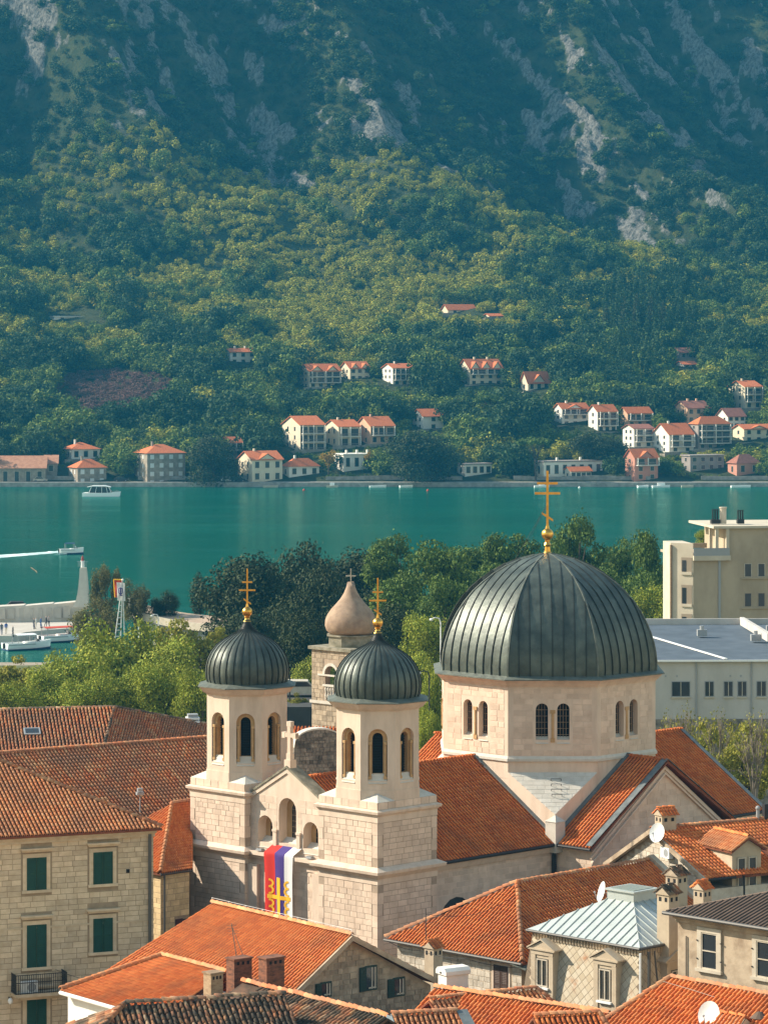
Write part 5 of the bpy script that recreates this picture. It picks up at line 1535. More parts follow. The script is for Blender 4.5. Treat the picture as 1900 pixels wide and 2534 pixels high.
# ---- B6: house with zinc roof and pedimented dormers
def house_zinc():
    er, el = D2(45), D2(135)
    c = W(1582, 2346, 160); ez = c.z; c0 = Z(c, 0)
    a = 7.29
    t = thing('zinc_roofed_house', 'cream house with ribbed zinc pyramid roof and pedimented dormer windows', 'house', Z(c0 + (er + el) * 3.6, GZ))
    k = 2.85; zt = ez + 1.52
    P = [Z(c0, ez), Z(c0 + er * a, ez), Z(c0 + (er + el) * a, ez), Z(c0 + el * a, ez)]
    Q = [Z(c0 + er * k + el * k, zt), Z(c0 + er * (a - k) + el * k, zt), Z(c0 + (er + el) * (a - k), zt), Z(c0 + er * k + el * (a - k), zt)]
    mb = MB(); mb._add(P + Q + [p - UP * .12 for p in P], [[0, 1, 5, 4], [1, 2, 6, 5], [2, 3, 7, 6], [3, 0, 4, 7], [4, 5, 6, 7], [0, 8, 9, 1], [1, 9, 10, 2], [2, 10, 11, 3], [3, 11, 8, 0], [8, 11, 10, 9]])
    ro = mb.build('roof', M_zinc, t)
    sideL = (P[0], el, er, Q[0]); sideR = (P[0], er, el, Q[0])
    for (o, ax, inn, q) in (sideL, sideR):
        for i in range(1, 15):
            s = i * .5
            run = min(s, a - s, k)
            p0 = o + ax * s; p1 = o + ax * s + inn * run + UP * (1.52 * run / k)
            if run < .3: continue
            m_ = MB(); m_.hexa([p0 - ax * .02, p0 + ax * .02, p1 + ax * .02, p1 - ax * .02, p0 - ax * .012 + UP * .06, p0 + ax * .012 + UP * .06, p1 + ax * .012 + UP * .06, p1 - ax * .012 + UP * .06]); m_.build('standing_seam', M_zinc, ro)
    m_ = MB(); m_.tube([P[0], Q[0]], .03, 6); m_.build('hip_rib', M_zinc, ro)
    ct = c0 + (er + el) * (a / 2)
    m_ = MB(); m_.cbox((ct.x, ct.y, zt - .3), 1.7, 1.7, .72, 45); lo = m_.build('skylight', M_zinc, ro)
    m_ = MB(); m_.cbox((ct.x, ct.y, zt + .42), 1.9, 1.9, .08, 45); m_.build('skylight_rim', M_zinc, ro)
    m_ = MB(); m_.cbox((ct.x, ct.y, zt + .505), 1.5, 1.5, .02, 45); m_.build('pane', mat('frosted_pane', (.25, .30, .28), rough=.2), lo)
    gt = MB(); gt.tube([P[0] - (er + el) * .05 - UP * .05, P[3] - er * .05 - UP * .05], .07, 8); gt.tube([P[0] - (er + el) * .05 - UP * .05, P[1] - el * .05 - UP * .05], .07, 8); gt.build('gutter', M_pipe, ro)
    # battered mansard walls with diamond slates
    zb = 8.0; bat = .115
    def wallp(ax, inn, s, z, d=0.0): return Z(c0 + ax * s + inn * (.22 + d - (ez - .15 - z) * bat), z)
    M_dia = mat('diamond_slate', (.5, .42, .3), (.40, .20, .10), .9, .8, .3, 20, contrast=(.58, .75), tints=[(.52, .44, .33), (.46, .38, .27), (.56, .49, .38), (.48, .40, .29)])
    M_gap = mat('slate_gap', (.20, .155, .11), None)
    def quad(ax, inn, s0, s1):
        return [wallp(ax, inn, s0, zb), wallp(ax, inn, s1, zb), wallp(ax, inn, s1, ez - .1), wallp(ax, inn, s0, ez - .1)]
    m_ = MB(); off = (ez - .15 - zb) * bat
    lo_ = [Z(c0 + (er + el) * (.22 - off), zb), Z(c0 + er * (a - .2 + off) + el * (.22 - off), zb), Z(c0 + (er + el) * (a - .2 + off), zb), Z(c0 + el * (a - .2 + off) + er * (.22 - off), zb)]
    hi_ = [Z(c0 + (er + el) * .22, ez - .1), Z(c0 + er * (a - .2) + el * .22, ez - .1), Z(c0 + (er + el) * (a - .2), ez - .1), Z(c0 + el * (a - .2) + er * .22, ez - .1)]
    m_.hexa(lo_ + hi_); m_.prism(lo_, GZ, zb); w = m_.build('wall', M_gap, t)
    dia = []
    for ax, inn in ((el, er), (er, el)):
        nn = (-inn + UP * bat * -0).normalized()
        upv = (wallp(ax, inn, 0, ez) - wallp(ax, inn, 0, ez - 1)).normalized(); nv = ax.cross(upv); nv = nv if nv.dot(inn) < 0 else -nv
        g = .46
        for i in range(-1, 18):
            for j in range(0, 22):
                s = i * g + (g / 2 if j % 2 else 0); z = ez - .5 - j * g / 2
                if s < .15 or s > a - .25 or z < zb: continue
                ce = wallp(ax, inn, s, z) - nv * .004
                d1 = (ax + upv).normalized(); d2 = (upv - ax).normalized(); q = g / math.sqrt(2) - .016
                dia.append(basis(ce, d1 * q, -nv * .015, d2 * (q + .012)))
    pieces(w, 'slate', 'stone', dia, M_dia, 300, rect=(1300, 2290, 1600, 2534), rest='slates')
    fz = MB()
    for ax, inn in ((el, er), (er, el)):
        for i in range(int(a / .19)):
            s = .2 + i * .19
            if s > a - .3: continue
            p_ = wallp(ax, inn, s, ez - .42, -.03); fz.tube([p_, p_ + UP * .26 - inn * .02], .075, 6)
    fz.build('scalloped_frieze', M_cream, w)
    def dormer(ax, inn, u, vtop, vsill, y_guess):
        s = along((c0.x, c0.y), ax, u)
        fr = Fr(c0 - inn * .30, ax, -inn)
        y_ = (fr.o + ax * s).y
        zs, zt_ = zv(vsill, y_), zv(vtop, y_)
        hw = .72
        m_ = MB()
        m_.fbox(fr, s - hw, s + hw, zb, zt_, -1.2, 0); d_ = m_.build('dormer', M_cream, t)
        m_ = MB()
        for sx in (-1, 1): m_.fbox(fr, s + sx * (hw - .14) - .14, s + sx * (hw - .14) + .14, zb, zt_ - .1, 0, .05)
        m_.fbox(fr, s - hw, s + hw, zt_ - .28, zt_ - .02, 0, .06); m_.build('pilaster', M_cream, d_)
        m_ = MB(); ap_ = .40
        m_.extr([fr.P(s - hw - .12, zt_, -1.3), fr.P(s + hw + .12, zt_, -1.3), fr.P(s, zt_ + ap_, -1.3)], -inn * 1.38)
        m_.build('pediment', M_cream, d_)
        m_ = MB()
        for sx in (-1, 1):
            p0, p1 = fr.P(s + sx * (hw + .2), zt_ - .02, .16), fr.P(s, zt_ + ap_ + .06, .16); b_ = inn * 1.5
            m_.hexa([p0, p1, p1 + b_, p0 + b_, p0 + UP * .07, p1 + UP * .07, p1 + b_ + UP * .07, p0 + b_ + UP * .07])
        m_.fbox(fr, s - hw - .15, s + hw + .15, zt_ - .06, zt_ + .02, -.02, .13); m_.build('pediment_moulding', M_cream, d_)
        h = zt_ - .45 - zs
        m_ = MB(); m_.fbox(fr, s - .40, s + .40, zs, zs + h, -.005, .012); m_.build('window_opening', M_dark, d_)
        sash(d_, fr, s, zs + .02, .72, h - .05, M_frame, d=.014, mull=1, trans=0, fw=.06, glass=mat('curtained_glass', (.10, .09, .07), (.035, .035, .035), 3.0, .12, spec=.6, stretch=(4, 4, .4)))
        m_ = MB(); m_.fbox(fr, s - .46, s + .46, zs - .1, zs, 0, .16); m_.build('window_sill', M_wht, d_)
    dormer(el, er, 1352, 2349, 2442, 164)
    dormer(el, er, 1507, 2374, 2477, 161)
    dormer(er, el, 1660, 2376, 2478, 162)
    m_ = MB(); q = c0 - (er + el) * .25; m_.tube([Z(q, ez - .2), Z(q - Vector((0, .05, 0)), 6)], .06, 6); m_.build('drainpipe', M_wht, t)
    m_ = MB(); q = c0 + er * .35 - el * .28; m_.tube([Z(q, ez - .2), Z(q, 6)], .09, 6); m_.tube([Z(q + er * .4, ez - .2), Z(q + er * .8 - el * .5, 9)], .05, 6); m_.build('pipe_bundle', M_pipe, t)
house_zinc()

# ---- B7: weathered plaster house, right edge
def house_plaster():
    er, el = D2(45), D2(135)
    c = W(1676, 2265, 158); ez = c.z; c0 = Z(c, 0)
    rdv = -el
    t = thing('plaster_house', 'peeling beige plaster house with dark brown sheet roof at the right edge', 'house', Z(c0 + rdv * 4 + er * 3, GZ))
    L, Dp = 9.0, 8.0
    w = walls(t, [c0, c0 + rdv * L, c0 + rdv * L + er * Dp, c0 + er * Dp], ez, M_plast)
    fr = Fr(c0, rdv, -er)
    for ua, ub, va, vb in ((1736, 1775, 2309, 2399), (1864, 1925, 2330, 2420)):
        s0, s1 = along((c0.x, c0.y), rdv, ua), along((c0.x, c0.y), rdv, ub); s = (s0 + s1) / 2; y_ = (c0 + rdv * s).y
        z0, z1 = zv(vb, y_), zv(va, y_)
        wd = max(s1 - s0, .95) if ub < 1800 else 1.05
        m_ = MB(); m_.fbox(fr, s - wd / 2, s + wd / 2, z0, z1, .0, .015); m_.build('window_opening', M_dark, w)
        surround(w, fr, s, z0, wd, z1 - z0, M_frame, .24, .09, False)
        sash(w, fr, s, z0, wd, z1 - z0, M_frame, d=.02, mull=0, trans=1, fw=.06)
        m_ = MB(); m_.fbox(fr, s - .5, s + .5, z0 - 1.2, z0 - .55, 0, .02); m_.build('wall_niche', M_dark if ub < 1800 else M_plast, w)
        m_ = MB()
        for q in (.25, .75):
            for sx in (-1, 1): m_.fbox(fr, s + sx * (wd / 2 + .24) - .02, s + sx * (wd / 2 + .24) + .06, z0 + (z1 - z0) * q, z0 + (z1 - z0) * q + .05, .09, .13)
        m_.build('shutter_hinge', M_iron, w)
    m_ = MB(); m_.fbox(fr, -.05, L, ez - .28, ez - .1, 0, .12); m_.fbox(fr, -.1, L, ez - .1, ez + .04, 0, .26); m_.fbox(fr, -.15, L, ez + .04, ez + .1, 0, .36); m_.build('cornice', M_plast, w)
    m_ = MB(); m_.tube([fr.P(.55, ez - .9, .05), fr.P(.55, 9, .05)], .03, 6); m_.build('drainpipe', M_pipe, w)
    g = MB(); g.tube([fr.P(-.5, ez + .12, .5), fr.P(L, ez + .12, .5)], .09, 8); g.build('gutter', M_pipe, w)
    # low hipped sheet roof with ribs
    ov = .5
    E = [c0 + (-er - rdv) * ov, c0 + rdv * (L + ov) - er * ov, c0 + rdv * (L + ov) + er * (Dp + ov), c0 - rdv * ov + er * (Dp + ov)]
    E = [Z(q, ez + .18) for q in E]; hw = Dp / 2 + ov
    a0 = Z(E[0] + (er + rdv) * hw, ez + .18 + 1.15); a1 = Z(E[1] + er * hw - rdv * hw, ez + 1.33)
    m_ = MB(); m_._add(E + [a0, a1], [[0, 1, 5, 4], [1, 2, 5], [2, 3, 4, 5], [3, 0, 4], [0, 3, 2, 1]]); ro = m_.build('roof', M_brown, t)
    k = 1.15 / hw
    for i in range(1, 40):
        s = i * .25; run = min(s, hw, (L + 2 * ov) - s)
        if run < .2: continue
        p0 = E[0] + rdv * s; p1 = p0 + er * run + UP * (run * k)
        m_ = MB(); m_.tube([p0 + UP * .02, p1 + UP * .02], .035, 5); m_.build('rib', M_brown, ro)
    for i in range(1, 36):
        s = i * .25; run = min(s, hw, (Dp + 2 * ov) - s)
        if run < .2: continue
        p0 = E[0] + er * s; p1 = p0 + rdv * run + UP * (run * k)
        m_ = MB(); m_.tube([p0 + UP * .02, p1 + UP * .02], .035, 5); m_.build('rib', M_brown, ro)
    # little hooded chimneys behind it
    for u_, v_, w_, y_, m__, hd in ((1652, 2212, .75, 161.5, M_cream, M_tileO), (1673, 2166, .78, 170, M_plast, M_tileO), (1737, 2200, .62, 163, M_cream, M_tile)):
        p_ = W(u_, v_, y_)
        th = thing('chimney_stack', {1652: 'small cream chimney with mossy tiled hood beside the zinc roof', 1673: 'tall grey chimney with dark slab hood behind the zinc roof', 1737: 'short cream chimney with orange tiled hood behind the brown sheet roof'}[u_], 'chimney', Z(p_, p_.z - 3))
        chimney(th, p_, w_, w_, p_.z - 3.2, p_.z, m__, 45, hd, name='stack')
house_plaster()

# ---- B8: house with dormer behind, right
def house_dormer():
    e = D2(29); n = Vector((e.y, -e.x, 0))
    c = W(1744, 2175.5, 180); ez = c.z; c0 = Z(c, 0)
    dp = 10.0; L = 13.0; zr = zv(2053, 184.7)
    t = thing('dormer_house', 'house with orange tiled roof and one dormer, right of the church transept', 'house', Z(c0 + e * 5 - n * 4, GZ))
    g0, gm, g1 = Z(c0, ez), Z(c0 - n * 5.3, zr), Z(c0 - n * dp, zv(2142, 188))
    f = [g0, g0 + e * L, gm + e * L, gm]; b = [g1 + e * L, g1, gm, gm + e * L]
    mb = MB(); slab(mb, f); slab(mb, b); ro = mb.build('roof', M_under, t)
    tl = []; cp = []
    tile_face(tl, f, .225, .36, .4, seed=28, holes=[(5.2, 8.0, .8, 2.9)]); ridge_line(cp, gm + UP * .04, gm + e * L + UP * .04)
    pieces(ro, 'roof_tile', 'tile', tl, M_tile, 300, rect=(1600, 2020, 1900, 2180)); pieces(ro, 'ridge_tile', 'ridge', cp, M_tileM, 50)
    w = walls(t, [Z(g0, 0) - n * .35 + e * .3, Z(g0, 0) - n * .35 + e * L, Z(g1, 0) + n * .3 + e * L, Z(g1, 0) + n * .3 + e * .3], min(ez, g1.z) - .1, M_whst)
    m_ = MB(); i3 = e * .3; m_.extr([Z(g0, 8) + i3 - n * .4, g0 + i3 - UP * .12 - n * .4, gm + i3 - UP * .12, g1 + i3 - UP * .12 + n * .3, Z(g1, 8) + i3 + n * .3], e * .3); go = m_.build('gable_wall', M_plast, t)
    fr = Fr(Z(g0, 0) + i3, -n, -e)
    st = []
    ashlar(st, fr, .45, dp - .35, 9, zr, rh=(.2, .32), bl=(.22, .55), seed=29, proud=.025, keep=lambda s, z: z < (ez + (zr - ez) * s / 5.3 if s < 5.3 else zr - (zr - g1.z) * (s - 5.3) / (dp - 5.3)) - .4)
    pieces(go, 'stone', 'stone', st, M_whst, 200, rect=(1455, 2060, 1745, 2260), rest='masonry')
    m_ = MB()
    for a_, b_ in ((g0, gm), (gm, g1)):
        p0, p1 = a_ - e * .08, b_ - e * .08
        m_.hexa([p0 - UP * .22, p1 - UP * .22, p1 + e * .32 - UP * .22, p0 + e * .32 - UP * .22, p0 + UP * .05, p1 + UP * .05, p1 + e * .32 + UP * .05, p0 + e * .32 + UP * .05])
    m_.build('verge_coping', M_plast, ro)
    # dormer
    sd = along((g0.x, g0.y), e, 1850) + .25
    frd = Fr(Z(g0, 0) - n * .5, e, n)
    zd0, zd1 = ez - 1.1, ez + 1.35
    m_ = MB(); m_.fbox(frd, sd - .95, sd + .95, ez - 1.4, zd1, -2.6, 0); m_.extr([frd.P(sd - .95, zd1, -3.0), frd.P(sd + .95, zd1, -3.0), frd.P(sd, zd1 + .55, -3.0)], n * 3.0); do = m_.build('dormer', M_cream, t)
    dr_ = []; mb = MB()
    for sg in (-1, 1):
        pts = [frd.P(sd + sg * 1.15, zd1 - .08, -3.2), frd.P(sd + sg * 1.15, zd1 - .08, .25), frd.P(sd, zd1 + .62, .25), frd.P(sd, zd1 + .62, -3.2)]
        slab(mb, pts, .08); tile_face(dr_, pts, .22, .34, .4, seed=30 + sg)
    mb.build('dormer_roof', M_under, do); pieces(do, 'dormer_tile', 'tile', dr_, M_tileL, 90)
    cpd = []; ridge_line(cpd, frd.P(sd, zd1 + .66, -3.0), frd.P(sd, zd1 + .66, .2)); pieces(do, 'dormer_ridge_tile', 'ridge', cpd, M_tile, 12)
    for q in (-.36, .36): sash(do, frd, sd + q, ez - .85, .55, 1.75, M_frame, d=.02, mull=0, trans=1)
    gt = MB(); gt.tube([g0 - UP * .05 + n * .05, g0 + e * (sd - 1.1) - UP * .05 + n * .05], .07, 6); gt.tube([g0 + e * 2.5 + n * .05, g0 + e * 2.5 + n * .05 - UP * 2.5], .06, 6); gt.build('gutter', M_iron, ro)
    p_ = gm + e * 1.0; chimney(ro, Z(p_, 0), .95, .7, zr - .6, zr + .75, M_cream, 29, M_tile)
    p_ = gm + e * 7.2; m_ = MB(); m_.tube([p_, p_ + UP * .75], .1, 8); m_.ball(p_ + UP * .7, .14, 8); m_.build('vent_pipe', M_grey, ro)
    p_ = gm + e * 7.7; m_ = MB(); m_.cbox(p_ - UP * .2, .25, .25, 1.1, 29); m_.build('stack_pipe', M_iron, ro)
    p_ = fr.P(4.3, zv(2073, 182), .45); dish('satellite_dish', 'white satellite dish on the rubble gable near the transept', p_, .5, Vector((-.55, -.62, .25)))
    ac_unit('air_conditioner', 'white air conditioner hung on the rubble gable beneath the satellite dish', fr, 3.75, zv(2132, 182), .12)
house_dormer()

# ---- B9: bottom right roof
def house_br():
    rd = D2(-45); ep = D2(45)
    A_ = W(1660, 2422, 147); zr = A_.z
    B_ = A_ + rd * 7.0
    t = thing('lower_right_house', 'house with orange barrel tile roof in the bottom right corner', 'house', Z(A_ + rd * 3, GZ))
    k = .56; wd = 5.0
    E0 = A_ - ep * wd - UP * wd * k - rd * 2.2; E1 = B_ - ep * wd - UP * wd * k
    f = [E0, E1, B_, A_]; bq = [B_ + ep * 3.0 - UP * 3 * k, A_ + ep * 3.0 - UP * 3 * k - rd * 1.5, A_, B_]
    lq = [bq[1], E0, A_]
    mb = MB(); slab(mb, f); slab(mb, bq); slab(mb, lq); ro = mb.build('roof', M_under, t)
    tl = []; cp = []
    tile_face(tl, f, .225, .36, .7, seed=35); tile_face(tl, lq, .225, .36, .7, seed=36)
    ridge_line(cp, A_ + UP * .05, B_ + UP * .05, 5, 1, 1); ridge_line(cp, E0 + UP * .06, A_ + UP * .06, 6, 1, 1)
    pieces(ro, 'roof_tile', 'tile', tl, M_tile, 300); pieces(ro, 'ridge_tile', 'ridge', cp, M_tileM, 50)
    walls(t, [Z(E0, 0) + ep * .4 + rd * .4, Z(E1, 0) + ep * .4, Z(bq[0], 0) - ep * .3, Z(bq[1], 0) - ep * .3 + rd * .3], E0.z - .15, M_plast)
    p_ = W(1757, 2512, 143); dish('satellite_dish', 'white satellite dish standing on the bottom right roof', p_, .54, Vector((-.5, -.6, .25)), 1.2)
    # small tiled box and chimney pot at the edge
    p_ = W(1815, 2530, 142); chimney(ro, p_, 1.2, .8, p_.z - 1.2, p_.z - .1, M_cream, -45, M_tile)
    p_ = W(1878, 2525, 142); m_ = MB(); m_.lathe([(.32, -.8), (.32, .1), (.42, .12), (.1, .36), (.02, .38)], p_, 12); m_.build('chimney_pot', M_brown, ro)
    cb = thing('cable', 'thin pale cable sagging across the bottom right roof', 'cable', W(1640, 2440, 145))
    m_ = MB(); m_.tube([W(1640, 2440, 145.5) + UP * 0.2, W(1700, 2452, 145) + UP * .1, W(1770, 2468, 144.4), W(1900, 2480, 144)], .014, 5); m_.build('wire', M_frame, cb)
house_br()

# ---- B10: small roofs at the bottom centre
def low_roof(name, label, u0, v0, y0, ang, u1, drop, wd, mt, verge=0.0, seed=1, wallm=None):
    """a single slope facing the camera below a ridge from (u0,v0) running at `ang` to column u1"""
    e = D2(ang); n = Vector((e.y, -e.x, 0))
    A_ = W(u0, v0, y0); B_ = A_ + e * along((A_.x, A_.y), e, u1)
    t = thing(name, label, 'house', Z((A_ + B_) / 2 + n, GZ))
    f = [A_ + n * wd - UP * drop, B_ + n * wd - UP * drop + e * verge, B_, A_]
    b = [B_ - n * 2.2 - UP * 1.2, A_ - n * 2.2 - UP * 1.2, A_, B_]
    mb = MB(); slab(mb, f); slab(mb, b); ro = mb.build('roof', M_under, t)
    tl = []; cp = []
    tile_face(tl, f, .225, .36, .7, seed=seed); ridge_line(cp, A_ + UP * .05, B_ + UP * .05, seed, 1, 1)
    if verge > .3: ridge_line(cp, f[1] + UP * .04, B_ + UP * .04, seed + 1, 1, 1)
    pieces(ro, 'roof_tile', 'tile', tl, mt, 260); pieces(ro, 'ridge_tile', 'ridge', cp, M_tileM, 50)
    walls(t, [Z(f[0], 0) - n * .3, Z(f[1], 0) - n * .3 - e * .25, Z(b[0], 0) + n * .3 - e * .25, Z(b[1], 0) + n * .3], f[0].z - .12, wallm or M_plast)
    return t, ro, A_, B_, f
low_roof('low_house', 'low orange roof below the cream dormers, bottom centre', 1060, 2476, 150, 27, 1327, 1.55, 2.9, M_tileL, .95, 41)
t_, ro_, A_, B_, f_ = low_roof('lean_to', 'dark edged small tiled roof with torn flashing at the bottom centre', 968, 2514, 143, 16, 1128, 1.6, 3.0, M_tileL, .2, 42, M_white)
m_ = MB(); slab(m_, [f_[1] + UP * .2, f_[1] + D2(16) * .5 + UP * .2, B_ + D2(16) * .5 + UP * .12, B_ + UP * .12], .04); m_.build('flashing', M_lead, ro_)
m_ = MB(); slab(m_, [f_[0] + UP * .1 - D2(16) * .5, f_[0] + UP * .12, A_ + UP * .1, A_ - D2(16) * .5 + UP * .08], .06); m_.build('verge_coping', M_zinc, ro_)
def middle_roof():
    rd = D2(-38); ep = D2(52)
    A_ = W(1075, 2446, 152); B_ = A_ + rd * 9.5
    t = thing('courtyard_house', 'orange roof with a diagonal mortared hip at the bottom centre', 'house', Z(A_ + rd * 3, GZ))
    f = [A_ - ep * 3.6 - UP * 1.9, B_ - ep * 3.6 - UP * 1.9, B_, A_]; g = [B_ + ep * 3 - UP * 1.5, A_ + ep * 3 - UP * 1.5, A_, B_]
    mb = MB(); slab(mb, f); slab(mb, g); ro = mb.build('roof', M_under, t)
    tl = []; cp = []; tile_face(tl, f, .225, .36, .7, seed=44); tile_face(tl, g, .225, .36, .7, seed=45); ridge_line(cp, A_ + UP * .05, B_ + UP * .05, 4, 1.1, 1.2)
    pieces(ro, 'roof_tile', 'tile', tl, M_tile, 260); pieces(ro, 'ridge_tile', 'ridge', cp, M_tileL, 40)
    walls(t, [Z(f[0], 0) + ep * .3, Z(f[1], 0) + ep * .3, Z(g[0], 0) - ep * .3, Z(g[1], 0) - ep * .3], f[0].z - .12, M_plast)
middle_roof()
low_roof('front_house', 'nearest small orange roof with dark ridge at the bottom edge, below the dormers', 1318, 2517, 141, 14, 1480, 1.6, 3.0, M_tile, .5, 43)
# white plastered chimney
p_ = W(1121, 2400, 153)
th = thing('white_chimney', 'white plastered chimney with rounded cap among the bottom centre roofs', 'chimney', Z(p_, p_.z - 3))
m_ = MB(); m_.cbox((p_.x, p_.y, p_.z - 3), 1.15, .75, 2.85, 30); m_.build('stack', M_white, th)
m_ = MB(); e = D2(30); nn = D2(120); C_ = Z(p_, 0)
q = [C_ + nn * a + UP * (p_.z + b) for a, b in ((-.46, -.15), (-.46, .02), (-.3, .16), (.3, .16), (.46, .02), (.46, -.15))]
m_.extr([x - e * .66 for x in q], e * 1.32); m_.build('cap', M_white, th)
m_ = MB(); m_.cbox((p_.x, p_.y - .0, p_.z - .1), 1.36, .12, .07, 30); m_.build('vent', M_dark, th)
# grey satellite dish before the hipped roof
dish('satellite_dish', 'grey satellite dish seen edge on between hipped roof and zinc roof', W(1493, 2208, 170), .5, Vector((-.9, -.2, .25)), 1.0)
# ------------------------------------------------------------------ houses on the far shore
M_fw = mat('far_white_wall', (0.78, 0.74, 0.66), (0.68, 0.64, 0.56), .3, .85)
M_fc = mat('far_cream_wall', (0.72, 0.62, 0.45), (0.62, 0.53, 0.38), .3, .85)
M_fp = mat('far_peach_wall', (0.62, 0.40, 0.26), (0.54, 0.33, 0.21), .3, .85)
M_fs = mat('far_salmon_wall', (0.52, 0.24, 0.17), (0.44, 0.20, 0.14), .3, .85)
M_fst = mat('far_stone_wall', (0.34, 0.29, 0.23), (0.22, 0.185, 0.145), .8, .95, .5, 3)
M_fcon = mat('far_concrete', (0.32, 0.28, 0.25), (0.24, 0.20, 0.18), .4, .9)
M_froof = mat('far_tile_roof', (0.60, 0.175, 0.06), (0.47, 0.125, 0.045), 1.2, .85, .5, 6, stretch=(3, .6, 1))
M_froofp = mat('far_pale_tile_roof', (0.50, 0.25, 0.15), (0.38, 0.17, 0.10), 1.2, .85, .5, 6)
M_froofd = mat('far_brown_tile_roof', (0.34, 0.13, 0.085), (0.25, 0.095, 0.065), 1.2, .85)
M_fwin = mat('far_window', (0.03, 0.04, 0.045), None, rough=.15, spec=.5)
M_fshut = mat('far_pale_shutter', (0.62, 0.62, 0.60), None, rough=.6)
HOUSES = []       # keep-out boxes (u0,u1,v0,v1,y) for the trees
def yv(v): return float(np.interp(-v, -PV, PY))
def far_house(u0, uc, u1, vr, ve, vb, label, wall=None, roof=None, kind='gable', floors=2, cols=3, balcony=0, ang=27, name='hillside_house', cat='house', shut=False, gables=0, chim=1, y=None, depth=None):
    wall = wall or M_fw; roof = roof or M_froof
    y = y or yv(vb)
    e = D2(ang); n = Vector((e.y, -e.x, 0))
    p = W(uc, vb, y); c0 = Z(p, 0)
    zb = min(p.z, terr(p.x, y) + .5) - 2.0
    zE, zR = zv(ve, y), zv(vr, y)
    Lf = along((c0.x, c0.y), e, u1)
    Dp = along((c0.x, c0.y), -n, u0) if u0 < uc - 3 else 8.0
    Dp = min(max(Dp, 5.0), 13.0)
    if depth: Dp = depth
    t = thing(name, label, cat, (p.x, p.y + 3, p.z), None)
    HOUSES.append((u0, u1, vr, vb, y, c0 + e * Lf / 2 - n * Dp / 2, max(Lf, Dp) / 2 + 2))
    mb = MB(); mb.prism([c0, c0 + e * Lf, c0 + e * Lf - n * Dp, c0 - n * Dp], zb, zE)
    if kind == 'gable': mb.extr([Z(c0, zE), Z(c0 - n * Dp, zE), Z(c0 - n * Dp / 2, zR)], e * Lf)
    w = mb.build('wall', wall, t)
    ov = .45
    fr = Fr(c0, e, n); fl = Fr(c0 - n * Dp, n, -e)
    r_ = MB()
    if kind == 'gable':
        k = (zR - zE) / (Dp / 2)
        for sg in (0, 1):
            a_ = c0 - e * ov + (n * ov if sg == 0 else -n * (Dp + ov)); m_ = c0 - n * Dp / 2 - e * ov
            q = [Z(a_, zE - k * ov + .05), Z(a_ + e * (Lf + 2 * ov), zE - k * ov + .05), Z(m_ + e * (Lf + 2 * ov), zR + .08), Z(m_, zR + .08)]
            r_.extr(q, (0, 0, .16))
    elif kind == 'hip':
        h = Dp / 2 + ov
        E_ = [c0 + (n - e) * ov, c0 + e * (Lf + ov) + n * ov, c0 + e * (Lf + ov) - n * (Dp + ov), c0 - e * ov - n * (Dp + ov)]
        hh = min(h, (Lf + 2 * ov) / 2 - .05)
        a_, b_ = c0 - e * ov + e * hh - n * Dp / 2, c0 + e * (Lf + ov) - e * hh - n * Dp / 2
        r_._add([Z(q, zE) for q in E_] + [Z(a_, zR), Z(b_, zR)], [[0, 1, 5, 4], [1, 2, 5], [2, 3, 4, 5], [3, 0, 4], [0, 3, 2, 1]])
    else:
        r_.prism([c0 + (n - e) * .3, c0 + e * (Lf + .3) + n * .3, c0 + e * (Lf + .3) - n * (Dp + .3), c0 - e * .3 - n * (Dp + .3)], zE, zE + .35)
    ro = r_.build('roof', roof, t)
    if gables:
        gw = Lf / (gables + .6)
        for i in range(gables):
            s = Lf * (i + .5) / gables; hh = (zR - zE) * .7
            m_ = MB(); m_.extr([fr.P(s - gw * .42, zE - .05, .1), fr.P(s + gw * .42, zE - .05, .1), fr.P(s, zE + hh, .1)], -n * Dp * .4); m_.build('dormer_wall', wall, ro)
            m_ = MB()
            for sx in (-1, 1):
                p0, p1 = fr.P(s + sx * gw * .5, zE - .1, .35), fr.P(s, zE + hh + .1, .35)
                m_.hexa([p0, p1, p1 - n * Dp * .45, p0 - n * Dp * .45, p0 + UP * .15, p1 + UP * .15, p1 - n * Dp * .45 + UP * .15, p0 - n * Dp * .45 + UP * .15])
            m_.build('dormer_roof', roof, ro)
    for i in range(chim):
        s = Lf * (.3 + .4 * i); q = c0 + e * s - n * Dp * .5
        m_ = MB(); m_.cbox((q.x, q.y, zR - .6), .55, .55, 1.5, ang); m_.build('chimney', wall, ro)
    if kind != 'flat' and vb < 1160:
        m_ = MB(); m_.fbox(fr, -3.2, Lf + 3.0, p.z - 2.6, p.z - .05, -.5, 2.6); m_.fbox(fr, -3.2, Lf + 3.0, p.z - .05, p.z + .55, 2.35, 2.6); m_.build('terrace', M_fst, t)
    zg = p.z + .1
    fh = max((zE - zg) / max(floors, 1), 1.8)
    def win(f_, s, z, w_, h_, door=False):
        m_ = MB(); m_.fbox(f_, s - w_ / 2 - .1, s + w_ / 2 + .1, z - .1, z + h_ + .1, -.02, .05); o = m_.build('window', M_frame if not shut else M_fst, w)
        m_ = MB(); m_.fbox(f_, s - w_ / 2, s + w_ / 2, z, z + h_, .05, .09); m_.build('pane' if not shut else 'shutter', M_fshut if shut and not door else M_fwin, o)
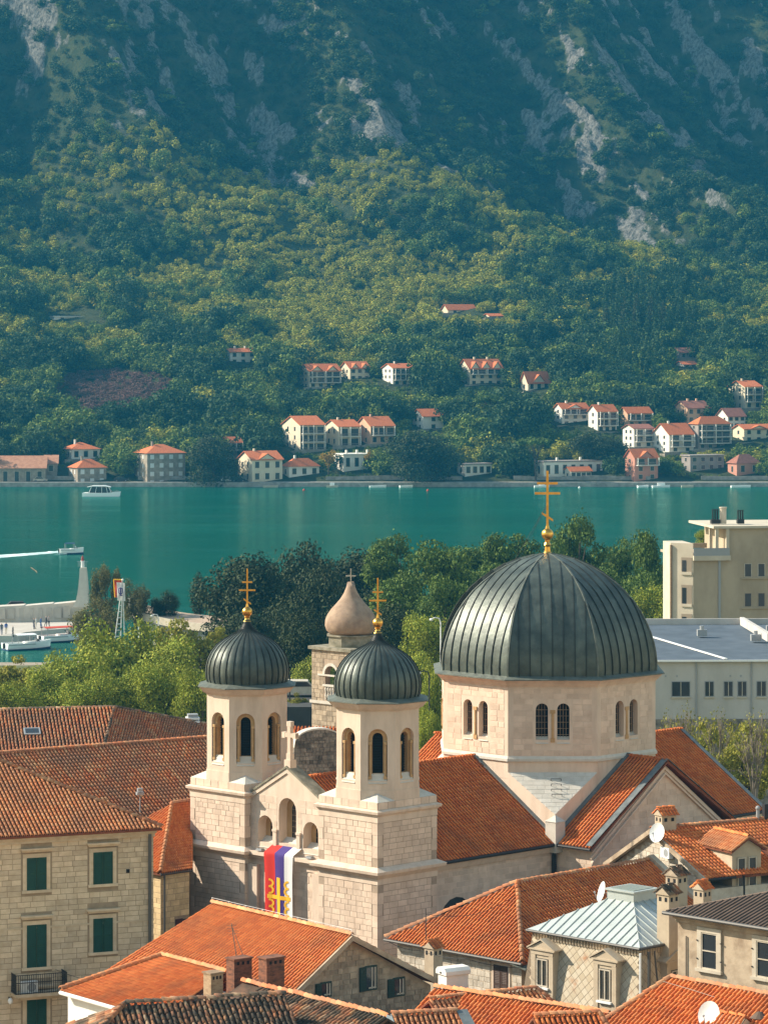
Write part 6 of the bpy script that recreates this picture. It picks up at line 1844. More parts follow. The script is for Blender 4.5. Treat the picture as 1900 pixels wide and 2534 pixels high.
    for j in range(floors):
        z = zE - fh * (j + 1)
        bl = balcony and (j < balcony)
        for i in range(cols):
            s = Lf * (i + .5) / cols
            h_ = fh * (.70 if bl else .52); w_ = min(2.6, Lf / cols * .80) if bl else min(1.25, Lf / cols * .7)
            win(fr, s, z + (fh * .08 if bl else fh * .3), w_, h_)
        if bl:
            m_ = MB(); m_.fbox(fr, Lf * .04, Lf * .99, z - .12, z + .06, 0, 1.25); b_ = m_.build('balcony', M_fw, t)
            m_ = MB()
            m_.fbox(fr, Lf * .04, Lf * .99, z + .85, z + .95, 1.17, 1.25)
            for s in np.linspace(Lf * .05, Lf * .98, max(6, int(Lf / .45))): m_.fbox(fr, s - .03, s + .03, z + .06, z + .85, 1.18, 1.24)
            m_.build('railing', M_fcon, b_)
            for s in (Lf * .06, Lf * .5, Lf * .97):
                m_ = MB(); m_.fbox(fr, s - .12, s + .12, z + .06, z + fh - .12, .95, 1.2); m_.build('post', M_fw, b_)
        if u0 < uc - 8:
            for s in ((Dp * .32, Dp * .7) if Dp > 6.5 else (Dp * .5,)): win(fl, s, z + fh * .3, .8, fh * .45)
    return t

G = 'houses across the bay'
FH = [
 # u0, uc, u1, vr, ve, vb, label, options
 (0, 0, 113, 1131, 1158, 1207, 'long brown stone warehouse with ragged tiled roof at the left edge of the far shore', dict(wall=M_fst, roof=M_froofp, floors=1, cols=4, ang=2, depth=11, name='warehouse', cat='warehouse', chim=0)),
 (60, 112, 142, 1129, 1147, 1202, 'stone house with two green windows joined to the warehouse on the far shore', dict(wall=M_fst, roof=M_froofp, floors=2, cols=1, ang=4, depth=9, chim=0, y=1006)),
 (153, 178, 248, 1096, 1112, 1140, 'white house with pyramid roof above and behind the small stone house', dict(kind='hip', floors=1, cols=3)),
 (171, 193, 264, 1137, 1158, 1204, 'small stone house with pyramid roof between warehouse and moored catamaran', dict(kind='hip', wall=M_fst, floors=2, cols=3, shut=True)),
 (355, 365, 459, 1101, 1122, 1207, 'tall four storey stone building with rows of pale shutters on the far shore', dict(kind='hip', wall=M_fst, floors=4, cols=4, shut=True, depth=10, name='stone_palace', cat='building')),
 (554, 570, 634, 863, 871, 904, 'lone white house standing high on the slope left of the terraced row', dict(floors=2, cols=3, chim=2)),
 (742, 765, 842, 902, 918, 962, 'wide cream house with two dormer gables, leftmost of the upper row', dict(wall=M_fc, floors=3, cols=4, balcony=2, gables=2, chim=0)),
 (843, 866, 915, 896, 911, 945, 'cream house with twin dormers, second of the upper row', dict(wall=M_fc, floors=2, cols=3, gables=2, chim=0)),
 (946, 972, 1029, 901, 911, 956, 'white three storey house with balconies in the middle of the upper row', dict(floors=3, cols=3, balcony=2)),
 (1135, 1162, 1243, 890, 912, 955, 'large grey cream house with three roof gables in the upper row', dict(wall=M_fc, floors=3, cols=4, gables=3, chim=2, balcony=1)),
 (1292, 1306, 1360, 921, 946, 970, 'small house with large steep orange roof, rightmost of the upper row', dict(wall=M_fc, floors=1, cols=3, gables=1, chim=0)),
 (695, 743, 803, 1032, 1052, 1116, 'tall cream apartment house with big balconies in the middle row', dict(wall=M_fc, floors=3, cols=3, balcony=3, chim=0, name='apartment_house')),
 (803, 838, 890, 1041, 1056, 1106, 'cream house with covered terrace beside the tall apartment house', dict(wall=M_fc, floors=2, cols=2, balcony=2)),
 (882, 917, 975, 1033, 1054, 1102, 'peach house with wide arcaded terrace right of the middle pair', dict(wall=M_fp, floors=2, cols=3, balcony=1)),
 (1021, 1047, 1097, 1014, 1030, 1066, 'plain white gabled house with grey stone front alone in the trees', dict(wall=M_fw, floors=2, cols=1, chim=0)),
 (555, 566, 599, 1083, 1095, 1134, 'half hidden house with orange roof behind the dark waterside tree', dict(wall=M_fcon, floors=2, cols=2, balcony=1, chim=0)),
 (589, 624, 699, 1119, 1138, 1196, 'waterfront house with ivy on its pale gable beside the parked cars', dict(wall=M_fc, floors=2, cols=3, gables=1)),
 (701, 716, 790, 1135, 1155, 1182, 'low white bungalow with pyramid roof near the yellow tree', dict(kind='hip', floors=1, cols=3)),
 (825, 850, 915, 1122, 1126, 1168, 'flat roofed white house right of the yellow tree by the water', dict(kind='flat', roof=M_fw, floors=1, cols=3, chim=3)),
 (1372, 1390, 1455, 999, 1011, 1056, 'bright white house with stepped gables, left end of the right hand cluster', dict(floors=3, cols=3, balcony=1, gables=1)),
 (1455, 1478, 1525, 1003, 1018, 1072, 'white three storey house with terraces next to the stepped white house', dict(floors=3, cols=3, balcony=2)),
 (1533, 1552, 1612, 1009, 1022, 1060, 'cream house with open loggia in the right hand cluster', dict(wall=M_fp, floors=2, cols=3, balcony=1, chim=0)),
 (1667, 1700, 1755, 994, 1010, 1050, 'peach gabled house with brown roof above the unfinished frame', dict(wall=M_fp, roof=M_froofd, floors=2, cols=3, chim=2)),
 (1802, 1842, 1883, 944, 957, 1014, 'tall yellow house with balconies, highest at the right edge', dict(wall=M_fc, floors=3, cols=2, balcony=2, chim=1)),
 (1772, 1800, 1843, 1012, 1030, 1062, 'white gabled house with brown roof below the tall yellow house', dict(roof=M_froofd, floors=2, cols=3, chim=0)),
 (1540, 1568, 1615, 1052, 1061, 1110, 'white house with deep balconies and small pale roof in the cluster', dict(roof=M_froofd, floors=3, cols=2, balcony=2, chim=0)),
 (1614, 1655, 1715, 1050, 1075, 1122, 'white house with tall pointed gable beside the unfinished frame', dict(floors=3, cols=2, balcony=2)),
 (1705, 1727, 1805, 1031, 1050, 1114, 'unfinished brick house with bare concrete frame in the cluster', dict(wall=M_fcon, kind='hip', floors=4, cols=4, balcony=3, chim=0, name='unfinished_house')),
 (1812, 1840, 1912, 1052, 1062, 1098, 'yellow gabled house cut by the right edge', dict(wall=M_fc, floors=2, cols=3, gables=1, chim=0)),
 (1546, 1570, 1627, 1113, 1132, 1192, 'salmon pink house with gabled dormer near the water', dict(wall=M_fs, floors=3, cols=2, gables=1, balcony=1, chim=0)),
 (1693, 1707, 1790, 1126, 1129, 1168, 'flat roofed grey house behind the boat shed, lower right', dict(kind='flat', roof=M_fcon, wall=M_fcon, floors=2, cols=4, chim=0)),
 (1809, 1822, 1880, 1125, 1147, 1178, 'salmon bungalow with pyramid roof, lower right corner of the far shore', dict(kind='hip', wall=M_fs, roof=M_froofd, floors=1, cols=2, chim=0)),
 (1322, 1345, 1490, 1141, 1144, 1186, 'long low white flat roofed house behind the umbrella pine', dict(kind='flat', roof=M_fcon, floors=1, cols=7, chim=2)),
 (1400, 1412, 1462, 1157, 1166, 1190, 'small white pavilion with shallow orange roof in front of the long white house', dict(floors=1, cols=4, chim=0, y=1004, depth=4)),
 (1140, 1150, 1216, 1147, 1150, 1180, 'pale low house in deep shade of the waterside trees', dict(kind='flat', roof=M_fcon, floors=1, cols=4, chim=0)),
 (1103, 1108, 1177, 754, 766, 778, 'lonely long barn with orange roof high on the hill', dict(wall=M_fc, floors=1, cols=2, chim=0, name='barn', cat='barn')),
 (1207, 1210, 1243, 777, 782, 788, 'tiny orange roofed hut below the long barn', dict(wall=M_fc, floors=1, cols=1, chim=0, depth=4, name='hut', cat='hut')),
 (129, 135, 254, 780, 784, 796, 'long white flat roofed building half buried in bushes, upper left', dict(kind='flat', roof=M_fw, floors=1, cols=3, chim=0, depth=6)),
 (1675, 1682, 1716, 862, 872, 890, 'half hidden house with brown roof among trees, upper right', dict(wall=M_fcon, roof=M_froofd, floors=1, cols=2, chim=0)),
 (1684, 1690, 1723, 895, 902, 914, 'small shed with orange roof under the brown roofed house', dict(floors=1, cols=2, chim=0, depth=5, name='shed', cat='shed')),
]
for a in FH: far_house(*a[:7], **a[7])

# ------------------------------------------------------------------ foliage meshes
def leaf_cloud(centres, radii, n, size, flat=0.75, seed=0, shell=0.55, droop=0.0):
    """n leaf quads spread through blobs; returns verts, quads"""
    r = np.random.default_rng(seed)
    centres = np.array(centres, float); radii = np.array(radii, float)
    w = radii ** 2; w /= w.sum()
    k = r.choice(len(centres), n, p=w)
    d = r.normal(size=(n, 3)); d /= np.linalg.norm(d, axis=1)[:, None]
    rad = radii[k] * (shell + (1 - shell) * r.random(n) ** .6) * (1 + .15 * r.normal(size=n))
    d2 = d.copy(); d2[:, 2] *= flat
    c = centres[k] + d2 * rad[:, None]
    c[:, 2] -= droop * (rad ** 2) * (1 - d[:, 2])
    nn = d + .75 * r.normal(size=(n, 3)); nn[:, 2] += .35; nn /= np.linalg.norm(nn, axis=1)[:, None]
    a = np.cross(nn, r.normal(size=(n, 3))); a /= np.linalg.norm(a, axis=1)[:, None]
    b = np.cross(nn, a)
    s = size * (.6 + .8 * r.random(n))[:, None]
    asp = (.55 + .35 * r.random(n))[:, None]
    V = np.stack([c - a * s, c - b * s * asp, c + a * s, c + b * s * asp], 1).reshape(-1, 3)
    Fq = np.arange(n * 4).reshape(-1, 4)
    return V, Fq
def blobs(n, R, H, zc, seed, rr=(.28, .5), low=.0):
    r = random.Random(seed); C = []; Rd = []
    for i in range(n):
        while True:
            x, y, z = r.uniform(-1, 1), r.uniform(-1, 1), r.uniform(-1 + low, 1)
            q = x * x + y * y + z * z
            if .12 < q < 1: break
        C.append((x * R * .72, y * R * .72, zc + z * H * .72)); Rd.append(R * r.uniform(*rr))
    return C, Rd
def leafmat(name, tints, trans=.25):
    return mat(name, (0, 0, 0), tuple(.5 * c for c in tints[0]), .35, .75, tints=tints, trans=trans, spec=.2, contrast=(.45, .75))
L_green = leafmat('leaf_broad', [(0.300, 0.325, 0.030), (0.188, 0.250, 0.025), (0.400, 0.388, 0.041), (0.125, 0.188, 0.021), (0.237, 0.288, 0.030)], 0.15)
L_lime = leafmat('leaf_lime', [(0.310, 0.276, 0.032), (0.218, 0.230, 0.028), (0.368, 0.322, 0.046), (0.149, 0.184, 0.023)], 0.18)
L_pine = leafmat('leaf_pine', [(0.085, 0.145, 0.022), (0.12, 0.175, 0.026), (0.055, 0.105, 0.018), (0.15, 0.2, 0.03)], 0.12)
L_dark = leafmat('leaf_dark', [(0.036, 0.055, 0.018), (0.028, 0.044, 0.015), (0.052, 0.07, 0.022), (0.065, 0.072, 0.028)], 0.1)
L_oliv = leafmat('leaf_olive', [(0.168, 0.156, 0.054), (0.132, 0.132, 0.048), (0.204, 0.180, 0.066), (0.120, 0.120, 0.042)])
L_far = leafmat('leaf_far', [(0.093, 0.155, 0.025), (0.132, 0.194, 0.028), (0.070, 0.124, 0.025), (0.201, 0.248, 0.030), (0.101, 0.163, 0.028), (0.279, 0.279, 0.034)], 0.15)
L_fary = leafmat('leaf_far_lit', [(0.406, 0.374, 0.039), (0.256, 0.300, 0.034), (0.510, 0.420, 0.046), (0.210, 0.256, 0.034), (0.346, 0.346, 0.039)], 0.15)  # brighter, yellower leaves put the hill's sunlight into the colour
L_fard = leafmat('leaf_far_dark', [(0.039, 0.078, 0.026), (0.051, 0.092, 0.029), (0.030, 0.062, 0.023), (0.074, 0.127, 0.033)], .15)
L_mtn = leafmat('leaf_mountain', [(0.043, 0.077, 0.028), (0.056, 0.098, 0.031), (0.033, 0.062, 0.023), (0.075, 0.115, 0.034)], .12)
L_dry = leafmat('leaf_dry', [(.21, .095, .085), (.15, .075, .06), (.25, .14, .11), (.10, .07, .045)], .15)
L_gold = leafmat('leaf_gold', [(.40, .24, .02), (.32, .20, .02), (.45, .30, .03)], .3)
M_bark = mat('bark', (.11, .085, .06), (.06, .045, .032), 2, .95, .6, 8)
M_barkp = mat('pale_bark', (.26, .21, .16), (.16, .13, .10), 2, .95, .4, 8)

# ------------------------------------------------------------------ the far woods: one mass of bushes and trees
def proto(name, n, R, H, zc, nq, size, m, seed, flat=.8, extra=None):
    C, Rd = blobs(n, R, H, zc, seed)
    V, Fq = leaf_cloud(C, Rd, nq, size, flat, seed)
    return bpy.data.objects.new(name, npmesh(name, V, Fq, m))
def cone_proto(name, h, r, nq, size, m, seed):
    C = []; Rd = []
    rr = random.Random(seed)
    for i in range(9):
        k = i / 8; C.append((rr.uniform(-.2, .2), rr.uniform(-.2, .2), h * (.08 + .88 * k))); Rd.append(max(r * (1 - k) ** .7 * (1 if k > .05 else .8), .25))
    V, Fq = leaf_cloud(C, Rd, nq, size, 1.1, seed); return bpy.data.objects.new(name, npmesh(name, V, Fq, m))
def pine_proto(name, seed, m):
    rr = random.Random(seed); C = []; Rd = []
    for i in range(8):
        a = rr.uniform(0, 6.28); q = rr.uniform(.3, 2.6); C.append((q * math.cos(a), q * math.sin(a), rr.uniform(4.2, 7.6) - q * .3)); Rd.append(rr.uniform(1.1, 1.9))
    V, Fq = leaf_cloud(C, Rd, 850, .24, .42, seed); return bpy.data.objects.new(name, npmesh(name, V, Fq, m))
def forest(name, label, protos, pts):
    """pts: x,y,z,scale,index"""
    col = bpy.data.collections.new(name + '_kinds')
    for i, o in enumerate(protos): o.name = '%02d_%s' % (i, o.name); col.objects.link(o)
    P_ = np.array(pts)
    me = bpy.data.meshes.new(name); me.vertices.add(len(P_)); me.vertices.foreach_set('co', P_[:, :3].astype(np.float32).ravel())
    a = me.attributes.new('sc', 'FLOAT', 'POINT'); a.data.foreach_set('value', P_[:, 3].astype(np.float32))
    a = me.attributes.new('idx', 'INT', 'POINT'); a.data.foreach_set('value', P_[:, 4].astype(np.int32))
    me.update()
    ob = link(name, me); props(ob, label, None, None, 'stuff'); ob['category'] = 'trees'
    ng = bpy.data.node_groups.new(name, 'GeometryNodeTree')
    ng.interface.new_socket('Geometry', in_out='INPUT', socket_type='NodeSocketGeometry'); ng.interface.new_socket('Geometry', in_out='OUTPUT', socket_type='NodeSocketGeometry')
    N, L = ng.nodes, ng.links
    gi = N.new('NodeGroupInput'); go = N.new('NodeGroupOutput')
    ci = N.new('GeometryNodeCollectionInfo'); ci.inputs['Collection'].default_value = col; ci.inputs['Separate Children'].default_value = True; ci.inputs['Reset Children'].default_value = True
    ip = N.new('GeometryNodeInstanceOnPoints'); ip.inputs['Pick Instance'].default_value = True
    na = N.new('GeometryNodeInputNamedAttribute'); na.data_type = 'FLOAT'; na.inputs[0].default_value = 'sc'
    ni = N.new('GeometryNodeInputNamedAttribute'); ni.data_type = 'INT'; ni.inputs[0].default_value = 'idx'
    rv = N.new('FunctionNodeRandomValue'); rv.data_type = 'FLOAT_VECTOR'; rv.inputs[0].default_value = (-.12, -.12, 0); rv.inputs[1].default_value = (.12, .12, 6.283)
    L.new(gi.outputs[0], ip.inputs['Points']); L.new(ci.outputs[0], ip.inputs['Instance'])
    def outp(nd): return next(s for s in nd.outputs if s.enabled and s.name == 'Attribute')
    L.new(outp(na), ip.inputs['Scale']); L.new(outp(ni), ip.inputs['Instance Index'])
    L.new(rv.outputs[0], ip.inputs['Rotation'])
    L.new(ip.outputs[0], go.inputs[0])
    md = ob.modifiers.new('scatter', 'NODES'); md.node_group = ng
    return ob

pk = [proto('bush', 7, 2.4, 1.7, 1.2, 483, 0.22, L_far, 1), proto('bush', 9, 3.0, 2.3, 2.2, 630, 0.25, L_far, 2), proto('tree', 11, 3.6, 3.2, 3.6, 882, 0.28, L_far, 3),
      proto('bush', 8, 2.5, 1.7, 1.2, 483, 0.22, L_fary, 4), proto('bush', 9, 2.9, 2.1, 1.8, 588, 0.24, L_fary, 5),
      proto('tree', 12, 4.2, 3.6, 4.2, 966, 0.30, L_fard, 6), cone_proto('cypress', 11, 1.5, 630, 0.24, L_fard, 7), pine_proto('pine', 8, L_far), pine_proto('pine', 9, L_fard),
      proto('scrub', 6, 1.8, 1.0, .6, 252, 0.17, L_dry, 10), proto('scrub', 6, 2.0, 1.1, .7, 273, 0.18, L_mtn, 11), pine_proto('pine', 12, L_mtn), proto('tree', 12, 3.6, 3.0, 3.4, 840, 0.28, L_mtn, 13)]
def blocked(x, y, z, h, r):
    u, vb = uv((x, y, z)); vt = uv((x, y, z + h))[1]; du = r * F / y
    for (u0, u1, v0, v1, hy, c, rad) in HOUSES:
        if (x - c.x) ** 2 + (y - c.y) ** 2 < (rad + r * .3) ** 2: return True
        if y < hy and u + du > u0 and u - du < u1 and vt < v1 - 6 and vb > v0: return True
    return False
fpts = []
fr_ = random.Random(5)
def dens(x, y):
    return noise.noise(Vector((x / 30, y / 30, 11)))
y = 1006.0
while y < 1640:
    step = 3.1 if y < 1300 else 3.6
    half = y * 1240 / F
    x = -half
    while x < half:
        px, py = x + fr_.uniform(-1.6, 1.6), y + fr_.uniform(-1.6, 1.6)
        x += step * fr_.uniform(.8, 1.25)
        z = terr(px, py)
        u, v = uv((px, py, z))
        rk = rock(px, py) if py > 1330 else 0
        if rk > .4 and fr_.random() < .72: continue
        d_ = dens(px, py)
        if ((u - 285) / 165) ** 2 + ((v - 985) / 72) ** 2 < 1 + d_ * .6:      # dry purple scrub patch
            for _ in range(2): fpts.append((px + fr_.uniform(-1.5, 1.5), py + fr_.uniform(-1.5, 1.5), z - .1, fr_.uniform(.8, 1.3), 9))
            continue
        k = fr_.random(); big = noise.noise(Vector((px / 16, py / 16, 21))); sp = noise.noise(Vector((px / 42, py / 26, 31))) + .35 * noise.noise(Vector((px / 11, py / 9, 17)))
        if py > 1385 + 20 * d_:        # mountain
            i = 10 if k < .55 else 12 if k < .80 else 11 if k < .97 else 7; sc_ = fr_.uniform(.6, 1.1) * (1.25 + .6 * big)
            if i in (7, 11) and d_ < -.05: i = 10
        elif py > 1170 and v < 915:       # terraces; sunlight put into the choice of leaf colour
            if math.sin(py * .42 + 2.2 * noise.noise(Vector((px / 60, py / 60, 5)))) > .78 and fr_.random() < .75: continue
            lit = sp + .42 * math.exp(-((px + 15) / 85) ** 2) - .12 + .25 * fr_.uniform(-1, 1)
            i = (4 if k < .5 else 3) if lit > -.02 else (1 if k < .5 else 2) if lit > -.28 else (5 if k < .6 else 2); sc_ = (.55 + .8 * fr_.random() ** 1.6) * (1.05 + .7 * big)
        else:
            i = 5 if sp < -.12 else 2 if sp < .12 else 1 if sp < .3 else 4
            if k < .2: i = fr_.choice((1, 2, 4, 5))
            sc_ = (.65 + .8 * fr_.random() ** 1.5) * (1.1 + .8 * big)
        sc_ = max(.35, min(sc_, 1.9))
        if 1500 < u < 1700 and 720 < v < 960 and fr_.random() < .6: i, sc_ = 6, fr_.uniform(.8, 1.5)
        h_ = {0: 2.9, 1: 4.4, 2: 6.6, 3: 2.9, 4: 3.9, 5: 7.6, 6: 11, 7: 7.5, 8: 7.5, 9: 1.6, 10: 1.8, 11: 7.5, 12: 6.2}[i] * sc_
        if py < 1300 and blocked(px, py, z, h_, 2.6 * sc_):
            if blocked(px, py, z, 1.9, 1.5):
                if blocked(px, py, z, .5, .5): continue
                i, sc_ = 10, .42
            else: i, sc_ = 0, .6
        fpts.append((px, py, z - .25, sc_, i))
    y += step * .95
forest('woodland', 'mass of bushes and trees covering the slopes across the bay', pk, fpts)
# ------------------------------------------------------------------ trees between the town and the sea
TREEP = {}
def crown_mesh(kind, seed):
    key = (kind, seed)
    if key in TREEP: return TREEP[key]
    rr = random.Random(seed * 17 + len(kind))
    if kind == 'broad':      # unit: radius 1, centre height 0
        C, Rd = blobs(30, 1.0, .95, 0, seed + 100, (.24, .40)); V, Q = leaf_cloud(C, Rd, 15000, .025, .85, seed, .45); m = L_green
    elif kind == 'lime':
        C, Rd = blobs(30, 1.0, .9, 0, seed + 200, (.15, .30)); V, Q = leaf_cloud(C, Rd, 11000, .026, .6, seed, .5); m = L_lime
    elif kind == 'pine':
        C, Rd = blobs(36, 1.0, 1.0, .0, seed + 300, (.22, .36)); V, Q = leaf_cloud(C, Rd, 15000, .026, .6, seed, .5); m = L_pine
    elif kind == 'dark':
        C, Rd = blobs(40, 1.0, 1.05, 0, seed + 400, (.22, .38)); V, Q = leaf_cloud(C, Rd, 15000, .026, .95, seed, .5); m = L_dark
    elif kind == 'olive':    # feathery, drooping
        C, Rd = blobs(26, 1.0, 1.0, 0, seed + 500, (.14, .28)); V, Q = leaf_cloud(C, Rd, 8000, .026, 1.2, seed, .35, .4); m = L_oliv
    elif kind == 'thin':     # nearly bare, a few leaves
        C, Rd = blobs(26, 1.0, 1.0, -.1, seed + 600, (.16, .32), .0); V, Q = leaf_cloud(C, Rd, 620, .030, 1.0, seed, .2); m = L_lime
    elif kind == 'sparse':
        C, Rd = blobs(24, 1.0, .9, -.15, seed + 700, (.16, .30)); V, Q = leaf_cloud(C, Rd, 2200, .038, .8, seed, .3); m = L_lime
    elif kind == 'cypress':
        C = [(0, 0, -1 + 2 * i / 9) for i in range(10)]; Rd = [.30 * math.sin(math.pi * min(.16 + .84 * i / 9.3, 1)) + .06 for i in range(10)]
        V, Q = leaf_cloud(C, Rd, 2600, .035, 1.2, seed, .7); m = L_dark
    elif kind == 'umbrella':
        C = []; Rd = []
        for i in range(30):
            a = rr.uniform(0, 6.28); q = math.sqrt(rr.random()) * .82; C.append((q * math.cos(a), q * math.sin(a), .28 * (1 - q * q) + rr.uniform(-.03, .05))); Rd.append(rr.uniform(.14, .22))
        V, Q = leaf_cloud(C, Rd, 2600, .040, .6, seed, .5); m = L_pine
    elif kind == 'gold':
        C, Rd = blobs(12, 1.0, 1.0, 0, seed + 800, (.25, .4)); V, Q = leaf_cloud(C, Rd, 500, .09, .9, seed, .4); m = L_gold
    if kind not in ('umbrella', 'thin'):       # fill the unit ball
        C = np.array(C); lo, hi = np.percentile(V, 1.5, axis=0), np.percentile(V, 98.5, axis=0)
        mid, half = (lo + hi) / 2, (hi - lo) / 2
        V = (V - mid) / half; C = ((C - mid) / half).tolist()
    TREEP[key] = (npmesh('crown', V, Q, m), C)
    return TREEP[key]
def tree(kind, seed, u, vt, vb, width, y, label, name='tree', zbase=GZ, group=None, bark=None, stems=1, cat='tree', zsq=None):
    """crown between photo rows vt and vb, `width` photo pixels across"""
    me, C = crown_mesh(kind, seed)
    zt, zb = zv(vt, y), zv(vb, y)
    big = 1.0 if kind in ('umbrella', 'cypress', 'gold') else 1.06
    R_ = width * y / F / 2 * big
    Hh = (zt - zb) / 2 * 1.0
    if kind == 'umbrella': Hh = R_ * 1.0; zc = zt - .34 * R_
    else: zc = (zt + zb) / 2
    x = xu(u, y)
    t = thing(name, label, cat, (x, y, zbase), group)
    o = link('crown', me, t, Matrix.Translation((x, y, zc)) @ Matrix.Rotation(seed * 1.3 + u * .01, 4, 'Z') @ Matrix.Diagonal((R_, R_, Hh if kind != 'umbrella' else R_, 1)))
    tr = MB(); rr = random.Random(seed + int(u))
    r0 = max(.12, min(.38, (zt - zbase) * .022)) * (.55 if kind in ('thin', 'sparse') else 1)
    rot = Matrix.Rotation(seed * 1.3 + u * .01, 3, 'Z')
    for s in range(stems):
        ox, oy = (rr.uniform(-.5, .5), rr.uniform(-.5, .5)) if stems > 1 else (0, 0)
        lean = (rr.uniform(-.12, .12) * R_, rr.uniform(-.12, .12) * R_)
        top = Vector((x + ox + lean[0], y + oy + lean[1], zc - Hh * .35))
        base = Vector((x + ox, y + oy, zbase - .3))
        mid = base.lerp(top, .5) + Vector((rr.uniform(-.2, .2), rr.uniform(-.2, .2), 0))
        tr.tube([base, mid, top], [r0 * 1.25, r0, r0 * .7], 7)
        for c in C[s::max(1, stems)][: 16]:
            q = rot @ Vector(c); e_ = Vector((x + q.x * R_, y + q.y * R_, zc + q.z * (Hh if kind != 'umbrella' else R_)))
            k = rr.uniform(.3, .95); st = mid.lerp(top, k)
            tr.tube([st, st.lerp(e_, .55) + UP * rr.uniform(0, .3) * R_ * .3, e_], [r0 * .42, r0 * .25, r0 * .08], 5)
            if kind in ('thin', 'sparse', 'olive', 'lime'):
                for _ in range(7 if kind == 'thin' else 3):
                    e2 = e_ + Vector((rr.uniform(-1, 1), rr.uniform(-1, 1), rr.uniform(.1, 1.1))) * R_ * .28
                    tr.tube([st.lerp(e_, .7), e2], [r0 * .16, r0 * .05], 4)
    tr.build('trunk', bark or M_bark, t, smooth=True)
    return t
K = 1.14527
def T(kind, seed, dx0, dx1, dt, db, y, label, **k):
    """same, in the coordinates of the 1659 px wide view"""
    return tree(kind, seed, (dx0 + dx1) / 2 * K, dt * K, db * K, (dx1 - dx0) * K, y, label, **k)
# broadleaf belt behind the left roofs
T('broad', 1, 185, 345, 1358, 1560, 330, 'large bright green broadleaf tree, tallest of the left belt')
T('broad', 2, 300, 445, 1392, 1570, 318, 'dense green tree beside the left bell tower')
T('lime', 3, 322, 462, 1352, 1500, 352, 'yellow green feathery tree in front of the curved pavilion')
T('broad', 4, 85, 235, 1412, 1560, 322, 'rounded green tree between the olive edge trees and the tallest one')
T('lime', 5, -35, 105, 1434, 1560, 312, 'yellowish green tree at the left edge above the mottled roof')
T('broad', 2, 40, 150, 1450, 1570, 300, 'low green tree just above the mottled roof ridge')
T('broad', 1, 205, 320, 1452, 1580, 296, 'low green tree above the corner of the mottled roof')
T('broad', 4, 385, 470, 1452, 1590, 290, 'small green tree close behind the left belfry')
T('lime', 3, 436, 505, 1362, 1440, 356, 'thin yellow green tree right behind the gilded ball of the left tower')
T('olive', 1, 202, 256, 1228, 1345, 438, 'tall slim drooping olive brown tree behind the banner mast')
T('olive', 3, 162, 256, 1300, 1410, 432, 'broad drooping olive brown tree beside the marina')
T('olive', 2, 268, 322, 1262, 1345, 445, 'small olive brown tree behind the flag mast')
T('dark', 3, 330, 382, 1283, 1345, 446, 'small dark round tree before the curved pavilion')
T('cypress', 1, 412, 447, 1243, 1330, 450, 'slim dark cypress on the water front', name='cypress')
T('dark', 1, 450, 612, 1213, 1420, 425, 'broad dark evergreen oak left of the onion dome')
T('dark', 2, 585, 725, 1196, 1440, 440, 'dark grey green evergreen behind the onion dome')
T('dark', 3, 665, 775, 1235, 1440, 415, 'dark evergreen between the left tower and the onion dome')
T('dark', 1, 700, 850, 1205, 1400, 446, 'dark evergreen rising behind the onion dome tip')
T('dark', 2, 612, 700, 1330, 1470, 360, 'shaded dark tree beside the stone tower')
T('pine', 1, 795, 905, 1170, 1330, 430, 'bright green pine with layered crown right of the onion dome', name='pine_tree')
T('pine', 2, 860, 1010, 1190, 1400, 400, 'wide green pine left of the great dome', name='pine_tree')
T('pine', 3, 955, 1060, 1188, 1320, 440, 'round topped pine beside the great dome shoulder', name='pine_tree')
T('pine', 4, 1045, 1165, 1163, 1320, 430, 'bright pine just left of the great dome cross', name='pine_tree')
T('pine', 1, 1185, 1300, 1130, 1330, 420, 'tallest pine behind the right shoulder of the great dome', name='pine_tree')
T('pine', 2, 1280, 1385, 1185, 1400, 432, 'pine halfway between great dome and apartment block', name='pine_tree')
T('pine', 3, 1360, 1452, 1165, 1420, 410, 'pine touching the white end of the apartment block', name='pine_tree')
T('broad', 3, 1370, 1460, 1275, 1400, 380, 'yellowish leafy tree below the pines left of the apartment block')
T('dark', 3, 780, 900, 1320, 1460, 350, 'shadowy evergreen behind the right bell tower dome')
T('broad', 5, 855, 955, 1338, 1480, 330, 'leafy magnolia between right bell tower and great dome')
T('broad', 6, 900, 965, 1448, 1610, 290, 'green tree in the gap between right belfry and drum')
T('broad', 4, 905, 950, 1540, 1640, 262, 'low bush in the gap beside the drum')
T('lime', 5, 618, 668, 1505, 1565, 300, 'small light green shrub by the parked silver car')
T('pine', 4, 1470, 1560, 1205, 1330, 440, 'pine hidden behind the apartment block', name='pine_tree')
T('broad', 1, 1505, 1545, 1147, 1180, 445, 'small rounded tree top above the apartment block terrace')

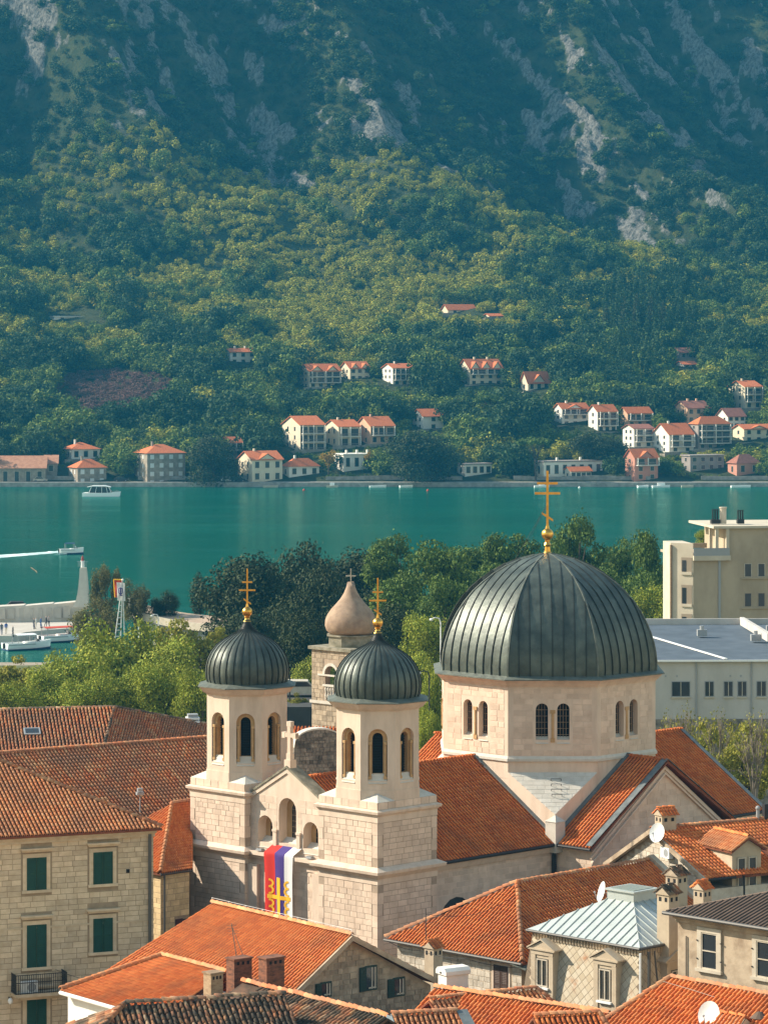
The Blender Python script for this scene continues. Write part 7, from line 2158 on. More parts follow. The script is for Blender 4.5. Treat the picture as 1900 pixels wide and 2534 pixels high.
# lower trees that close the belt
for i, (kd, a, b, t_, bt, y_, lab) in enumerate((('dark', 470, 590, 1330, 1480, 380, 'shaded evergreen low behind the left dome'), ('dark', 560, 680, 1300, 1470, 392, 'low evergreen in the shade left of the stone tower'), ('broad', 640, 720, 1420, 1510, 335, 'low green tree beside the road near the silver car'), ('dark', 740, 860, 1290, 1440, 396, 'shaded evergreen hidden behind the onion dome'), ('pine', 800, 930, 1260, 1420, 385, 'lower green pine between onion dome and great dome'), ('pine', 900, 1010, 1260, 1440, 372, 'shaded lower pine left of the great dome'), ('pine', 960, 1080, 1240, 1400, 415, 'lower pine hidden behind the great dome'), ('pine', 1150, 1260, 1200, 1360, 442, 'pine crown just right of the great dome cross'), ('pine', 1240, 1350, 1240, 1400, 405, 'shaded pine along the right flank of the great dome'), ('pine', 1330, 1430, 1250, 1410, 395, 'lower pine near the white balcony end'), ('broad', -20, 80, 1480, 1580, 288, 'low tree at the left edge touching the mottled roof'), ('broad', 130, 240, 1470, 1575, 292, 'low tree in front of the rounded green tree'), ('broad', 290, 400, 1440, 1570, 294, 'low green tree left of the left belfry'), ('broad', 860, 940, 1420, 1540, 305, 'green tree filling the gap right of the right dome'), ('lime', 1420, 1500, 1600, 1700, 272, 'yellowish bush beside the drum base'), ('lime', 1560, 1680, 1620, 1720, 262, 'yellowish bush over the chancel roof'))):
    T(kd, i % 4 + 1, a, b, t_, bt, y_, lab)
for i, (kd, a, b, t_, bt, y_, lab) in enumerate((('broad', -170, -40, 1420, 1570, 318, 'green tree just outside the left edge of the belt'), ('lime', -290, -150, 1425, 1570, 325, 'yellowish tree further left of the belt'), ('pine', 1690, 1800, 1200, 1400, 430, 'pine right of the apartment block'))):
    T(kd, i + 1, a, b, t_, bt, y_, lab)
# nearly leafless trees on the right
T('thin', 1, 1415, 1520, 1475, 1700, 262, 'nearly bare twiggy tree beside the drum wall', bark=M_barkp, stems=2, name='bare_tree')
T('thin', 2, 1500, 1600, 1500, 1710, 268, 'slender almost leafless tree in front of the white hall', bark=M_barkp, stems=1, name='bare_tree')
T('thin', 3, 1575, 1680, 1490, 1720, 258, 'bare branched tree at the right edge', bark=M_barkp, stems=2, name='bare_tree')
T('sparse', 1, 1490, 1590, 1560, 1700, 280, 'thin yellow green tree behind the chancel roof', bark=M_barkp)
T('sparse', 2, 1570, 1690, 1565, 1700, 285, 'yellow green thin tree near the parked cars', bark=M_barkp)
T('sparse', 3, 1425, 1510, 1570, 1680, 295, 'low yellow green tree beside the drum base', bark=M_barkp)
# trees that stand out on the far side
def far_tree(kind, seed, u, vt, vb, wd, vbase, label, name='tree'):
    y = yv(vbase); x = xu(u, y); return tree(kind, seed, u, vt, vb, wd, y, label, name, zbase=terr(x, y) - .5)
far_tree('umbrella', 1, 1326, 1084, 1130, 100, 1192, 'wide umbrella pine leaning over the far waterfront', 'umbrella_pine')
far_tree('umbrella', 2, 1210, 980, 1020, 98, 1075, 'flat topped umbrella pine in the middle of the far slope', 'umbrella_pine')
far_tree('gold', 1, 812, 1116, 1152, 36, 1180, 'small golden yellow tree by the far waterfront')
far_tree('gold', 2, 912, 1113, 1140, 22, 1168, 'tiny golden bush behind the flat roofed white house')
far_tree('dark', 1, 528, 1085, 1200, 112, 1200, 'great dark tree at the far waterside right of the tall stone building')
far_tree('dark', 2, 1040, 1075, 1190, 150, 1196, 'broad dark tree clump on the far waterfront')
far_tree('dark', 3, 1480, 1075, 1140, 120, 1150, 'dark trees above the long white waterfront house')
for i, (u, vt, vb) in enumerate(((1848, 902, 960), (1875, 905, 965), (1545, 745, 840), (1575, 735, 835), (1610, 740, 842), (1640, 755, 850), (1500, 760, 850), (1310, 1000, 1040))):
    far_tree('cypress', i % 2 + 1, u, vt, vb, 22, vb, ['left one of the two dark cypresses above the tall yellow house', 'right one of the two dark cypresses above the tall yellow house', 'pointed conifer at the left of the dark group under the cliff', 'tallest pointed conifer of the dark group under the cliff', 'middle conifer of the dark group under the cliff', 'right hand conifer of the dark group under the cliff', 'outlying conifer left of the dark group under the cliff', 'crooked slim pine between the two umbrella pines'][i], 'cypress')

# ------------------------------------------------------------------ old stone bell tower with onion dome
def old_church():
    y0 = 238.0
    er, el = D2(45), D2(135)
    c = Vector((xu(868, y0), y0, 0))
    t = thing('old_church', 'small old stone church with onion domed bell tower between the two domed towers', 'church', Z(c, GZ))
    h = 1.95; zt = zv(1612, y0 - 2)
    q = [c - er * h - el * h, c + er * h - el * h, c + er * h + el * h, c - er * h + el * h]
    zb_, zs_ = zv(1735, y0 - 2), zv(1672, y0 - 2)
    m_ = MB()
    for o, ex, n in ((q[0], el, -er), (q[0], er, -el), (q[2], -el, er), (q[2], -er, el)):
        fr = Fr(o, ex, n); arch_panel(m_, fr, 0, 2 * h, GZ, zt, [(h, .62, zb_, zs_)], .5)
    tw = m_.build('bell_tower', M_mortar, t)
    st = []
    for o, ex, n in ((q[0], el, -er), (q[0], er, -el)):
        fr = Fr(o, ex, n); ashlar(st, fr, 0, 2 * h, 10, zt, holes=[(h - .75, h + .75, zb_, zs_ + .8)], rh=(.26, .4), bl=(.3, .7), seed=77, proud=.03)
        m_ = MB()
        for i in range(10):
            a0, a1 = math.pi * i / 10, math.pi * (i + 1) / 10
            m_.extr([fr.P(h - r * math.cos(a), zs_ + r * math.sin(a), .06) for r, a in ((.62, a0), (.82, a0), (.82, a1), (.62, a1))], -n * .1)
        m_.fbox(fr, h - 1.3, h + 1.3, zs_ - .12, zs_, 0, .08); m_.build('arch', M_broach, tw)
        for i in range(5):
            m_ = MB(); s = h - .5 + i * .25; p = fr.P(s, zb_, .02); m_.lathe([(.05, 0), (.09, .25), (.05, .5), (.09, .75), (.05, .95)], p, 8); m_.build('baluster', M_broach, tw)
        m_ = MB(); m_.fbox(fr, h - .75, h + .75, zb_ + .95, zb_ + 1.08, -.1, .14); m_.fbox(fr, -.1, 2 * h + .1, zb_ - .3, zb_ - .1, 0, .14); m_.build('balcony_rail', M_broach, tw)
    pieces(tw, 'stone', 'stone', st, M_rubble, 160, rect=(765, 1600, 860, 1850), rest='masonry')
    m_ = MB(); hh = h + .2; q2 = [c - er * hh - el * hh, c + er * hh - el * hh, c + er * hh + el * hh, c - er * hh + el * hh]; m_.prism(q2, zt, zt + .22); m_.build('cornice', M_moss, tw)
    m_ = MB(); m_.prism(octo(c, 1.55), zt + .22, zt + .95); m_.prism(octo(c, 1.68), zt + .95, zt + 1.05); m_.build('neck', M_moss, tw)
    M_on = mat('onion_stone', (.36, .26, .185), (.25, .175, .125), 1.6, .9, .3, 8)
    z0 = zt + 1.05; zz = zv(1463, y0)
    pr = [(1.45, 0), (1.72, .25), (1.84, .6), (1.82, 1.0), (1.66, 1.4), (1.38, 1.8), (1.05, 2.15), (.75, 2.5), (.50, 2.9), (.33, 3.3), (.24, 3.7), (.2, zz - z0 - .05), (.24, zz - z0)]
    m_ = MB(); m_.lathe([(r, z) for r, z in pr], (c.x, c.y, z0), 40); m_.build('onion_dome', M_on, t, smooth=True)
    m_ = MB(); m_.box(c.x - .04, c.x + .04, c.y - .04, c.y + .04, zz, zz + 1.6); m_.box(c.x - .36, c.x + .36, c.y - .035, c.y + .035, zz + 1.05, zz + 1.13); m_.ball((c.x, c.y, zz + .2), .1, 8); m_.build('cross', M_frame, t)
    # nave end with rounded rubble wall
    y1 = 218.0
    fr = Fr((xu(728, y1), y1), D2(20), D2(-70))
    zt_, zb2 = zv(1808, y1), zv(1850, y1)
    m_ = MB(); wv = along((fr.o.x, fr.o.y), D2(20), 850)
    pts = [(0, GZ), (wv, GZ)] + [(wv / 2 + wv / 2 * math.cos(math.pi * i / 12), zb2 + (zt_ - zb2) * math.sin(math.pi * i / 12) ** .8) for i in range(13)]
    m_.extr([fr.P(s, z, 0) for s, z in pts], -fr.n * .7); wl = m_.build('rubble_wall', M_dkrub, t)
    st = []
    ashlar(st, fr, .05, wv - .05, 12, zt_, rh=(.16, .3), bl=(.2, .45), seed=78, proud=.04, keep=lambda s, z: z < zb2 or ((s - wv / 2) / (wv / 2)) ** 2 + ((z - zb2) / (zt_ - zb2)) ** 2 < .9)
    pieces(wl, 'stone', 'stone', st, M_dkrub, 200, rect=(725, 1810, 840, 1930), rest='masonry')
    m_ = MB()
    for i in range(12):
        (s0, z0_), (s1, z1_) = pts[2 + i], pts[3 + i]
        p0, p1 = fr.P(s0, z0_, .06), fr.P(s1, z1_, .06)
        m_.hexa([p0, p1, p1 - fr.n * .8, p0 - fr.n * .8, p0 + UP * .1, p1 + UP * .1, p1 - fr.n * .8 + UP * .1, p0 - fr.n * .8 + UP * .1])
    m_.build('wall_coping', M_broach, t)
    rf = [W(838, 1838, 226), W(838, 1800, 234), W(706, 1800, 234), W(706, 1838, 226)]
    m_ = MB(); f_ = [W(700, 1850, 222), W(850, 1850, 222), W(850, 1800, 229), W(700, 1800, 229)]; slab(m_, f_); ro = m_.build('roof', M_under, t)
    tl = []; tile_face(tl, f_, .24, .37, .8, seed=79); pieces(ro, 'roof_tile', 'tile', tl, M_tile, 60, rect=(715, 1795, 780, 1850))
    walls(t, [Z(f_[0], 0) + Vector((.3, .3, 0)), Z(f_[1], 0) + Vector((-.3, .3, 0)), Z(f_[2], 0), Z(f_[3], 0)], f_[0].z - .12, M_rubble)
old_church()

# ------------------------------------------------------------------ apartment block and white hall on the right
def flats():
    M_fl = mat('block_render', (.42, .345, .25), (.27, .215, .15), .4, .92, .3, 2, contrast=(.4, .78), stretch=(1, 1, .5), detail=8)
    M_wh = mat('block_white', (.56, .49, .39), (.46, .40, .31), .5, .85)
    y = 350.0; e = D2(8); n = Vector((e.y, -e.x, 0)); sd = -n
    c0 = Z(W(1714, 1500, y), 0)
    t = thing('apartment_block', 'beige apartment block with white balcony end and rooftop terrace, right edge', 'building', Z(c0 + e * 6 - n * 5, GZ))
    fr = Fr(c0, e, n)
    zA, zB = zv(1374, y), zv(1308, y)
    sU = along((c0.x, c0.y), e, 1803)
    L = 16.0; Dp = 11.0
    m_ = MB(); m_.prism([c0, c0 + e * L, c0 + e * L - n * Dp, c0 - n * Dp], GZ, zA - .3); m_.prism([c0 + e * sU, c0 + e * L, c0 + e * L - n * Dp, c0 + e * sU - n * Dp], zA - .3, zB); w = m_.build('wall', M_fl, t)
    # white end slab with balconies, set at an angle on the left
    lf = D2(150)                      # along the end face, away from the corner
    wl = along((c0.x, c0.y), lf, 1658)
    fe = Fr(c0, lf, Vector((lf.y * -1, lf.x, 0)) if Vector((-lf.y, lf.x, 0)).y < 0 else Vector((lf.y, -lf.x, 0)))
    q = [c0, c0 + lf * wl, c0 + lf * wl - n * 3.5, c0 - n * 5]
    m_ = MB(); m_.prism(q, GZ, zv(1345, y)); en = m_.build('end_wall', M_wh, t)
    for va, vb in ((1380, 1423), (1448, 1502), (1520, 1580), (1592, 1640)):
        z1, z0 = zv(va, y), zv(vb, y)
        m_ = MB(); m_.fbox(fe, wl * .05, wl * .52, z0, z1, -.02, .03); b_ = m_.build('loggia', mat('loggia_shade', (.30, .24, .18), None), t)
        m_ = MB(); m_.fbox(fe, wl * .05, wl * .52, z0, z0 + .3, .03, .12); m_.build('parapet', M_wh, b_)
        m_ = MB(); m_.fbox(fe, wl * .3, wl * .48, z0 + .3, z1 - .3, .03, .05); m_.build('window_pane', M_glass, b_)
    m_ = MB(); m_.tube([fe.P(wl - .1, zv(1350, y), .1), fe.P(wl - .1, GZ, .1)], .12, 6); m_.build('drainpipe', M_brickp, t)
    # terrace slab, open frame and roof slab
    m_ = MB(); m_.fbox(fr, .0, sU + .1, zA - .55, zA - .05, -.1, .35); m_.build('terrace_edge', M_wh, t)
    m_ = MB(); m_.fbox(fr, .0, sU, zA - .05, zA + .75, .28, .30)
    for i in range(18): m_.fbox(fr, sU * i / 18, sU * i / 18 + .03, zA - .05, zA + .75, .24, .28)
    m_.build('terrace_railing', M_grey, t)
    m_ = MB()
    for s, d in ((sU - 1.5, .2), (sU - .35, .2), (sU - 1.5, -2.5)): m_.fbox(fr, s, s + .32, zA - .05, zB, d - .3, d)
    m_.build('roof_frame', M_wh, t)
    m_ = MB(); m_.fbox(fr, sU - 1.75, L + .3, zB, zB + .25, -Dp, .35); m_.build('roof_slab', M_wh, t)
    m_ = MB(); m_.fbox(fr, -1, sU, zA - .3, zA - .05, -Dp, -3); m_.fbox(fr, -.5, sU - 1, zA + .4, zA + .9, -6, -5.7); m_.build('terrace', M_fl, t)
    m_ = MB(); m_.fbox(fr, along((c0.x, c0.y), e, 1779) - .12, along((c0.x, c0.y), e, 1779) + .12, GZ, zA - .5, 0, .12); m_.build('cable_duct', M_grey, w)
    for va, vb in ((1397, 1428), (1470, 1502), (1544, 1576), (1615, 1650)):
        for ua, ub in ((1842, 1857), (1875, 1890)):
            s0, s1 = along((c0.x, c0.y), e, ua), along((c0.x, c0.y), e, ub)
            m_ = MB(); m_.fbox(fr, s0 - .08, s1 + .08, zv(vb, y) - .08, zv(va, y) + .05, -.01, .05); wi = m_.build('window', M_frame if va < 1450 else M_fl, w)
            m_ = MB(); m_.fbox(fr, s0, s1, zv(vb, y), zv(va, y), .05, .06); m_.build('pane', M_glass, wi)
        s0, s1 = along((c0.x, c0.y), e, 1832), along((c0.x, c0.y), e, 1910)
        m_ = MB(); m_.fbox(fr, s0, s1, zv(vb, y) - .25, zv(vb, y) - .1, 0, .18); m_.build('window_sill', M_fl, w)
    for ua, hgt, wd, lab in ((1785, 1.0, .9, 'left'), (1848, .9, .7, 'right')):
        s = along((c0.x, c0.y), e, ua); p = fr.P(s, zB + .32, -3)
        m_ = MB(); m_.cbox(p, wd, .7, .45, 8)
        for k in range(3): m_.tube([p + e * (k - 1) * .25 + UP * .4, p + e * (k - 1) * .25 + UP * (.4 + hgt)], .09, 6); m_.cbox(p + e * (k - 1) * .25 + UP * (.4 + hgt), .2, .2, .12, 8)
        m_.build('vent_stack', M_iron, t)
    p = fr.P(along((c0.x, c0.y), e, 1805), zB + .32, -3); m_ = MB(); m_.lathe([(.35, 0), (.35, 1.6), (.42, 1.62), (.42, 1.75)], p, 12); m_.build('flue', M_frame, t)
    m_ = MB(); m_.tube([p + UP * 1.7, p + UP * 2.2], .02, 4); m_.tube([p + UP * 1.9 - e * .3, p + UP * 2.1 + e * .6], .015, 4); m_.build('aerial', M_iron, t)
flats()
def hall():
    M_hall = mat('hall_wall', (.50, .475, .45), (.40, .375, .345), .45, .9, contrast=(.42, .75), stretch=(1, 1, .35))
    M_hr = mat('hall_roof', (.11, .135, .165), (.085, .105, .13), .5, .95, .3, 3, spec=.05)
    y = 300.0; e = D2(2); n = Vector((e.y, -e.x, 0))
    c0 = Z(W(1545, 1700, y), 0); L = 22.0; Dp = 26.0
    fr = Fr(c0, e, n); zE = zv(1637, y)
    t = thing('white_hall', 'long white flat hall with blue grey roof and square windows behind the chancel', 'building', Z(c0 + e * 8 - n * 8, GZ))
    m_ = MB(); m_.prism([c0, c0 + e * L, c0 + e * L - n * Dp, c0 - n * Dp], GZ, zE); w = m_.build('wall', M_hall, t)
    m_ = MB(); zf = zE + .3
    p = [fr.P(-.2, zE + .02, .25), fr.P(L, zE + .02, .25), fr.P(L, zE + .9, -Dp), fr.P(-.2, zE + .9, -Dp)]; m_.hexa(p + [q + UP * .12 for q in p]); ro = m_.build('roof', M_hr, t)
    m_ = MB(); s0, s1 = along((c0.x, c0.y), e, 1630), along((c0.x, c0.y), e, 1790)
    a, b = fr.P(1.2, zE + 1.08, -Dp + .5), fr.P(s1, zE + .2, .2); dv = e * .28
    m_.hexa([a, a + dv, b + dv, b, a + UP * .08, a + dv + UP * .08, b + dv + UP * .08, b + UP * .08]); m_.build('roof_seam', M_wht, ro)
    m_ = MB(); m_.fbox(fr, -.3, L, zE - .02, zE + .14, .25, .4); m_.build('eave_trim', M_wht, ro)
    m_ = MB(); m_.fbox(fr, -.2, L, zE + .9, zE + 1.6, -Dp - .3, -Dp); m_.fbox(fr, L - 8, L - 7.6, zE + 1.0, zE + 1.75, -Dp, -Dp + 18); m_.build('parapet', M_hall, ro)
    for ua, ub in ((1662, 1705), (1744, 1764), (1791, 1811), (1825, 1845), (1872, 1893)):
        sa, sb = along((c0.x, c0.y), e, ua), along((c0.x, c0.y), e, ub)
        m_ = MB(); m_.fbox(fr, sa - .06, sb + .06, zv(1725, y), zv(1686, y), -.01, .04); wi = m_.build('window', M_grey, w)
        m_ = MB(); m_.fbox(fr, sa, sb, zv(1723, y), zv(1688, y), .04, .05); m_.build('pane', M_glass, wi)
        m_ = MB(); m_.fbox(fr, (sa + sb) / 2 - .03, (sa + sb) / 2 + .03, zv(1723, y), zv(1688, y), .05, .07); m_.fbox(fr, sa - .1, sb + .1, zv(1727, y) - .06, zv(1725, y), 0, .12); m_.build('mullion', M_frame, wi)
    for ua in (1646, 1674, 1806, 1832):
        s = along((c0.x, c0.y), e, ua); m_ = MB(); m_.fbox(fr, s - .07, s + .07, zv(1676, y), zv(1671, y), 0, .02); m_.build('vent_hole', M_grey, w)
    m_ = MB(); m_.fbox(fr, 1, L, GZ, zv(1780, y), 0, .1); m_.build('plinth', M_dkrub, w)
    for u_ in (1722, 1858):
        s = along((c0.x, c0.y), e, u_); m_ = MB(); m_.tube([fr.P(s, zE, .09), fr.P(s, GZ, .09)], .06, 6); m_.build('drainpipe', M_grey, w)
    for s, d in ((9, -16), (13.5, -12), (16, -19)):
        p_ = fr.P(s, zE + .35 - d * .03, d); m_ = MB(); m_.cbox(p_, .9, .7, .6, 2); m_.tube([p_ + UP * .6, p_ + UP * .95], .2, 8); m_.build('roof_vent', M_grey, ro)
hall()

# ------------------------------------------------------------------ marina: quay, monument, boats, people
M_quay = mat('quay_stone', (.50, .46, .40), (.42, .38, .33), .5, .85, .2, 4)
M_quaym = mat('quay_wall_stone', (.58, .53, .46), (.50, .45, .39), .8, .85, .2, 5)
def marina():
    QZ = 1.3
    y = 505.0
    mb = MB()
    mb.prism([(xu(-60, 512), 488), (xu(38, 493), 488), (xu(64, 494), 494), (xu(120, 499), 498), (xu(205, 503), 502), (xu(240, 520), 518), (xu(-60, 517), 514)], -8, QZ)
    props(mb.build('quay', M_quay), kind='structure')
    t = thing('breakwater_wall', 'long pale breakwater wall with panelled face behind the marina quay', 'wall', (xu(80, 512), 512, QZ))
    p = [W(-40, 1541, 511), W(60, 1535, 511.5), W(130, 1527, 512.5), W(200, 1512, 514)]
    pt = [W(-40, 1508, 511), W(60, 1500, 511.5), W(130, 1494, 512.5), W(200, 1489, 514)]
    m_ = MB()
    for i in range(3):
        a, b = Z(p[i], QZ), Z(p[i + 1], QZ); c, d = Z(pt[i + 1], zv(1497 - i * 3, 512)), Z(pt[i], zv(1502 - i * 3, 512))
        th = Vector((0, 3.2, 0)); m_.hexa([a, b, b + th, a + th, d, c, c + th, d + th])
    wl = m_.build('wall', M_quaym, t)
    for k in range(8):
        u = 5 + k * 23; y_ = 511 + k * .28; q = W(u, 1530, y_)
        m_ = MB(); m_.box(q.x - .55, q.x + .55, q.y - .12, q.y + .02, QZ + .5, QZ + 2.1); m_.build('panel', M_quay, wl)
    # curved monument beacon
    b = thing('beacon_monument', 'white curved stone beacon with red lamp at the end of the breakwater', 'beacon', W(203, 1500, 512))
    y_ = 512.0; C_ = [(181, 1502), (188, 1490), (193, 1470), (196, 1448), (198, 1425), (199, 1405), (214, 1405), (217, 1430), (219, 1455), (220, 1480), (221, 1502)]
    L_ = [(xu(u, y_), zv(v, y_)) for u, v in C_]; cx = xu(204, y_)
    for sx, nm in ((-1, 'side_wall'), (1, 'side_wall')):
        m_ = MB(); off = -.75 if sx < 0 else .75
        pts = [Vector((x, y_ + off + (0), z)) for x, z in L_]; m_.extr(pts, (0, .35, 0)); m_.build(nm, M_quaym, b)
    m_ = MB(); pts = [Vector((x + (.35 if i < 6 else -.1), y_ - .4, z - .3)) for i, (x, z) in enumerate(L_)]; m_.extr(pts, (0, .9, 0)); m_.build('stair', M_quay, b)
    top = zv(1404, y_); tx = xu(205, y_)
    m_ = MB(); m_.lathe([(.28, 0), (.26, .9), (.34, .92), (.34, 1.0)], (tx, y_, top), 10); m_.build('post', M_wht, b)
    m_ = MB(); m_.lathe([(.2, 0), (.2, .4), (.14, .6), (.05, .75), (.02, .9)], (tx, y_, top + 1.0), 10); m_.build('lantern', mat('lamp_red', (.28, .05, .045), rough=.6), b)
    m_ = MB()
    for k in range(7): m_.tube([(tx - .6 + .2 * k, y_ - .5, top + .1), (tx - .6 + .2 * k, y_ - .5, top + .9)], .02, 4)
    m_.tube([(tx - .8, y_ - .5, top + .9), (tx + .9, y_ - .5, top + .9)], .025, 4); m_.build('railing', M_grey, b)
    car = thing('dark_van', 'dark car parked on the outer side of the breakwater wall', 'car', W(47, 1505, 517))
    c = W(47, 1512, 517); m_ = MB(); vehicle(m_, c, 4.2, 1.8, 1.5, 8); m_.build('body', M_iron, car)
def vehicle(m_, c, L, w, h, ang):
    e = D2(ang); n = D2(ang + 90); c = Vector(c)
    prof = [(-.5, .18), (.5, .18), (.5, .48), (.46, .56), (.30, .60), (.16, .98), (-.28, 1.0), (-.46, .62), (-.5, .56)]
    m_.extr([c + e * (L * a) - n * w / 2 + UP * (h * b) for a, b in prof], n * w)
def car(name, label, c, ang, m, L=4.3):
    t = thing(name, label, 'car', c); c = Vector(c)
    m_ = MB(); vehicle(m_, c, L, 1.75, 1.45, ang); m_.build('body', m, t)
    e = D2(ang); n = D2(ang + 90)
    m_ = MB(); q = [(-.40, .64), (.24, .64), (.14, .93), (-.26, .95)]; m_.extr([c + e * (L * a) - n * .89 + UP * (1.45 * b) for a, b in q], n * 1.78); m_.build('side_window', M_glass, t)
    m_ = MB(); q = [c + e * (L * a) + n * b + UP * (1.45 * z) for a, b, z in ((.285, -.8, .64), (.285, .8, .64), (.17, .7, .955), (.17, -.7, .955))]; m_.extr(q, e * .03); m_.build('windscreen', M_glass, t)
    for a in (-.31, .31):
        for s in (-1, 1):
            m_ = MB(); p = c + e * (L * a) + n * (s * .8) + UP * .3
            m_.tube([p - n * .1, p + n * .1], .31, 12); wh = m_.build('wheel', M_iron, t)
            m_ = MB(); m_.tube([p + n * s * .09, p + n * s * .115], .18, 10); m_.build('rim', M_grey, wh)
    for s in (-1, 1):
        m_ = MB(); p = c + e * (L * .5) + n * (s * .65) + UP * .72; m_.cbox(p, .06, .3, .14, ang); m_.build('headlight', M_wht, t)
    return t
marina()
def hull(m_, c, L, w, h, ang, bow=.35, n=12):
    e = D2(ang); nn = D2(ang + 90); c = Vector(c); ring = []
    for i in range(n + 1):
        k = i / n; s = -L / 2 + L * k
        hw = w / 2 * (1 if k < .45 else max(0.03, math.cos((k - .45) / .55 * math.pi / 2) ** .7)); sh = h * (1 + bow * max(0, k - .4) ** 1.5 * 2)
        ring.append([c + e * s + nn * hw + UP * sh, c + e * (s - .02 * L * k) + nn * hw * .72 - UP * .2, c + e * (s - .02 * L * k) - nn * hw * .72 - UP * .2, c + e * s - nn * hw + UP * sh])
    pts = [p for r in ring for p in r]
    m_._add(pts, [[i * 4 + j, i * 4 + j + 1, (i + 1) * 4 + j + 1, (i + 1) * 4 + j] for i in range(n) for j in range(3)] + [[0, 1, 2, 3][::-1], [n * 4 + j for j in range(4)]])
    m_._add([p for r in ring for p in (r[0] - UP * h * .25, r[3] - UP * h * .25)], [[i * 2, i * 2 + 1, i * 2 + 3, i * 2 + 2] for i in range(n)])
def boat(name, label, c, L, w, ang, canopy=None, cabin=True, extra=None, seats=True):
    t = thing(name, label, 'boat', c); e = D2(ang); n = D2(ang + 90); c = Vector(c)
    m_ = MB(); hull(m_, c, L, w, 1.0, ang); m_.build('hull', M_wht, t, False)
    m_ = MB(); hull(m_, c - UP * .25, L * 1.003, w * 1.01, .45, ang, .2); m_.build('hull_stripe', M_navy, t)
    m_ = MB(); m_.tube([c - e * L * .48 + n * w * .5 + UP * .78, c + e * L * .1 + n * w * .5 + UP * .82], .05, 5); m_.tube([c - e * L * .48 - n * w * .5 + UP * .78, c + e * L * .1 - n * w * .5 + UP * .82], .05, 5); m_.build('gunwale', M_grey, t)
    if cabin:
        m_ = MB(); q = c + e * L * .08; m_.cbox(q + UP * .55, L * .28, w * .6, .55, ang); cb = m_.build('console', M_wht, t)
        m_ = MB(); m_.hexa([q + e * (L * .15) + n * (s * w * .28) + UP * 1.1 for s in (-1, 1)] + [q + e * (L * .13) + n * (s * w * .28) + UP * 1.1 for s in (1, -1)] + [q + e * (L * .08) + n * (s * w * .25) + UP * 1.6 for s in (-1, 1)] + [q + e * (L * .06) + n * (s * w * .25) + UP * 1.6 for s in (1, -1)]); m_.build('windscreen', M_glass, cb)
    if canopy:
        m_ = MB(); q = c - e * L * .08; hl, hw = L * canopy[1] / 2, w * .45
        pts = [q + e * (sx * hl) + n * (hw * (k - 2) / 2) + UP * (2.15 + .12 * (1 - ((k - 2) / 2) ** 2)) for sx in (-1, 1) for k in range(5)]
        m_._add(pts + [p - UP * .06 for p in pts], [[k, k + 1, 6 + k, 5 + k] for k in range(4)] + [[10 + k, 15 + k, 16 + k, 11 + k] for k in range(4)] + [[0, 5, 15, 10], [4, 14, 19, 9]]); cn = m_.build('canopy', canopy[0], t)
        for sx in (-.9, .9):
            for s in (-.9, .9): 
                m_ = MB(); m_.tube([q + e * (sx * hl) + n * (s * hw) + UP * .7, q + e * (sx * hl) + n * (s * hw) + UP * 2.15], .05, 5); m_.build('canopy_post', M_grey, t)
    if seats:
        m_ = MB(); m_.cbox(c - e * L * .33 + UP * .45, L * .1, w * .7, .35, ang); m_.build('seat', M_frame, t)
    m_ = MB(); m_.cbox(c - e * (L * .5 + .12) + UP * .25, .3, .3, .75, ang); m_.build('outboard', M_iron, t)
    return t
M_navy = mat('navy_canvas', (.02, .05, .12), None, rough=.8)
M_redc = mat('red_canvas', (.50, .06, .03), None, rough=.8)
M_navy = mat('navy_canvas', (.02, .05, .12), None, rough=.8)
cb = W(68, 1606, 480); boat('white_motorboat', 'white open motorboat moored at the marina, nearest to the camera', (cb.x, 481, 0), 7.2, 2.6, 30, (M_wht, .42))
boat('tour_boat', 'white tour boat with red striped roof moored behind the nearest motorboat', (xu(152, 494), 493, 0), 6.4, 2.6, 30, (M_redc, .7))
boat('speedboat', 'small speedboat with blue canopy racing across the bay', (xu(178, 690), 690, .1), 5.0, 2.0, 14, (M_navy, .4))
def wake():
    t = MB(); m = mat('foam', (.75, .80, .80), (.35, .55, .53), .8, .9, contrast=(.4, .6), stretch=(.4, 1.5, 1))
    a = Vector((xu(165, 690), 689, 0)); N_ = 40
    pts = []
    for i in range(N_ + 1):
        k = i / N_; u = 180 - 300 * k; v = 1364 + 22 * k
        y_ = CH_ * F / (v - VH); x_ = xu(u, y_); wd = .9 + 2.6 * k + .5 * noise.noise(Vector((k * 22, 3, 0)))
        for j in range(5):
            s = (j - 2) / 2; pts.append((x_, y_ + s * wd * 2.2, .03 + .22 * (1 - s * s) * (1 - .5 * k) * (1 + noise.noise(Vector((i * .7, j * 1.3, 0))))))
    t._add(pts, [[i * 5 + j, i * 5 + j + 1, i * 5 + j + 6, i * 5 + j + 5] for i in range(N_) for j in range(4)])
    o = t.build('wake', m, None, True, origin=(a.x, a.y, 0)); props(o, 'white foaming wake behind the speedboat', 'wake', kind='stuff')
    bw = MB()
    for s in (-1, 1): bw._add([(xu(178, 690) + 2.4, 690.6, .1), (xu(178, 690) - 1.5, 690 + s * 1.6, .35), (xu(178, 690) - 3.5, 690 + s * 2.6, .05)], [[0, 1, 2]])
    props(bw.build('bow_spray', m, None, False, origin=(xu(178, 690), 690, 0)), 'white spray along the speedboat hull', 'spray', kind='stuff')
wake()
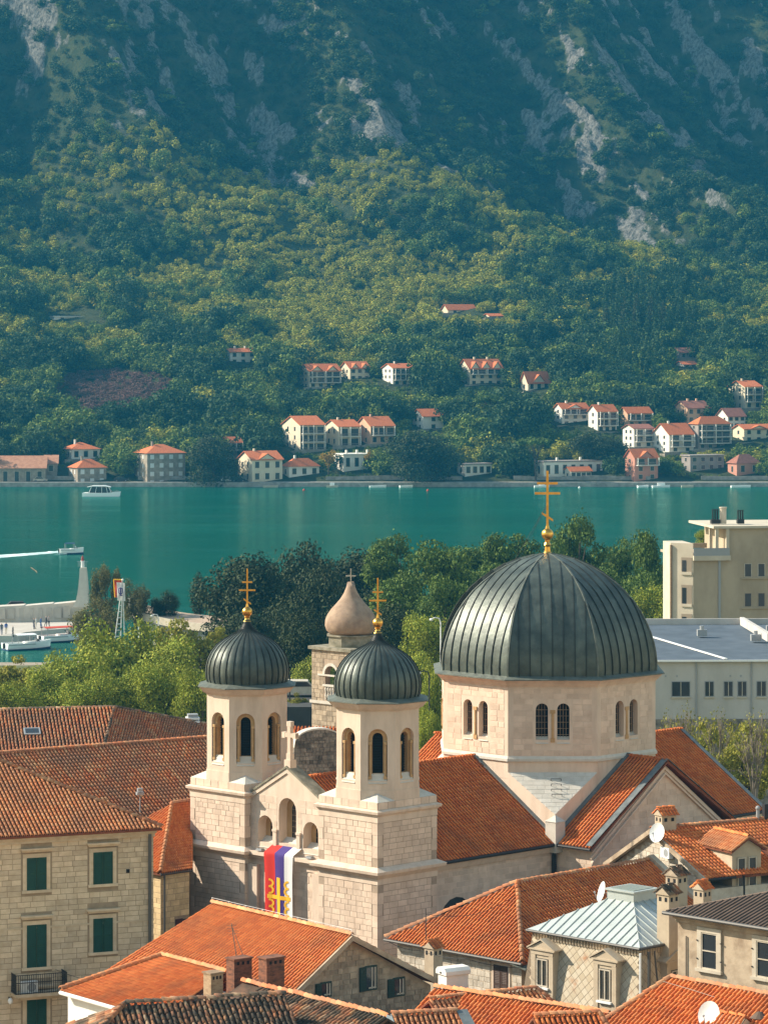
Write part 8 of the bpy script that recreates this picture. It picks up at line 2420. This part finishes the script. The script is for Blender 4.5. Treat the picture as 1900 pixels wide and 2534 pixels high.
def catamaran():
    c = Vector((xu(252, 938), 938, 0)); t = thing('catamaran', 'white passenger catamaran with arched glass roof moored off the far shore', 'boat', c)
    for s in (-1, 1):
        m_ = MB(); hull(m_, c + Vector((0, s * 1.6, 0)), 10.5, 1.3, 1.0, 0); m_.build('hull', M_wht, t)
    m_ = MB(); m_.box(c.x - 4.8, c.x + 3.4, c.y - 2, c.y + 2, .7, 1.05); m_.build('deck', M_wht, t)
    m_ = MB(); pr = [(-3.6, 1.05), (3.0, 1.05), (1.9, 2.6), (-2.7, 2.75)]; m_.extr([Vector((c.x + a, c.y - 1.6, b)) for a, b in pr], (0, 3.2, 0)); cb = m_.build('cabin_glass', M_glass, t)
    m_ = MB(); pr = [(-4.0, 2.6), (-2.5, 3.0), (1.2, 3.0), (2.6, 2.6), (1.2, 2.8), (-2.5, 2.8)]; m_.extr([Vector((c.x + a, c.y - 1.8, b)) for a, b in pr], (0, 3.6, 0)); m_.build('roof', M_wht, t)
    for a in (-3.4, -1.6, .2, 1.8, 2.8):
        m_ = MB(); m_.tube([(c.x + a, c.y - 1.65, 1.0), (c.x + a * .78, c.y - 1.65, 2.7)], .07, 5); m_.build('window_post', M_wht, t)
    m_ = MB()
    for a in np.linspace(2.5, 4.8, 6): m_.tube([(c.x + a, c.y - 1.7, 1.0), (c.x + a, c.y - 1.7, 1.8)], .03, 4)
    m_.tube([(c.x + 2.5, c.y - 1.7, 1.8), (c.x + 4.8, c.y - 1.7, 1.8)], .03, 4); m_.build('railing', M_grey, t)
catamaran()
for i, (u, L, lab) in enumerate(((822, 3.5, 'tiny white cabin boat at the far quay below the yellow tree'), (935, 5, 'flat pale barge moored at the far quay in the middle'), (1005, 4, 'small pale raft right of the barge at the far quay'), (670, 4.5, 'low dinghy moored below the ivy covered house'), (1340, 4.5, 'white motorboat moored behind the great dome cross'), (1635, 5.5, 'white motorboat moored below the salmon house'), (1700, 3.6, 'tiny dinghy beside the motorboat below the salmon house'), (1832, 6, 'long pale boat moored at the right end of the far quay'), (1590, 3.4, 'little white skiff left of the motorboat below the salmon house'))):
    t = thing('moored_boat', lab, 'boat', (xu(u, 993), 993, 0)); m_ = MB(); hull(m_, (xu(u, 993), 993, 0), L, 1.6, .55, 6 * (i % 3)); m_.build('hull', M_wht if i % 3 else M_frame, t)
    if i in (0, 4, 5): m_ = MB(); m_.cbox((xu(u, 993), 993, .45), L * .4, 1.1, .9, 0); m_.build('cabin', M_wht, t)
for i, (u, lab, m) in enumerate(((565, 'white car parked left of the ivy covered house on the far shore', M_wht), (590, 'dark car parked beside the white one on the far shore', M_iron), (1047, 'small green car on the far shore road', mat('green_car', (.06, .12, .05), rough=.4)), (100, 'pale car parked in front of the far warehouse', M_frame), (300, 'dark car parked between the two far stone houses', M_iron))):
    car('parked_car', lab, (xu(u, 1000), 1000.5, 1.36), 4, m)
car('silver_car', 'silver estate car on the road behind the left bell tower', (xu(742, 305), 305, zv(1722, 305)), 2, M_frame, 4.6)
rd_ = MB(); rd_.box(xu(640, 305), xu(900, 305), 296, 312, zv(1722, 305) - 4.9, zv(1722, 305) - .01); props(rd_.build('road', mat('asphalt', (.06, .058, .055), (.045, .043, .04), .8, .9), None), kind='structure')
for i, (u, v, m, lab) in enumerate(((1862, 1905, M_wht, 'white car parked under the bare trees at the right edge'), (1888, 1930, mat('red_car', (.35, .04, .04), rough=.4), 'red car parked nearest at the right edge'), (1845, 1880, M_grey, 'grey car parked furthest back at the right edge'))):
    y_ = (CH_ - GZ) * F / (v + 40 - VH); car('street_car', lab, (xu(u, y_), y_, GZ), 20, m)
# pavilion with curved roof
def pavilion():
    t = thing('pavilion', 'low waterfront pavilion with long curved beige roof behind the green trees', 'building', W(470, 1560, 440))
    N_ = 14; top = []; bot = []
    m_ = MB(); fa = MB()
    for i in range(N_ + 1):
        k = i / N_; u = 322 + 285 * k; y_ = 446 - 14 * k; vt = 1486 + 40 * (1 - (1 - k) ** 2.2); th = 10 + 14 * k
        top.append((W(u, vt, y_ + 9), W(u, vt + 26, y_)))
    for i in range(N_):
        (a, b), (c, d) = top[i], top[i + 1]
        m_.hexa([a - UP * .3, c - UP * .3, d - UP * .3, b - UP * .3, a, c, d, b])
        fa.hexa([b - UP * .75, d - UP * .75, d - UP * .75 - Vector((0, .25, 0)), b - UP * .75 - Vector((0, .25, 0)), b + UP * .25, d + UP * .25, d + UP * .25 - Vector((0, .25, 0)), b + UP * .25 - Vector((0, .25, 0))])
    M_pr = mat('pavilion_roof', (.44, .33, .24), (.38, .28, .2), .5, .8); m_.build('roof', M_pr, t); fa.build('fascia', M_frame, t)
    m_ = MB(); m_.prism([Z(top[1][1], 0) + Vector((0, 1, 0)), Z(top[-1][1], 0) + Vector((-.5, 1, 0)), Z(top[-1][0], 0), Z(top[1][0], 0)], GZ - 2, top[-1][1].z - .6); m_.build('wall', M_grey, t)
    for i in range(2, N_, 2):
        p = top[i][1]; m_ = MB(); m_.box(p.x - .9, p.x + .9, p.y + .6, p.y + .95, GZ, top[-1][1].z - 1.0); m_.build('window', M_glass, t)
    e_ = top[0]; m_ = MB(); m_.hexa([e_[0] - UP * 1.2, e_[1] - UP * 1.2, e_[1] - UP * 1.2 - Vector((.3, 0, 0)), e_[0] - UP * 1.2 - Vector((.3, 0, 0)), e_[0] + UP * .4, e_[1] + UP * .4, e_[1] + UP * .4 - Vector((.3, 0, 0)), e_[0] + UP * .4 - Vector((.3, 0, 0))]); m_.build('end_board', M_wht, t)
pavilion()
def mast():
    y_ = 416.0
    t = thing('flag_mast', 'white lattice mast carrying two banners beside the olive tree', 'mast', W(296, 1590, y_))
    m_ = MB(); a, b, c = W(284, 1590, y_), W(299, 1590, y_), W(309, 1590, y_); tp = W(304, 1437, y_)
    for p in (a, b, c): m_.tube([p, tp], .07, 5)
    m_.build('leg', M_wht, t)
    for k in range(9):
        f_ = k / 10; m_ = MB(); m_.tube([a.lerp(tp, f_), b.lerp(tp, f_)], .05, 4); m_.build('rung', M_wht, t)
    m_ = MB(); m_.ball(tp + UP * .1, .14, 8); m_.build('finial', M_wht, t)
    def banner(u0, v0, u1, v1, y2, mats_, label, emblem=None):
        f_ = thing('banner', label, 'flag', W(u0, v1, y2)); n_ = 8
        pts = []
        for j in range(9):
            for i in range(5):
                q = W(u0 + (u1 - u0) * i / 4 + 2.2 * j / 8, v0 + (v1 - v0) * j / 8 + 1.5 * i / 4, y2); q.y += .12 * math.sin(i * 1.6 + j * .5); pts.append(q)
        m_ = MB(); m_._add(pts, [[j * 5 + i, j * 5 + i + 1, j * 5 + i + 6, j * 5 + i + 5] for j in range(8) for i in range(4)]); m_.build('cloth', mats_, f_, True)
        if emblem:
            m_ = MB()
            for (a0, b0, a1, b1, w_) in emblem:
                p0, p1 = W(u0 + (u1 - u0) * a0, v0 + (v1 - v0) * b0, y2 - .3), W(u0 + (u1 - u0) * a1, v0 + (v1 - v0) * b1, y2 - .3); m_.tube([p0, p1], w_, 4)
            m_.build('emblem', mat('emblem_violet', (.10, .08, .25)), f_)
    banner(283, 1434, 305, 1478, 416.6, M_redc, 'red banner with gold edge at the top of the lattice mast')
    banner(289, 1441, 309, 1486, 415.8, M_fwh, 'white banner with violet crest on the lattice mast', [(.25, .35, .25, .6, .06), (.75, .35, .75, .6, .06), (.5, .3, .5, .7, .08), (.3, .62, .7, .62, .07), (.4, .72, .75, .72, .06), (.25, .35, .5, .3, .05), (.75, .35, .5, .3, .05)])
    g_ = thing('banner_border', 'gold hem along the top of the red banner', 'flag', W(283, 1436, 416.4)); m_ = MB(); m_.tube([W(282, 1434, 416.3), W(306, 1435, 416.3)], .09, 5); m_.tube([W(282, 1434, 416.3), W(285, 1478, 416.3)], .07, 5); m_.build('hem', M_yelf, g_)
mast()
# street lamps
for u, vt, vb, y_, lab in ((1090, 1528, 1700, 300, 'tall curved white street lamp left of the great dome'), (1062, 1660, 1760, 285, 'short black double lamp post beside the drum'), (717, 1660, 1730, 300, 'dark street lamp beside the silver car'), (393, 1520, 1600, 420, 'slim pale lamp post in front of the pavilion')):
    b_ = W(u, vb, y_); tp = W(u, vt, y_); t = thing('street_lamp', lab, 'street lamp', Z(b_, GZ)); m = M_wht if 'white' in lab or 'pale' in lab else M_iron
    m_ = MB(); m_.tube([Z(b_, GZ), tp - UP * .5, tp - UP * .1 - Vector((.12, 0, 0)), tp - Vector((.5, 0, 0)), tp - Vector((.8, 0, .12))], [.10, .07, .06, .05, .05], 6); m_.build('pole', m, t)
    m_ = MB(); m_.ball(tp - Vector((.85, 0, .2)), .16, 8, .8); m_.build('lamp_head', M_wht, t)

# people on the quay
def person(c, h, ang, top, legs, label, pose=0):
    """one skinned body; the clothing colours follow the height of the body"""
    me = bpy.data.meshes.new('person')
    s = h / 1.75; st = .16 if pose else .09
    J = [(0, 0, .95), (0, 0, 1.20), (0, 0, 1.42), (0, 0, 1.53), (0, .02, 1.66),
         (.10, 0, .88), (.11, st * .6, .48), (.11, st * -.2, .06), (.11, st * -.2 + .13, .03), (-.10, 0, .88), (-.11, -st * .8, .48), (-.11, -st * 1.6, .07), (-.11, -st * 1.6 + .13, .03),
         (.19, 0, 1.38), (.25, .02, 1.10), (.23, .12 + .12 * pose, .90), (.22, .17 + .14 * pose, .84), (-.19, 0, 1.38), (-.25, -.02, 1.10), (-.24, .06, .88), (-.23, .10, .80)]
    E = [(0, 1), (1, 2), (2, 3), (3, 4), (0, 5), (5, 6), (6, 7), (7, 8), (0, 9), (9, 10), (10, 11), (11, 12), (2, 13), (13, 14), (14, 15), (15, 16), (2, 17), (17, 18), (18, 19), (19, 20)]
    R_ = [.15, .14, .15, .06, .10, .10, .075, .05, .045, .10, .075, .05, .045, .07, .05, .038, .035, .07, .05, .038, .035]
    me.from_pydata([(x * s, y_ * s, z * s) for x, y_, z in J], E, [])
    o = bpy.data.objects.new('person', me); COL.objects.link(o); o.location = c; o.rotation_euler = (0, 0, math.radians(ang))
    md = o.modifiers.new('skin', 'SKIN'); md.use_smooth_shade = True
    for i, sv in enumerate(me.skin_vertices[0].data): sv.radius = (R_[i] * s, R_[i] * s * .8); sv.use_root = (i == 0)
    o.modifiers.new('sub', 'SUBSURF').levels = 1; o.modifiers['sub'].render_levels = 1
    m = bpy.data.materials.new('person_clothes'); m.use_nodes = True; N, L = m.node_tree.nodes, m.node_tree.links
    tc = N.new('ShaderNodeTexCoord'); sx = N.new('ShaderNodeSeparateXYZ'); L.new(tc.outputs['Object'], sx.inputs[0])
    dv = N.new('ShaderNodeMath'); dv.operation = 'DIVIDE'; dv.inputs[1].default_value = h; L.new(sx.outputs[2], dv.inputs[0])
    rp = N.new('ShaderNodeValToRGB'); rp.color_ramp.interpolation = 'CONSTANT'; el_ = rp.color_ramp.elements
    el_[0].position = 0; el_[0].color = (.03, .03, .03, 1); el_[1].position = .05; el_[1].color = (*legs, 1)
    for ps, cl in ((.54, top), (.84, (.42, .24, .16)), (.945, (.04, .025, .015))): q = el_.new(ps); q.color = (*cl, 1)
    L.new(dv.outputs[0], rp.inputs[0]); L.new(rp.outputs[0], N['Principled BSDF'].inputs['Base Color']); N['Principled BSDF'].inputs['Roughness'].default_value = .8
    me.materials.append(m)
    WM[o.name] = Matrix.Translation(Vector(c)); props(o, label, 'person', 'people on the quay')
for u, v, top, legs, lab, ps, ang in ((5, 1571, (.10, .10, .13), (.12, .14, .2), 'person in grey at the left edge of the quay', 0, 30), (16, 1569, (.06, .12, .35), (.45, .40, .33), 'person in blue top striding with pale trousers on the quay', 1, 200), (33, 1577, (.03, .03, .03), (.03, .03, .04), 'person in black standing nearest to the moored motorboat', 0, 90),
        (85, 1557, (.04, .04, .05), (.05, .06, .10), 'person in dark clothes standing left of the pale pair on the quay', 0, 100), (90, 1556, (.60, .58, .55), (.50, .47, .42), 'person in white standing among the group on the quay', 0, 250), (102, 1555, (.05, .12, .30), (.05, .10, .22), 'person in blue walking on the quay towards the tour boat', 1, 80), (115, 1552, (.03, .03, .04), (.05, .05, .06), 'person in black walking behind the tour boat', 1, 290), (122, 1552, (.40, .32, .30), (.05, .05, .06), 'person in a pale top beside the tour boat stern', 0, 60)):
    y_ = (CH_ - 1.3) * F / (v - VH); person((xu(u, y_), y_, 1.3), 1.78, ang, top, legs, lab, ps)
# gull over the water, mooring buoys
g_ = thing('gull', 'dark gull gliding over the water left of the beacon', 'bird', W(85, 1410, 480))
p = W(85, 1410, 480); m_ = MB(); m_.tube([p + Vector((-.28, 0, .06)), p, p + Vector((.25, 0, -.12)), p + Vector((.42, 0, -.2))], [.02, .09, .07, .02], 6)
m_._add([p + Vector((-.05, .0, .05)), p + Vector((.12, 0, .03)), p + Vector((-.35, .3, .32)), p + Vector((-.6, .45, .3))], [[0, 1, 2, 3]]); m_._add([p + Vector((-.02, -.0, .05)), p + Vector((.14, -.05, .0)), p + Vector((.45, -.5, -.2)), p + Vector((.55, -.75, -.45))], [[0, 1, 2, 3]])
m_.build('body', M_brickp, g_)
for u, v, m, lab in ((752, 1214, M_redc, 'small orange buoy off the far shore, left one'), (1058, 1215, M_redc, 'small orange buoy off the far shore, right one'), (1433, 1208, M_wht, 'small white buoy right of the great dome cross')):
    y_ = CH_ * F / (v - VH); b_ = thing('buoy', lab, 'buoy', (xu(u, y_), y_, 0)); m_ = MB(); m_.ball((xu(u, y_), y_, .15), .35, 10); m_.build('float', m, b_, True); m_ = MB(); m_.tube([(xu(u, y_), y_, .4), (xu(u, y_), y_, .75)], .05, 5); m_.build('stem', M_grey, b_)

for i, (pts, lab) in enumerate((([(1053, 2262, 164), (1180, 2262, 168), (1290, 2205, 172), (1500, 2160, 178)], 'thin black cable from the aerial mast up to the far gable of the hipped house'), ([(0, 2380, 171), (60, 2376, 171), (140, 2400, 168), (260, 2430, 160)], 'thin cable strung from the stone house to the lower wing'), ([(960, 2330, 158), (1040, 2352, 158), (1150, 2372, 156), (1300, 2395, 157)], 'thin cable along the eaves of the hipped house'))):
    c_ = thing('cable', lab, 'cable', W(*pts[0])); q = [W(*p) for p in pts]; m_ = MB()
    fine = []
    for a_, b_ in zip(q[:-1], q[1:]):
        for k in range(4): fine.append(a_.lerp(b_, k / 4) - UP * (.12 * math.sin(math.pi * k / 4)))
    m_.tube(fine + [q[-1]], .012, 4); m_.build('wire', M_iron, c_)
# ------------------------------------------------------------------ blue air over the bay
hz = MB(); hz.box(-950, 950, -120, 2240, -10.6, 450)
hm_ = bpy.data.materials.new('haze_air'); hm_.use_nodes = True
nt = hm_.node_tree; nt.nodes.remove(nt.nodes['Principled BSDF'])
pv = nt.nodes.new('ShaderNodeVolumePrincipled')
pv.inputs['Color'].default_value = (0.04, 0.36, 0.66, 1)
pv.inputs['Density'].default_value = 0.00016
pv.inputs['Anisotropy'].default_value = 0.1
nt.links.new(pv.outputs[0], nt.nodes['Material Output'].inputs['Volume'])
props(hz.build('haze', hm_), kind='stuff')
